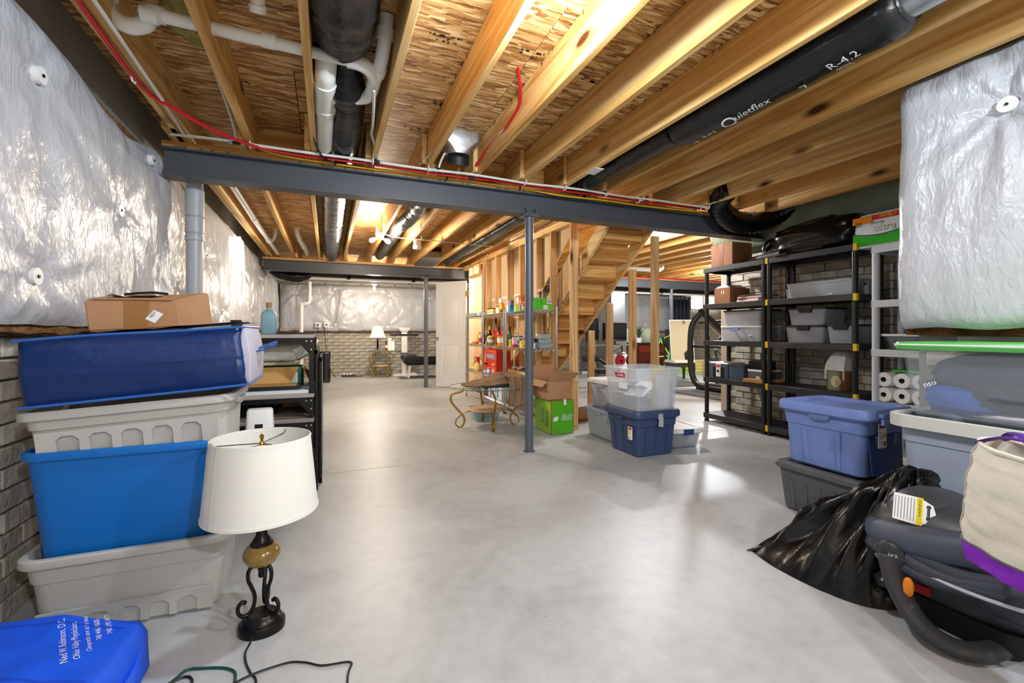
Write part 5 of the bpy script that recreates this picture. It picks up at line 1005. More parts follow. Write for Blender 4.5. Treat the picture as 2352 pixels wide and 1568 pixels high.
pack('carton', 'black carton with a white label on the bottom wire shelf', 'box', 2.32, 5.40, z, .12, .2, .25, '1A1A1C', [('label', 'D8D8D6', .3, .9, .15, .8)])
t = thing('duffel_bag', 'black duffel bag on the farthest bottom wire shelf', 'bag', (2.30, 6.90, z + .086)); obj('bag', pillow(.12, .24, .085, 5), lth, t, smooth=180); obj('strap', MB().tube(smoothpts([(-.10, -.1, .03), (-.13, 0, .06), (-.10, .1, .03)], 5), .008, 6), black, t)

# glass table, folder, coat, blue bin
scroll_table('coffee_table', 'round glass coffee table with gold scroll legs beside the nearest post', (1.70, 4.88, 0), .465, .44, R(-98), glass, maple, 4, .45)
t = thing('binder', 'black wedge-shaped case on the glass coffee table', 'case', (1.80, 4.80, .466))
obj('case', MB().hexa([(-.22, -.15, 0), (.20, -.20, 0), (.22, .15, 0), (-.2, .15, 0), (-.22, -.15, .012), (.20, -.20, .055), (.22, .15, .055), (-.2, .15, .012)]), black, t, bev=.004); obj('edge_trim', MB().tube([(-.22, -.152, .014), (.20, -.202, .057)], .004, 6), dark_pl, t)
coatm = mat('tan_suede', '9A7C62', .85, bump=(60, .3), vary=(7, '84684F'))
cl = smoothpts([(1.42, 4.93, .475), (1.50, 4.90, .49), (1.60, 4.90, .525), (1.72, 4.88, .56), (1.82, 4.87, .60), (1.92, 4.85, .605), (2.00, 4.80, .57), (2.055, 4.75, .50), (2.075, 4.70, .40), (2.08, 4.68, .28)], 6); NC = len(cl)
def coat(a, c):
    i = min(int(a * (NC - 1)), NC - 2); f = a * (NC - 1) - i; p = cl[i].lerp(cl[i + 1], f); w = (c - .5)
    hang = max(0, (a - .70) / .3); wd = .10 + .14 * math.sin(min(1, a * 1.6) * 1.57)
    drop = -.09 * (abs(w) * 2) ** 2 * (1 - hang) * min(1, a * 2) * (1 if w < 0 else .6)
    fold = (.016 + .012 * hang) * math.sin(w * 22 + a * 5) + .012 * nz(a * 9, w * 6)
    return (p.x + (fold if hang > .3 else 0) - (.05 * abs(w) if hang > .5 else 0), p.y + w * wd * 1.9 * (1 - .3 * hang) , max(p.z + drop + (fold if hang <= .5 else 0), .474 if a < .68 else 0))
t = thing('coat', 'tan suede coat heaped over the black case and hanging off the glass table', 'coat', (1.75, 4.88, .48)); b = MB().grid(coat, 70, 30)
o = obj('cloth', b, coatm, t, world=True, smooth=180); md = o.modifiers.new('s', 'SOLIDIFY'); md.thickness = .008
def sleeve(a, c):
    z = .60 - .33 * a if a > .25 else .60 - .08 * a - .06 * (a / .25) ** 2 * 0; y = 4.76 - .22 * min(1, a / .3) + .014 * math.sin(c * 16 + a * 3)
    return (1.80 + .05 * (1 - a) + (.20 + .04 * a) * c + .02 * a, y, max(.26, z) + .012 * nz(c * 6, a * 5))
o2 = obj('sleeve', MB().grid(sleeve, 26, 20), coatm, t, world=True, smooth=180); m2 = o2.modifiers.new('s', 'SOLIDIFY'); m2.thickness = .010
obj('cuff', MB().tube([Vector(coat(.995, c)) for c in [k / 14 for k in range(15)]], .007, 6), mat('dark_suede', '5A4432', .85), t, world=True)
t = thing('food_bin', 'pale blue clear bin on the floor under the glass table', 'bin', (1.80, 5.28, 0)); cb = mat('pale_blue_clear', 'A9C6D4', .2, alpha=.55)
obj('body', MB().rr([(0, .14, .11, .03), (.15, .17, .14, .03), (.15, .166, .136, .03), (.006, .135, .105, .03)]), cb, t); obj('rim', MB().rr([(.145, .176, .146, .035), (.155, .176, .146, .035), (.155, .166, .136, .03), (.145, .166, .136, .03)], cap=(0, 0)), cb, t)
# meal-kit box with an open box on it
t = thing('cardboard_box', 'green printed carton lettered HELLO FRESH on the floor right of the nearest post', 'box', (2.30, 4.38, 0)); x0, y0, H = 2.165, 4.20, .362; gg = mat('leaf_green', '4FA80F', .6); gl2 = mat('lime_print', '9CCB3A', .6)
obj('carton', MB().box(x0, y0, 0, 2.435, 4.60, H), card_d, t, world=True, bev=.003)
obj('front_print', MB().box(x0 + .008, y0 - .0012, .006, 2.427, y0 - .0002, H - .012), gg, t, world=True); obj('side_print', MB().box(x0 - .0012, y0 + .008, .006, x0 - .0002, 4.592, H - .01), gl2, t, world=True)
obj('side_print', MB().box(x0 - .002, 4.25, .07, x0 - .0013, 4.34, .245), cm('6FA828'), t, world=True); obj('side_print', MB().box(x0 - .002, 4.37, .09, x0 - .0013, 4.47, .255), cm('6FA828'), t, world=True)
n = 16; lf = [(.055 * math.sin(math.pi * i / n) ** .8 * (1 if k == 0 else -1) * .5, -.055 + .11 * i / n) for k in (0, 1) for i in (range(n) if k == 0 else range(n, 0, -1))]
obj('leaf_logo', MB().loft([[(x0 + .055 + .72 * u + .62 * v * .8, y0 - .002 + e, .165 - .62 * u * .9 + .72 * v * .6) for u, v in lf] for e in (0, .0006)]), ink_w, t, world=True)
text('lettering', 'HELLO\nFRESH', .044, ink_w, t, (x0 + .122, y0 - .002, .178), (1, 0, 0), (0, 0, 1), line=.78, lift=.001)
text('lettering', '100%\nof the\ncarton\nis made\nfrom\npaper', .026, ink_w, t, (x0 - .0022, 4.465, .225), (0, -1, 0), (0, 0, 1), line=.85); text('lettering', 'Our\npackaging\nuses up to\n25%', .02, ink_w, t, (x0 - .0022, 4.335, .215), (0, -1, 0), (0, 0, 1), line=1.3)
obj('tape_label', MB().box(2.315, y0 - .0025, H - .055, 2.345, y0 - .0013, H + .001).box(2.315, y0 - .002, H + .0002, 2.345, y0 + .06, H + .0012), paper, t, world=True)
t = thing('cardboard_box', 'open tan cardboard box with raised flaps on the green printed carton', 'box', (2.28, 4.42, .364)); a0, a1, b0, b1, h = -.145, .135, -.18, .19, .19
obj('body', MB().rr([(0, .14, .185, .002), (h, .14, .185, .002), (h, .136, .181, .002), (.004, .136, .181, .002)], k=1), card, t)
for nm, q in (('front_flap', [(-.14, -.185, h), (.14, -.185, h), (.21, -.27, h + .10), (-.115, -.27, h + .105)]), ('back_flap', [(-.14, .185, h), (.14, .185, h), (.14, .23, h + .15), (-.14, .23, h + .15)]), ('side_flap', [(.14, -.18, h), (.14, .18, h), (.21, .17, h + .09), (.20, -.16, h + .10)]), ('side_flap', [(-.14, -.18, h), (-.14, .18, h), (-.19, .17, h - .06), (-.19, -.16, h - .06)])):
    v = [Vector(p) for p in q]; nn = (v[1] - v[0]).cross(v[2] - v[0]).normalized() * .004; obj(nm, MB().hexa(v + [p + nn for p in v]), card, t)
t = thing('cardboard_box', 'flattened brown box under the stairs behind the green carton', 'box', (2.85, 5.0, 0)); obj('panel', MB().box(-.2, -.3, 0, .2, .3, .03), card_d, t); obj('lifted_flap', MB().hexa([(-.2, -.3, .031), (.2, -.3, .031), (.2, .0, .031), (-.2, .0, .031), (-.22, -.36, .18), (.18, -.36, .2), (.2, -.1, .08), (-.2, -.1, .06)]), card, t)

# totes by the post
t = tote('storage_tote', 'navy tote with a grey latch under the clear tote in the middle of the floor', 'tote', (2.655, 3.36, 0), 0, .49, .50, .365, navy_pl, .86, step=.26, ribs=(3, 3), lid=navy_pl, lidh=.035, r=.04)
obj('latch', MB().box(-.02, -.262, .33, .025, -.248, .375).hexa([(-.03, -.275, .27), (.02, -.275, .262), (.02, -.268, .262), (-.03, -.268, .27), (-.012, -.262, .345), (.03, -.262, .345), (.03, -.254, .345), (-.012, -.254, .345)]), mat('latch_grey', 'A9ABAD', .5), t, label='grey latch')
for s in (1,): obj('label_sticker', MB().box(-.2365, -.18, .15, -.2345, -.12, .26), paper, t); obj('label_logo', MB().box(-.2372, -.17, .235, -.2366, -.13, .255), cm('C8202A'), t); obj('label_spot', MB().box(-.2372, -.15, .195, -.2366, -.125, .225), cm('E8C81C'), t); obj('label_barcode', MB().box(-.2372, -.145, .155, -.2366, -.125, .175), cm('9A8A8A'), t)
def papers(t, w, d, h, n, seed, cols=('E8E6E2', '8C97A8', 'C8CCD4', '6F7C92')):
    r_ = random.Random(seed)
    for i in range(n):
        a = r_.uniform(-.9, .9); L_ = r_.uniform(.06, .13); x, y = r_.uniform(-w, w), r_.uniform(-d, d); z_ = h * (i + .5) / n + .006
        u = Vector((math.cos(a), math.sin(a), r_.uniform(-.4, .4))) * L_; v = Vector((-math.sin(a), math.cos(a), r_.uniform(-.4, .4))) * L_ * .7; c_ = Vector((x, y, z_ + .04))
        obj('paper_sheet', MB().hexa([c_ - u - v, c_ + u - v, c_ + u + v, c_ - u + v] + [p + Vector((0, 0, .003)) for p in (c_ - u - v, c_ + u - v, c_ + u + v, c_ - u + v)]), cm(cols[i % len(cols)]), t)
c = tote('storage_tote', 'open clear tote of papers with red handles on the navy tote', 'tote', (2.655, 3.36, .383), 0, .50, .52, .385, clear_pl, .86, rim=.014, rimh=.016, r=.03, grip=False)
papers(c, .10, .10, .16, 18, 5)
obj('folder', MB().box(.02, -.20, .03, .15, -.17, .32), cm('EDEBE6'), c); obj('folder', MB().box(.15, -.19, .03, .19, -.16, .27), cm('AEB4C4'), c); obj('envelope', MB().box(.0, -.16, .03, .17, -.155, .345), cm('E8C890'), c); obj('envelope_tip', MB().box(.0, -.15, .03, .14, -.146, .375), cm('EBC62A'), c)
obj('handle', MB().tube([(-.248, -.09, .315), (-.262, -.09, .335), (-.262, .03, .335), (-.248, .03, .315)], .009, 6).box(-.252, -.09, .295, -.244, .03, .307), cm('C01428'), c, label='red handle'); obj('sticker', MB().box(-.243, -.11, .20, -.2385, .0, .25), paper, c)
t = tote('storage_tote', 'low clear tote full of bags behind the navy tote', 'tote', (2.72, 3.90, 0), 0, .37, .56, .30, frost_pl, .88, rim=.016, r=.04, lid=None); r5 = random.Random(11)
for i in range(9): obj('bag_bundle', MB().sphere((r5.uniform(-.08, .08), r5.uniform(-.2, .2), r5.uniform(.06, .2)), r5.uniform(.045, .065), 8, 6, sc=(1, 1, .8)), cm(('D8DCE0', '9FB0C0', 'E6E2D2', 'B8C4C0', 'C8B8C0')[i % 5]), t)
t = tote('storage_tote', 'frosted tote with a white lid stacked on the low clear tote', 'tote', (2.745, 3.93, .302), 0, .32, .50, .27, frost_pl, .88, rim=.014, r=.035, lid=white_pl, lidh=.02)
for k, (dx, dz, h_) in enumerate(((-.06, .02, .15), (.02, .02, .17))): obj('folder', MB().box(dx - .05, -.20, dz, dx + .03, -.196, dz + h_), paper, t)
t = tote('storage_bin', 'low clear bin with a white lid and blue latch right of the navy tote', 'bin', (3.11, 3.45, 0), R(-8), .36, .46, .17, smoke_pl, .88, rim=.012, r=.05, lid=white_pl, lidh=.018, grip=False)
obj('latch', MB().box(-.05, -.246, .135, .05, -.236, .185), cm('1E3E78'), t, label='blue latch')
for i, (x, y, c_) in enumerate(((-.08, -.1, 'C8A898'), (.03, -.12, '9A8A88'), (.08, .0, 'D8CCC0'))): obj('cloth_roll', MB().cyl((x - .05, y, .04 + .02 * i), (x + .06, y + .05, .045 + .02 * i), .03, n=10), cm(c_), t)
# ---------------------------------------------------------------- plastic shelving on the right wall
SX0, SX1 = 4.245, 4.66
SZ = (1.85, 1.415, .975, .535, .10)
yel = mat('yellow_clip', 'E8BE10', .45); shelfm = mat('charcoal_shelf', '2C2E33', .42, bump=(80, .05)); wshelf = mat('white_shelf', 'C9CCD0', .45)
def plastic_rack(label, y0, y1, m, zs_, clips, r=.024, grp='plastic shelving units along the right wall'):
    t = thing('shelving_unit', label, 'shelf', (SX0, y0, 0), group=grp)
    for x in (SX0 + .028, SX1 - .028):
        for y in (y0 + .028, y1 - .028):
            obj('post', MB().cyl((x, y, .012), (x, y, zs_[0] - .03), r, n=14), m if m is wshelf else black, t, world=True); obj('foot', MB().cyl((x, y, 0), (x, y, .012), r * 1.25, n=10), m if m is wshelf else black, t, world=True)
    for z in zs_:
        b = MB().box(SX0, y0, z - .058, SX0 + .012, y1, z).box(SX1 - .012, y0, z - .058, SX1, y1, z).box(SX0, y0, z - .058, SX1, y0 + .012, z).box(SX0, y1 - .012, z - .058, SX1, y1, z)
        s = obj('shelf', b, m, t, world=True, bev=.003, seg=1)
        d = MB()
        for i in range(8): x = SX0 + .014 + i * (SX1 - SX0 - .028) / 8; d.box(x, y0 + .012, z - .012, x + .034, y1 - .012, z - .002)
        for i in range(7): y = y0 + .03 + i * (y1 - y0 - .09) / 6; d.box(SX0 + .012, y, z - .022, SX1 - .012, y + .03, z - .0125)
        obj('deck_slats', d, m, s, world=True, kind='stuff')
        for cy in clips: obj('clip', MB().box(SX0 - .004, cy - .002, z - .060, SX0 + .03, cy + .03, z + .003), yel, t, world=True, bev=.002, seg=1, label='yellow corner clip')
    return t
plastic_rack('far black shelving unit against the right brick wall', 3.362, 4.195, shelfm, SZ, ())
plastic_rack('near black shelving unit with yellow corner clips against the right brick wall', 2.475, 3.355, shelfm, SZ, (2.474, 3.326))
plastic_rack('white shelving unit beside the thick insulation blanket', 1.62, 2.37, wshelf, (1.80, 1.345, .935, .50, .08), (), .027)
def bin_(label, x, y, z, w, d, h, lidm=None, m=smoke_pl, seed=0, latch=None, n=8, cols=('E4E4E2', '5A6470', '2A2E36', 'C8C8CC'), rz=0):
    """clear shelf bin: w along y (faces -x), d along x"""
    t = thing('storage_bin', label, 'bin', (x, y, z + .001), rz)
    obj('body', MB().rr([(0, d / 2 - .02, w / 2 - .025, .02), (h, d / 2 - .006, w / 2 - .006, .025), (h, d / 2 - .01, w / 2 - .01, .024), (.004, d / 2 - .024, w / 2 - .029, .018)]), m, t)
    if lidm: obj('lid', MB().rr([(h + .0005, d / 2, w / 2, .025), (h + .016, d / 2, w / 2, .025), (h + .018, d / 2 - .01, w / 2 - .01, .025)]), lidm, t)
    else: obj('rim', MB().rr([(h - .012, d / 2, w / 2, .028), (h, d / 2, w / 2, .028), (h, d / 2 - .010, w / 2 - .010, .025), (h - .012, d / 2 - .010, w / 2 - .010, .025)], cap=(0, 0)), m, t)
    if latch: obj('latch', MB().rr([(h - .03, .01, .06, .006), (h + .012, .014, .07, .008)], (-d / 2, 0)), latch, t)
    r_ = random.Random(seed)
    for i in range(n):
        L_ = r_.uniform(.12, .28) * w; px, py, pz = r_.uniform(-.22, .22) * d, r_.uniform(-.25, .25) * w, .006 + h * .62 * i / n; a = r_.uniform(-.5, .5); sl = r_.uniform(-.10, .2)
        q = [(px + c_ * .2 * d - s_ * L_ * math.sin(a), py + s_ * L_ * math.cos(a), pz + abs(s_ * sl * L_) + .004 + .02 * (c_ > 0)) for s_, c_ in ((-1, -1), (1, -1), (1, 1), (-1, 1))]
        obj('item', MB().hexa(q + [(a_, b_, c_ + .006) for a_, b_, c_ in q]), cm(r_.choice(cols)), t)
    return t
# far unit
t = thing('cardboard_box', 'cardboard box on top of the far black shelving unit under the beam', 'box', (4.43, 3.95, 1.8505)); obj('body', MB().rr([(0, .155, .155, .003), (.262, .155, .155, .003)], k=1), card_d, t); obj('tape_strip', MB().box(-.1562, -.03, 0, -.1552, .03, .262), mat('brown_tape', '7A4A28', .3), t)
t = thing('cardboard_box', 'cardboard box with an open top on the second shelf of the far black unit', 'box', (4.46, 3.965, 1.4155)); obj('body', MB().rr([(0, .16, .115, .003), (.18, .16, .115, .003)], k=1), card_d, t); obj('flap', MB().hexa([(-.16, -.115, .181), (.10, -.115, .181), (.10, .1, .181), (-.16, .1, .181), (-.15, -.05, .215), (.08, -.05, .22), (.08, .06, .205), (-.15, .06, .205)]), black, t); obj('handle_slot', MB().box(-.1612, -.03, .11, -.1602, -.02, .15).box(-.1612, .0, .11, -.1602, .008, .15), paper, t)
for i, (c_, w_, z_) in enumerate((('D9D9D8', .16, 0), ('B8385A', .15, .028), ('E6E4E0', .15, .042), ('6A4638', .14, .06))):
    t = thing('paper_pad', ('bottom pale pad of the stack beside the open cardboard box', 'pink-edged pad in the stack beside the open cardboard box', 'white pad near the top of the stack beside the open box', 'brown folder topmost on the stack beside the open box')[i], 'stationery', (4.43, 3.585, 1.4155 + z_), .1 * i - .15, 'pads stacked beside the open cardboard box'); obj('pages', MB().rr([(0, .15, w_, .004), (.026 if i == 0 else .012, .15, w_, .004)], k=1), cm(c_), t); obj('cover', MB().rr([(.0262 if i == 0 else .0122, .148, w_ - .003, .004), (.0275 if i == 0 else .0135, .148, w_ - .003, .004)], k=1), cm('8A8A90' if i % 2 else 'E9E9E6'), t)
bin_('clear bin with a blue handle on the third shelf of the far black unit', 4.44, 3.69, .975, .54, .36, .155, white_pl, frost_pl, 1, cols=('D4D6D8', 'B8C0C8'))
t = bpy.data.objects['storage_bin.001'] if 'storage_bin.001' in bpy.data.objects else t
obj('handle', MB().tube([(-.185, .10, .155), (-.20, .10, .13), (-.20, .0, .13), (-.185, .0, .155)], .008, 6), cm('2468B8'), t, label='blue handle')
bin_('clear black-lidded bin stacked on the blue-handled bin', 4.44, 3.68, 1.152, .50, .34, .155, black, smoke_pl, 2)
t = thing('tool_case', 'slate grey case with a white latch plate on the far black unit', 'case', (4.42, 4.0, .5355)); obj('body', MB().rr([(0, .15, .14, .015), (.17, .15, .14, .015)]), cm('4A5466'), t); obj('lid', MB().rr([(.1705, .15, .14, .015), (.185, .14, .13, .02)]), cm('C9CACC'), t); obj('latch_plate', MB().box(-.155, -.045, .02, -.151, .02, .17), paper, t); obj('latch_mark', MB().box(-.157, -.04, .13, -.1555, .015, .16), cm('C8485A'), t); obj('knob', MB().cyl((-.156, -.012, .085), (-.162, -.012, .085), .016, n=12), black, t); obj('side_block', MB().box(-.16, -.09, .01, -.151, -.05, .13).box(-.16, .03, .01, -.151, .06, .13), black, t)
t = thing('tool_case', 'blue grey box with a dark side next to the slate case', 'case', (4.43, 3.74, .5355)); obj('body', MB().rr([(0, .16, .10, .008), (.155, .16, .10, .008)]), cm('3A4A60'), t); obj('lid', MB().rr([(.1555, .163, .103, .008), (.17, .16, .10, .01)]), cm('2A2C32'), t)
t = thing('wood_board', 'tan board under the black and white carton on the fourth shelf', 'board', (4.40, 3.50, .5355)); obj('board', MB().rr([(0, .17, .115, .003), (.035, .17, .115, .003)], k=1), tanb, t); obj('edge', MB().box(-.172, -.115, .002, -.1705, .115, .033), cm('B07F4C'), t)
pack('carton', 'black and white electronics carton on the tan board', 'box', 4.42, 3.50, .5715, .21, .26, .10, '55585E', [('lid_band', 'E4E4E4', .78, 1, 0, 1), ('picture', 'C8CAD0', .0, .3, .3, .5)])
pack('carton', 'small black carton topmost on the black and white carton', 'box', 4.42, 3.53, .673, .19, .18, .085, '141416', [('edge_band', '2A2A2E', .9, 1, 0, 1)])
# near unit
t = thing('trash_bag', 'long stuffed black bag lying on top of the near black shelving unit', 'bag', (4.46, 2.90, 2.0))
obj('bag', pillow(.235, .43, .165, 12, .12, 44, 28), bagblk, t, smooth=180); obj('tail', MB().tube(smoothpts([(-.02, .36, -.02), (-.08, .46, .02), (-.12, .50, .0), (-.14, .52, -.06)], 5), [.09, .085, .08, .07, .06, .055, .05, .05, .05, .05, .045, .045, .04, .04, .03, .03], 10), bagblk, t)
t = thing('foam_roll', 'dark brown roll with a drooping end across the shelf tops', 'roll', (4.4, 3.45, 1.89)); obj('roll', MB().tube(smoothpts([(4.45, 3.80, 1.885), (4.40, 3.55, 1.89), (4.36, 3.30, 1.895), (4.34, 3.24, 1.895)], 6), .034, 10), mat('dark_brown', '2E2722', .6), t, world=True); obj('loose_end', MB().tube(smoothpts([(4.30, 3.40, 1.875), (4.255, 3.30, 1.87), (4.236, 3.22, 1.855), (4.25, 3.12, 1.865)], 5), .013, 8), MATS['dark_brown'], t, world=True)
bin_('long clear bin with a few papers on the second shelf of the near black unit', 4.50, 2.88, 1.415, .66, .30, .15, None, frost_pl, 4, n=5, cols=('F0F0EE', 'EDE6DC'))
t = thing('tub', 'small grey tub behind the long clear bin', 'tub', (4.55, 3.26, 1.4155)); obj('body', MB().rr([(0, .05, .045, .015), (.10, .06, .055, .018)]), cm('9AA4A8'), t); obj('lid', MB().rr([(.1005, .062, .057, .018), (.112, .062, .057, .018)]), cm('B4BCC0'), t)
bin_('clear black-lidded bin of photos on the third shelf of the near black unit', 4.46, 2.98, .975, .40, .34, .15, black, smoke_pl, 5, latch=black, cols=('E4E4E2', 'C8786A', '2A2E36', '3A4458'))
bin_('clear black-lidded bin topmost on the bin of photos', 4.46, 2.96, 1.146, .38, .34, .15, black, smoke_pl, 6, latch=black, cols=('F0F0EE', '6A7078', 'C8CACC'))
bin_('clear bin with a black clasp beside the bin of photos', 4.46, 2.635, .975, .27, .34, .155, black, smoke_pl, 7, latch=black, cols=('E8E8E6', '3A2A30', 'D8A0A8'))
pack('carton', 'pale carton standing behind the near post on the second shelf', 'box', 4.52, 2.53, 1.4155, .06, .14, .12, '8F9094', [('slot', '2A2A2C', .7, .9, .1, .6)])
t = thing('canister', 'canister of woven brown print holding a white pleated fan', 'canister', (4.45, 2.745, .5355)); cn = mat('woven_print', '8E5E3C', .7, bump=(60, .5), vary=(30, '6E4428'))
obj('body', MB().lathe([(.001, 0), (.098, 0), (.10, .003), (.10, .185), (.096, .185), (.094, .01)], n=32), cn, t)
obj('green_patch', MB().grid(lambda a, c: (.1012 * math.cos(R(150 + 62 * a)), .1012 * math.sin(R(150 + 62 * a)), .006 + .17 * c), 10, 6), cm('7F8F78'), t); obj('badge', MB().grid(lambda a, c: (.1022 * math.cos(R(196 + (a - .5) * 46 * math.sin(3.14 * min(.97, max(.03, c))) ** .5)), .1022 * math.sin(R(196 + (a - .5) * 46 * math.sin(3.14 * min(.97, max(.03, c))) ** .5)), .035 + .105 * c), 10, 10), cm('DCC8A4'), t)
for dz in (.055, .085): obj('badge_mark', MB().tube([(.1035 * math.cos(R(205 + 7 * math.cos(k))), .1035 * math.sin(R(205 + 7 * math.cos(k))), dz + .012 + .013 * math.sin(k)) for k in [i * .524 for i in range(12)]], .0022, 5, wrap=True), cm('9A6A20'), t)
b = MB()
for i in range(15): 
    y = -.082 + i * .0117; h_ = .20 * math.sqrt(max(.02, 1 - ((y + .03) / .13) ** 2)); b.loft([[(-.07 + .14 * (k / 10), y + e, .10 + .085 + (h_ - .01) * abs(math.sin(math.pi * k / 10)) ** .5) for k in range(11)] + [(.07, y + e, .10), (-.07, y + e, .10)] for e in (0, .0075)])
obj('pleated_fan', b, paper, t)
# white unit
t = thing('towel_package', 'green and white paper towel package lettered ultra on the white shelving unit', 'package', (4.26, 2.2, 1.8005)); px = 4.25
obj('package', MB().rr([(0, .15, .30, .04), (.02, .165, .315, .05), (.14, .17, .32, .05), (.26, .16, .31, .05), (.285, .14, .29, .05)]).xf(Matrix.Translation((.17, 0, 0))), mat('package_film', 'EDEDED', .25, bump=(12, .3, .02)), t)
def pk(nm, c_, f0, f1, y0=-.31, y1=.31, e=.004): obj(nm, MB().grid(lambda a, c: (-.003 - e * .5, y1 + (y0 - y1) * a, f0(a) + (f1(a) - f0(a)) * c), 24, 3), cm(c_, .3), t)
pk('green_print', '2FA81C', lambda a: .015, lambda a: .115 - .03 * math.sin(a * 5)); pk('wave_print', '1E6A4A', lambda a: .118 - .03 * math.sin(a * 5), lambda a: .130 - .03 * math.sin(a * 5), e=.006)
pk('red_band', 'C8281C', lambda a: .225, lambda a: .265, e=.006); pk('orange_badge', 'E88A1C', lambda a: .205, lambda a: .262, .16, .31, .010)
text('lettering', 'FAMILY SIZE', .038, cm('F6D84A', .3), t, (px - .0, 2.2 + .10, 1.8 + .231), (0, -1, 0), (0, 0, 1), lift=.006); text('lettering', '20', .05, ink, t, (px - .001, 2.2 + .285, 1.8 + .185), (0, -1, 0), (0, 0, 1), lift=.007)
text('lettering', 'Bounty', .034, cm('20386A'), t, (px, 2.2 + .165, 1.8 + .19), (0, -1, 0), (0, 0, 1), shear=.2, lift=.006); text('lettering', 'ultra', .088, cm('2E5A24'), t, (px, 2.2 + .145, 1.8 + .125), (0, -1, 0), (0, 0, 1), lift=.006)
text('lettering', 'ultra', .084, cm('EAF2E0'), t, (px - .001, 2.2 + .142, 1.8 + .128), (0, -1, 0), (0, 0, 1), lift=.007)
t = thing('bowl', 'grey bowl with a white rim on the third shelf of the white unit', 'bowl', (4.42, 2.18, .9355)); obj('bowl', MB().rr([(0, .09, .10, .05), (.10, .12, .13, .05), (.11, .12, .13, .05)]), cm('6E7076'), t); obj('lid', MB().rr([(.1105, .14, .15, .05), (.13, .14, .15, .05)]), white_pl, t)
t = thing('cardboard_box', 'white carton with a yellow stripe beside the grey bowl', 'box', (4.40, 1.92, .9355)); obj('body', MB().rr([(0, .12, .10, .004), (.12, .12, .10, .004)], k=1), paper, t); obj('stripe', MB().box(-.1215, -.1, .02, -.1205, .1, .05), cm('D8B43A'), t)
for i in range(6):
    y, z = 2.285 - (i % 3) * .128, .5005 + .061 + (i // 3) * .125
    t = thing('paper_towel_roll', ('lower left', 'lower middle', 'lower right', 'upper left', 'upper middle', 'upper right')[i] + ' white paper towel roll of the pile on the white unit', 'paper roll', (4.27, y, z), 0, 'paper towel rolls piled on the white unit')
    obj('roll', MB().lathe([(.021, 0), (.057, 0), (.060, .004), (.061, .27), (.021, .27), (.021, 0)], n=28).xf(Matrix.Rotation(R(90), 4, 'Y')), paper, t); obj('core', MB().lathe([(.0205, .002), (.0205, .26), (.001, .03)], n=16).xf(Matrix.Rotation(R(90), 4, 'Y')), cm('6E6C6E'), t)
pack('carton', 'flat green packet on top of the paper towel rolls', 'box', 4.42, 2.13, .750, .24, .18, .02, '1F9A2A', [('edge_band', '3FB84A', .2, .8, 0, 1)])

# ---------------------------------------------------------------- far room
def frame_tube(name, pts, r, m, t, k=5, n=10): return obj(name, MB().tube(smoothpts(pts, k) if k else pts, r, n), m, t, world=True)
t = thing('glass_desk', 'glass desk on grey metal legs carrying the televisions in the far room', 'desk', (6.6, 9.6, 0))
obj('top', MB().box(5.9, 9.3, .74, 7.25, 9.95, .755), mat('grey_glass', '8A9A98', .1, alpha=.7), t, world=True)
for x in (5.95, 7.2):
    for y in (9.35, 9.9): obj('leg', MB().cyl((x, y, 0), (x, y, .739), .025, n=10), dark_pl, t, world=True)
obj('brace', MB().cyl((5.95, 9.9, .1), (7.2, 9.9, .68), .012, n=6), dark_pl, t, world=True); obj('brace', MB().cyl((5.95, 9.9, .68), (7.2, 9.9, .1), .012, n=6), dark_pl, t, world=True)
def tv(label, x0, x1, y, z0, z1):
    t = thing('television', label, 'television', ((x0 + x1) / 2, y, .7555)); obj('bezel', MB().box(x0, y, z0, x1, y + .06, z1), MATS['gloss_black'], t, world=True, bev=.008); obj('screen', MB().box(x0 + .035, y - .003, z0 + .07, x1 - .035, y - .0005, z1 - .035), MATS['dark_screen'], t, world=True)
    obj('speaker_bar', MB().box(x0 + .02, y - .008, z0 + .01, x1 - .02, y - .0005, z0 + .045), chrome, t, world=True); obj('stand', MB().lathe([(.001, 0), (.16, 0), (.15, .012), (.03, .02), (.03, z0 - .755), (.001, z0 - .755)], n=20, sy=.7).xf(Matrix.Translation((0, .03, 0))), black, t)
tv('wide black television on the glass desk behind the stair studs', 6.40, 7.10, 9.55, .84, 1.30); tv('second black television left of the wide one', 6.02, 6.36, 9.72, .84, 1.42)
t = thing('monitor_arm', 'black clamp arm with a bright bar hanging over the wide television', 'arm', (6.8, 9.5, 1.3)); frame_tube('arm', [(6.70, 9.60, 1.301), (6.70, 9.60, 1.60)], .02, black, t, 0); obj('bar', MB().box(6.72, 9.53, 1.302, 6.98, 9.56, 1.325), chrome, t, world=True)
t = thing('furnace', 'tall grey sheet metal furnace cabinet behind the televisions', 'furnace', (7.3, 10.6, 0)); obj('cabinet', MB().box(7.15, 10.3, 0, 7.65, 10.9, 1.35), galv, t, world=True, bev=.005); obj('plenum', MB().box(7.18, 10.33, 1.352, 7.62, 10.87, 2.3), galv, t, world=True, bev=.005); obj('seam', MB().box(7.14, 10.29, 1.30, 7.66, 10.30, 1.34), dark_pl, t, world=True)
t = thing('furnace', 'narrow grey metal duct cabinet left of the furnace', 'furnace', (6.6, 10.8, 0)); obj('cabinet', MB().box(6.55, 10.6, 0, 6.85, 10.9, 2.25), galv, t, world=True, bev=.005); obj('edge', MB().box(6.545, 10.59, 0, 6.56, 10.599, 2.25), black, t, world=True)
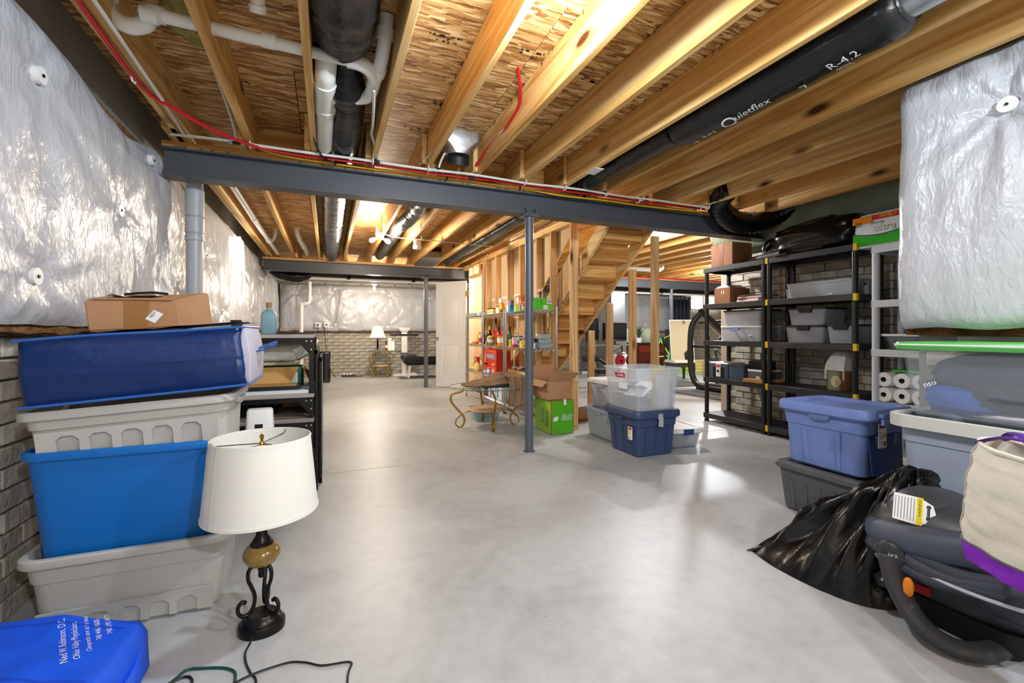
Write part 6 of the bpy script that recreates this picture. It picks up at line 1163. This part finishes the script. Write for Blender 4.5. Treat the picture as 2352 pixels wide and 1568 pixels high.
t = thing('cooler', 'white cooler with a carrying handle under the glass desk', 'cooler', (6.55, 9.0, 0)); obj('body', MB().rr([(0, .22, .15, .04), (.46, .24, .17, .05)]), white_pl, t); obj('lid', MB().rr([(.461, .25, .18, .05), (.52, .24, .17, .06)]), white_pl, t); obj('handle', MB().tube(smoothpts([(-.10, 0, .521), (-.09, 0, .57), (.09, 0, .57), (.10, 0, .521)], 4), .014, 8), white_pl, t)
redv = mat('red_vinyl', '8E1420', .4)
t = thing('weight_bench', 'weight machine with two round red pads in the far room', 'machine', (5.5, 7.3, 0))
for x, m_ in ((5.27, redv), (5.52, mat('dark_red', '5A0E16', .5))): obj('pad', MB().lathe([(.001, -.03), (.10, -.03), (.12, 0), (.10, .03), (.001, .03)], n=28).xf(Matrix.Translation((x, 7.3, .52)) @ Matrix.Rotation(R(90), 4, 'X')), m_, t, world=True); obj('hub', MB().cyl((x, 7.262, .52), (x, 7.24, .52), .022, n=10), black, t, world=True); obj('bracket', MB().box(x - .05, 7.31, .60, x + .05, 7.34, .70), dark_pl, t, world=True); obj('upright', MB().box(x - .03, 7.335, 0, x + .03, 7.37, .62), black, t, world=True)
obj('base_bar', MB().box(5.2, 7.33, 0, 5.6, 7.39, .05), black, t, world=True)
t = thing('weight_bench', 'black bench with a foam roller and grey seat behind the stairs', 'bench', (4.6, 7.0, 0))
obj('roller', MB().cyl((4.20, 6.9, .60), (4.50, 6.9, .60), .055, n=18), black, t, world=True); obj('roller_cap', MB().cyl((4.50, 6.9, .60), (4.507, 6.9, .60), .02, n=10), chrome, t, world=True); obj('arm', MB().hexa([(4.48, 6.95, .60), (4.54, 6.95, .60), (4.54, 7.0, .60), (4.48, 7.0, .60), (4.46, 6.95, .66), (4.52, 6.95, .66), (4.52, 7.0, .66), (4.46, 7.0, .66)]), dark_pl, t, world=True)
frame_tube('frame', [(4.50, 6.98, .62), (4.75, 7.0, .48), (4.88, 7.0, .40), (4.88, 7.0, .05)], .03, black, t, 3); obj('seat', MB().box(4.45, 6.8, .26, 4.86, 7.1, .33), dark_pl, t, world=True, bev=.02); obj('seat_pad', MB().box(4.47, 6.82, .331, 4.84, 7.08, .40), lth, t, world=True, bev=.02)
for x in (4.5, 4.8): obj('leg', MB().box(x - .025, 6.9, 0, x + .025, 6.95, .259), dark_pl, t, world=True)
t = thing('cabinet', 'dark red cabinet under the painting in the far room', 'cabinet', (9.0, 11.2, 0)); mah = mat('mahogany', '5A1C14', .4)
obj('body', MB().box(8.55, 11.0, .12, 9.55, 11.5, .72), mah, t, world=True, bev=.006); obj('top', MB().box(8.45, 10.95, .7205, 9.65, 11.5, .75), dkm, t, world=True)
for x in (8.62, 9.12): d_ = obj('drawer', MB().box(x, 10.985, .46, x + .40, 10.999, .66), mat('mahogany_light', '7A2A1C', .4), t, world=True, bev=.004); obj('knob', MB().sphere((x + .2, 10.975, .56), .014, 8, 5), brass, d_, world=True)
for x in (8.57, 9.48): obj('leg', MB().box(x, 11.02, 0, x + .05, 11.07, .119), mah, t, world=True)
pm_ = mat('pale_painting', 'D3DCB4', .7, vary=(5, 'B7D0B8'))
t = thing('painting', 'pale green and yellow abstract canvas standing on the red cabinet', 'painting', (8.95, 11.35, .7505)); obj('canvas', MB().box(-.55, 0, 0, .62, .03, .42), pm_, t); r9 = random.Random(4)
for i in range(9): x = r9.uniform(-.45, .5); obj('brush_stroke', MB().tube(smoothpts([(x, -.002, r9.uniform(.02, .1)), (x + r9.uniform(-.03, .03), -.003, .16), (x + r9.uniform(-.05, .05), -.002, r9.uniform(.2, .34))], 4), .012, 6, flat=.3), cm(('E9E2D0', 'C8A05A', '8FB8A8', 'F0EEE2')[i % 4]), t)
t = thing('potted_plant', 'spiky green plant in a white pot on the red cabinet', 'plant', (8.68, 11.10, .7505)); obj('pot', MB().lathe([(.001, 0), (.09, 0), (.11, .14), (.10, .14), (.09, .12), (.001, .12)], n=20), porc, t); lfm = mat('leaf', '3A5A2A', .5, vary=(20, '22401C'))
for i in range(22):
    a = i * 2.4; l_ = r9.uniform(.25, .42); o_ = r9.uniform(.05, .22); obj('leaf', MB().tube(smoothpts([(0, 0, .11), (math.cos(a) * o_ * .3, math.sin(a) * o_ * .3, .12 + l_ * .5), (math.cos(a) * o_, math.sin(a) * o_, .12 + l_)], 3), [.014, .016, .018, .018, .014, .008, .002], 6, flat=.3), lfm, t)
t = thing('chair', 'dark wood chair with a cream seat holding the leaning mirror', 'chair', (7.35, 7.95, 0), R(-12)); dwd = mat('dark_chair_wood', '3B332C', .5)
obj('seat', MB().rr([(.385, .25, .24, .05), (.40, .26, .25, .06), (.44, .25, .24, .06)]), mat('cream_seat', 'D9D5C6', .7), t); obj('apron', MB().box(-.24, -.23, .30, .24, .23, .384), dwd, t)
for x in (-.22, .22):
    for y in (-.20, .20): obj('leg', MB().hexa([(x - .018, y - .018, 0), (x + .018, y - .018, 0), (x + .018, y + .018, 0), (x - .018, y + .018, 0), (x - .026, y - .026, .299), (x + .026, y - .026, .299), (x + .026, y + .026, .299), (x - .026, y + .026, .299)]), dwd, t)
for x in (-.22, .22): obj('back_post', MB().hexa([(x - .02, .22, .44), (x + .02, .22, .44), (x + .02, .26, .44), (x - .02, .26, .44), (x - .02, .33, .95), (x + .02, .33, .95), (x + .02, .36, .95), (x - .02, .36, .95)]), dwd, t)
t = thing('mirror', 'tall mirror leaning on the cream-seated chair', 'mirror', (7.30, 7.80, .4415), R(-24)); MX = Matrix.Rotation(R(-9), 4, 'X'); mirm = mat('mirror_glass', 'DADDD8', .03, 1)
obj('glass', MB().box(-.245, -.006, .012, .245, .006, .90).xf(MX), mirm, t)
b = MB(); b.box(-.258, -.012, 0, -.245, .012, .915).box(.245, -.012, 0, .258, .012, .915).box(-.245, -.012, 0, .245, .012, .012).box(-.245, -.012, .90, .245, .012, .915)
obj('frame', b.xf(MX), mat('mirror_frame', 'C9C8C0', .4), t)
t = thing('climbing_dome', 'lime green toy dome of rods with teal joints behind the clear tote', 'toy', (8.9, 10.0, 0)); lime = cm('A6E02A', .4); teal = cm('2AA8A8', .4)
nd = [(8.55, 9.9, .02), (9.3, 9.7, .02), (9.0, 10.4, .02), (8.45, 10.2, .35), (8.75, 9.85, .42), (9.25, 10.0, .50), (8.65, 10.1, .85), (9.1, 10.15, 1.0), (9.6, 10.2, .55)]
for a, b_ in ((0, 3), (0, 4), (1, 4), (1, 5), (2, 3), (2, 5), (3, 4), (4, 5), (3, 6), (4, 6), (4, 7), (5, 7), (6, 7), (5, 8), (1, 8), (7, 8), (0, 1)): obj('rod', MB().cyl(nd[a], nd[b_], .016, n=6), lime, t, world=True)
for p in nd: obj('joint', MB().sphere(p, .04, 8, 6), teal if p[2] > .4 else lime, t, world=True)
t = thing('toy_rack', 'low lime green rod toy under the cream-seated chair', 'toy', (8.4, 8.9, 0)); 
for i in range(4): obj('rod', MB().cyl((8.1, 8.9, .06 + i * .08), (8.9, 8.7, .06 + i * .08), .014, n=6), lime, t, world=True)
for x, y in ((8.1, 8.9), (8.9, 8.7)): obj('rod', MB().cyl((x, y, 0), (x, y, .34), .016, n=6), teal, t, world=True)
t = thing('toy_box', 'orange and tan toy box on the far floor behind the chair', 'toy', (9.3, 9.2, 0)); obj('box', MB().rr([(0, .22, .18, .02), (.32, .22, .18, .02)]), cm('E0B88A'), t); obj('wheel_block', MB().rr([(0, .14, .06, .03), (.14, .14, .06, .05)], (0, -.26)), cm('E8921C'), t); obj('red_bar', MB().cyl((.12, -.2, .33), (.2, -.2, .42), .03, n=8), cm('B81C24'), t)
def office_chair(label, x, y, rz, back):
    t = thing('office_chair', label, 'chair', (x, y, 0), rz); obj('back', MB().rr([(.50, .20, .04, .03), (.62, .25, .05, .04), (.90, .26, .05, .05), (.98, .18, .04, .04)]).xf(Matrix.Translation((0, .22, 0))), lth if back else MATS['dark_chair'], t); obj('seat', MB().rr([(.42, .24, .24, .06), (.45, .26, .25, .08), (.50, .25, .24, .08)]), lth, t); obj('column', MB().cyl((0, 0, .10), (0, 0, .42), .03), chrome, t)
    for i in range(5):
        a = i * 1.2566; s_ = obj('spoke', MB().tube([(0, 0, .12), (.16 * math.cos(a), .16 * math.sin(a), .10), (.30 * math.cos(a), .30 * math.sin(a), .07)], [.03, .026, .018], 8), black, t); obj('caster', MB().sphere((.30 * math.cos(a), .30 * math.sin(a), .03), .03, 10, 6), black, s_)
    for s in (-1, 1): obj('armrest', MB().tube(smoothpts([(s * .24, .18, .60), (s * .29, .08, .68), (s * .29, -.12, .68), (s * .25, -.10, .47)], 4), .018, 8), chrome if back else black, t)
mat('dark_chair', '0E0E10', .6)
office_chair('black leather office chair with chrome arms beside the mirror', 8.3, 7.75, R(40), True); office_chair('black high-backed office chair behind the far shelving unit', 7.6, 6.75, R(150), False)
t = thing('exercise_machine', 'large black tubular exercise machine left of the shelving units', 'machine', (6.3, 6.0, 0))
frame_tube('main_frame', [(6.62, 6.62, 1.42), (6.52, 6.70, 1.25), (6.48, 6.72, 1.0), (6.46, 6.70, .5), (6.45, 6.62, .20), (6.42, 6.42, .06), (6.40, 6.0, .05), (6.38, 5.3, .05)], .055, black, t); frame_tube('second_rail', [(6.75, 6.5, .05), (6.9, 5.5, .05)], .05, black, t, 0)
for q0, q1, r_ in (((6.50, 6.50, 1.48), (6.55, 5.72, .86), .06), ((6.48, 6.02, .95), (6.58, 5.50, 1.42), .04), ((6.55, 5.75, .82), (6.65, 5.2, .95), .06)): frame_tube('beam_arm', [q0, q1], r_, black, t, 0, 4)
obj('rail_trim', MB().cyl((6.42, 6.2, 1.20), (6.47, 5.8, .88), .018, n=6), chrome, t, world=True); frame_tube('crossbar', [(6.50, 6.70, .80), (6.55, 5.7, .80)], .025, black, t, 0); frame_tube('crossbar', [(6.52, 6.55, 1.25), (6.60, 5.5, 1.30)], .02, black, t, 0)
obj('foot', MB().box(6.30, 5.2, 0, 6.95, 5.3, .048), black, t, world=True); obj('foot', MB().box(6.35, 6.35, 0, 6.85, 6.45, .048), black, t, world=True)
for i, (x, y, lb) in enumerate(((6.6, 7.3, 'dark rubber floor mat behind the exercise machine'), (6.45, 5.75, 'dark rubber floor mat under the exercise machine'))): t = thing('floor_mat', lb, 'mat', (x, y, 0.0005), 0); obj('mat', MB().rr([(0, .65, .42, .02), (.009, .65, .42, .02)]) if i == 0 else MB().rr([(0, .75, .70, .02), (.009, .75, .70, .02)]), mat('rubber_mat', '4A4946', .85), t); obj('edge', MB().rr([(0, .66, .43, .02), (.004, .66, .43, .02)] if i == 0 else [(0, .76, .71, .02), (.004, .76, .71, .02)], cap=(0, 1)), mat('mat_edge', '2A2A28', .9), t)
for i, (x, y) in enumerate(((5.95, 5.42), (6.10, 5.36))):
    t = thing('shoe', ('left grey and white running shoe by the exercise machine', 'right grey and white running shoe by the exercise machine')[i], 'shoe', (x, y, .012), R(30 + 12 * i)); obj('sole', MB().rr([(0, .14, .045, .04), (.03, .145, .048, .045)]), white_pl, t); obj('upper', MB().rr([(.031, .135, .042, .04), (.06, .12, .04, .035), (.10, .06, .034, .03)]), cm('8A8E94'), t); obj('heel_patch', MB().rr([(.035, .02, .046, .015), (.085, .015, .036, .012)], (-.10, 0)), black, t)
cur = mat('navy_curtain', '2C3240', .85)
t = thing('curtain', 'dark grey grommet curtain hanging from a white rod in the far room', 'curtain', (10.8, 11.66, 0))
obj('cloth', MB().grid(lambda a, c: (10.35 + a * .85, 11.62 + .05 * math.sin(a * 34) + .01 * nz(a * 6, c * 4), .25 + c * 1.98), 60, 10), cur, t, world=True, smooth=180); obj('rod', MB().cyl((9.9, 11.62, 2.17), (11.3, 11.62, 2.19), .018, n=8), white_pl, t, world=True)
for i in range(5): obj('grommet', MB().tube([(10.46 + i * .17 + .035 * math.cos(k), 11.565, 2.17 + .035 * math.sin(k)) for k in [j * .524 for j in range(12)]], .009, 6, wrap=True), chrome, t, world=True)
t = thing('folding_screen', 'slim dark upright panel standing beside the painting', 'panel', (9.75, 11.1, 0)); obj('panel', MB().box(-.06, -.02, 0, .06, .02, 1.15), dwd, t); obj('pole', MB().cyl((.10, -.05, .0), (.10, -.05, 1.2), .012, n=8), white_pl, t)
# ---------------------------------------------------------------- right foreground
t = tote('storage_tote', 'dark grey lidded tote on the floor under the periwinkle tote', 'tote', (2.80, 1.715, 0), 0, .44, .52, .27, dark_pl, .90, rim=.014, rimh=.02, r=.02, ribs=(4, 5), lid=dark_pl, lidh=.02, grip=False)
t = tote('storage_tote', 'dusty periwinkle blue lidded tote stacked on the dark grey tote', 'tote', (2.815, 1.72, .292), 0, .43, .51, .345, peri_pl, .88, step=.235, r=.035, ribs=(2, 2), lid=peri_pl, lidh=.03)
obj('lid_handle', MB().box(-.13, -.285, .338, .10, -.255, .358).hexa([(-.13, -.286, .30), (-.09, -.286, .30), (-.09, -.276, .30), (-.13, -.276, .30), (-.115, -.28, .34), (-.07, -.28, .34), (-.07, -.262, .34), (-.115, -.262, .34)]), peri_pl, t)
obj('end_panel', MB().rr([(.02, .135, .004, .002), (.27, .15, .004, .002)]).xf(Matrix.Translation((.0, -.236, 0)) @ Matrix.Rotation(R(-4), 4, 'X')), mat('deep_blue_panel', '2A3F78', .45), t, label='darker recessed end panel')
b = MB().box(-.105, -.2475, .17, -.035, -.2455, .30); lb = obj('label_sticker', b, paper, t)
obj('sticker_logo', MB().box(-.098, -.2487, .275, -.045, -.2477, .294), cm('B8182A'), lb); obj('sticker_spot', MB().cyl((-.052, -.2477, .235), (-.052, -.2489, .235), .014, n=14), cm('E0B818'), lb); obj('sticker_barcode', MB().box(-.062, -.2487, .18, -.042, -.2477, .205), cm('6A6A70'), lb); obj('sticker_text', MB().box(-.10, -.2485, .222, -.068, -.2477, .225).box(-.10, -.2485, .235, -.07, -.2477, .238).box(-.10, -.2485, .25, -.075, -.2477, .253).box(-.10, -.2485, .20, -.07, -.2477, .203), cm('4A4A50'), lb)
t = tote('storage_tote', 'large frosted grey tote with a pale rim under the green-lidded tote', 'tote', (2.64, .83, 0), 0, .46, .92, .705, mat('frosted_grey_blue', '9AA6BC', .4, alpha=.93), .90, rim=.03, rimh=.045, r=.06, step=.585, grip=False)
obj('rim', MB().rr([(.655, .236, .466, .09), (.708, .236, .466, .09), (.712, .228, .458, .085), (.700, .20, .43, .07), (.655, .20, .43, .07)], cap=(0, 0)), mat('pale_rim', 'C2C5BE', .4), t)
cg = mat('clear_tote', 'CFD6DE', .15, alpha=.11)
t = tote('storage_tote', 'clear tote of clothes with a translucent green lid on the frosted grey tote', 'tote', (2.645, .83, .702), 0, .43, .86, .315, cg, .90, rim=.012, rimh=.012, r=.04, grip=False)
gm = mat('green_lid', '5AB85A', .35, alpha=.85)
obj('lid', MB().rr([(.302, .222, .438, .06), (.318, .228, .444, .06), (.335, .222, .438, .06), (.335, .19, .41, .05), (.325, .18, .40, .05)]), gm, t); obj('lid_rim', MB().rr([(.322, .2285, .4445, .06), (.328, .2285, .4445, .06)], cap=(0, 0)), white_pl, t)
def cloth_lump(name, c_, col, sx, sy, sz, seed, amp=.16):
    b = pillow(sx, sy, sz, seed, amp, 40, 24); b.v = [(x + c_[0], y + c_[1], z + c_[2]) for x, y, z in b.v]; return obj(name, b, mat('cloth_' + col, col, .85, bump=(50, .2)), t, smooth=180)
cloth_lump('navy_shirt', (.0, -.02, .19), '2E3A50', .165, .37, .10, 2); cloth_lump('blue_shirt', (-.02, .20, .085), '2250A0', .145, .17, .07, 5, .12); cloth_lump('grey_shirt', (-.05, -.24, .10), 'A6AAB6', .125, .15, .085, 8, .22); cloth_lump('white_cloth', (0, -.05, .035), 'D8D8DA', .15, .32, .025, 9, .1); cloth_lump('dark_shirt', (-.06, .04, .12), '27303F', .12, .17, .075, 3)
text('lettering', 'nsu', .034, ink_w, t, (2.645 - .196, 1.15, .702 + .135), (.1, -.85, .42), (-.1, .42, .85))

# black bag and infant seat
apex = Vector((2.36, 1.13, .495)); rim_ = [(1.938, 1.60), (1.905, 1.48), (1.90, 1.34), (1.915, 1.22), (1.955, 1.12), (2.03, 1.055), (2.14, 1.02), (2.26, 1.0), (2.37, 1.02), (2.41, 1.12), (2.41, 1.28), (2.36, 1.40), (2.26, 1.47), (2.14, 1.53), (2.03, 1.585), (1.96, 1.615)]
tc_ = Vector((2.16, 1.26)); rs_ = smoothpts([(x, y, 0) for x, y in rim_], 8, True); NR = len(rs_)
pw = [1.0, 1.25, 1.7, 2.1, 2.2, 2.0, 2.0, 2.0, 2.0, 2.0, 1.9, 1.7, 1.5, 1.3, 1.15, 1.02]
def bagp(a, c):
    i = int(a * NR) % NR; q = rs_[i]; k = i / 8; j = int(k) % 16; p = pw[j] * (1 - k % 1) + pw[(j + 1) % 16] * (k % 1)
    s = c; h = apex.z * (1 - s ** p); bl = 4 * s * (1 - s)
    x = apex.x + (q.x - apex.x) * s; y = apex.y + (q.y - apex.y) * s
    d = (.016 * math.sin(i * .83) + .012 * math.sin(i * .37 + 2) + .03 * nz(i * .25, s * 2.4) + .018 * nz(i * .8, s * 6, 3)) * bl
    o = Vector((q.x - apex.x, q.y - apex.y, 0)).normalized()
    return (x + o.x * d, y + o.y * d, max(.003, h + d * .9 + .012 * nz(x * 18, y * 18)))
t = thing('trash_bag', 'black trash bag draped over the head of the infant seat, its tip on the floor', 'bag', (2.15, 1.3, 0))
b = MB().grid(bagp, NR, 26); obj('film', b, bagblk, t, world=True, smooth=180)
obj('gathered_edge', MB().tube(smoothpts([(2.36, 1.10, .47), (2.20, 1.02, .43), (2.10, 1.0, .37), (2.03, 1.035, .30), (2.0, 1.05, .20), (1.985, 1.06, .08)], 6), [.03 + .012 * math.sin(i * 1.9) for i in range(31)], 10), bagblk, t, world=True)
obj('tip', MB().tube([(1.99, 1.57, .03), (1.945, 1.598, .012), (1.915, 1.612, .008)], [.03, .014, .004], 8, flat=.5), bagblk, t, world=True)
seatm = mat('slate_fabric', '3E4450', .6, bump=(120, .12)); shellm = mat('charcoal_shell', '33363D', .42); padm = mat('slate_pad', '4A5264', .55, bump=(90, .08))
t = thing('infant_seat', 'dark grey infant car seat with its carry handle folded down onto the floor', 'car seat', (2.18, .90, 0))
def ell(c_, rx, ry, rz_, z0=-1, n=36, m=20, e=.8):
    b = MB().sphere((0, 0, 0), 1, n, m); f = lambda v: math.copysign(abs(v) ** e, v); b.v = [(c_[0] + rx * f(x), c_[1] + ry * f(y), c_[2] + rz_ * max(f(z), z0)) for x, y, z in b.v]; return b
obj('shell', ell((2.19, .90, .25), .185, .30, .20, -1), shellm, t, world=True, smooth=180)
obj('back_shell', ell((2.20, 1.0, .27), .17, .155, .20, -.3), shellm, t, world=True, smooth=180)
obj('bolster', MB().tube([(2.185 + .17 * math.cos(a), .93 + .23 * math.sin(a), .315 - .05 * math.sin(a)) for a in [k * math.pi / 20 for k in range(40)]], .058, 14, wrap=True), padm, t, world=True, smooth=180)
for i, (z, r_, g) in enumerate(((.262, .03, 0), (.238, .028, .012), (.216, .024, .02))): obj('canopy_fold', MB().tube([(2.185 + (.188 + g) * math.cos(a), .91 + (.27 + g) * math.sin(a), z + .012 * math.sin(a * 5 + i)) for a in [k * math.pi / 24 for k in range(48)]], r_, 10, wrap=True), seatm, t, world=True, smooth=180)
obj('rim_trim', MB().tube([(2.185 + .225 * math.cos(a), .845 + .30 * math.sin(a), .222 + .006 * math.sin(a)) for a in [k * math.pi / 24 for k in range(19, 40)]], .006, 6), cm('C9CDD4', .3), t, world=True)
obj('foot_shell', ell((2.19, .74, .205), .20, .20, .085, -1, e=.9), shellm, t, world=True, smooth=180)
obj('base', MB().rr([(.0, .13, .22, .05), (.06, .15, .24, .06), (.10, .16, .25, .06)], (2.20, .95)), mat('matte_black', '0C0C0D', .8), t, world=True)
hp = smoothpts([(1.975, 1.035, .235), (1.945, 1.00, .16), (1.918, .945, .095), (1.905, .885, .055), (1.925, .825, .036), (1.985, .785, .030), (2.075, .768, .030), (2.165, .775, .032), (2.235, .80, .045), (2.30, .855, .085), (2.36, .94, .15), (2.395, 1.035, .235)], 6)
hd = MB().tube(hp, [.041 - .010 * math.sin(3.14159 * i / (len(hp) - 1)) for i in range(len(hp))], 14, flat=.72); obj('carry_handle', hd, shellm, t, world=True, smooth=180)
obj('pivot_cover', ell((1.972, 1.03, .24), .022, .048, .052, e=.9), shellm, t, world=True, smooth=180); text('lettering', 'KeyFit 30', .021, cm('D8DCE4'), t, (1.9475, .998, .262), (.05, .93, -.36), (.1, -.36, -.93), lift=.003)
obj('release_button', ell((1.926, .952, .170), .012, .016, .034, e=.9), cm('F08A14', .4), t, world=True, smooth=180, label='orange release button')
obj('grip_trim', MB().tube([p + Vector((-.012, -.012, -.018 + .004)) for p in hp[22:38]], .006, 6), cm('D4D8DE', .4), t, world=True, label='pale grip strip')
obj('red_strap', MB().box(2.0, .93, .13, 2.02, .97, .16), cm('A8182A', .5), t, world=True); 
lm = Matrix.Translation((2.040, .997, .412)) @ Vector((-.80, -.30, .52)).normalized().to_track_quat('Z', 'Y').to_matrix().to_4x4()
def on_lab(b): return b.xf(lm)
lab = obj('warning_label', on_lab(MB().loft([[(x, y, z) for x, y in ((-.055, -.045), (.02, -.052), (.058, -.03), (.066, 0), (.058, .03), (.02, .052), (-.055, .055))] for z in (.0, .001)])), paper, t, world=True)
obj('warning_band', on_lab(MB().box(.012, -.0515, .0012, .030, .0515, .0018)), cm('EBD818', .5), lab, world=True)
b = text_mb('! WARNING', .014); b.v = [(.026 - y, -.03 + x, .0022) for x, y, z in b.v]; obj('lettering', on_lab(b), ink, lab, world=True)
b = MB()
for i in range(7): b.box(-.05 + i * .009, -.04, .0012, -.0475 + i * .009, .045, .0016)
obj('print_lines', on_lab(b), cm('8A8A90'), lab, world=True, kind='stuff')
b = MB().tube([(.046, -.02, .002), (.046, .02, .002)], .004, 6).cyl((.046, -.022, .0012), (.046, -.022, .002), .007, n=12).cyl((.046, .022, .0012), (.046, .022, .002), .007, n=12); obj('seat_diagram', on_lab(b), cm('3A3E48'), lab, world=True)
# canvas bag
canv = mat('white_canvas', 'DDD8CC', .8, bump=(70, .2), vary=(5, 'CFC6B4')); purp = mat('purple_cloth', '7A12B4', .55)
A = Vector((-.447, -.894, 0)); B = Vector((.894, -.447, 0)); P0 = Vector((1.865, .815, .405))
t = thing('canvas_bag', 'stained white canvas tote bag with a purple base resting on the infant seat', 'bag', tuple(P0))
def cb_(a, c, inner=0):
    th = a * 2 * math.pi; ex = lambda v: math.copysign(abs(v) ** .55, v); L_, D_ = .25, .10
    lean = .03 * c; top = 1 + .06 * math.sin(c * 3.0) - .10 * c
    u = .25 + L_ * top * ex(math.cos(th)) * -1 * (1 - inner); v = .10 + D_ * (top - .12 * (c > .9)) * ex(math.sin(th)) * (1 - inner)
    d = .010 * nz(u * 14, c * 8, v * 9) + .008 * nz(u * 30, c * 20, 4)
    p = P0 + A * u + B * v + Vector((0, 0, c * .325 + .010 * math.cos(th * 2) * c)) + Vector((lean, .0, 0)); n_ = (A * -math.cos(th) * .4 + B * math.sin(th)); return p + n_ * d
obj('canvas', MB().grid(cb_, 72, 26), canv, t, world=True, smooth=180); obj('lining', MB().grid(lambda a, c: cb_(a, .25 + .75 * c, .025), 72, 12), canv, t, world=True, smooth=180)
obj('rim_hem', MB().tube([cb_(k / 72, 1.0) for k in range(72)], .0075, 8, wrap=True), canv, t, world=True, smooth=180)
obj('base_band', MB().grid(lambda a, c: cb_(a, -.10 + .16 * c) + (Vector(cb_(a, .05)) - (P0 + A * .25 + B * .1)).normalized() * .0025, 72, 5), purp, t, world=True, smooth=180); obj('base_piping', MB().tube([Vector(cb_(k / 72, .065)) for k in range(72)], .004, 6, wrap=True), dark_pl, t, world=True)
obj('bottom', MB().loft([[cb_(k / 36, -.10) for k in range(36)], [P0 + A * .25 + B * .1 + Vector((0, 0, -.033))] * 36], (0, 0)), purp, t, world=True)
for k0 in (.945, .915): obj('side_seam', MB().tube([Vector(cb_(k0 + .012 * (1 - c), c)) + Vector((-.002, .002, 0)) for c in [j / 20 for j in range(1, 21)]], .002, 5), cm('C9C2B2'), t, world=True)
for s, u0 in ((0, .07), (1, .30)): 
    b0, b1 = Vector(cb_(.03 if not s else .93, .99)), P0 + A * (u0 + .17) + B * .05 + Vector((0, 0, .30)); mid = (b0 + b1) / 2 + Vector((.02, 0, .045)); obj('strap', MB().tube(smoothpts([b0, b0 * .6 + mid * .4 + Vector((0, 0, .02)), mid, mid * .4 + b1 * .6 + Vector((0, 0, .01)), b1], 5), .016, 8, flat=.3), mat('purple_strap', '4A1480', .5), t, world=True)
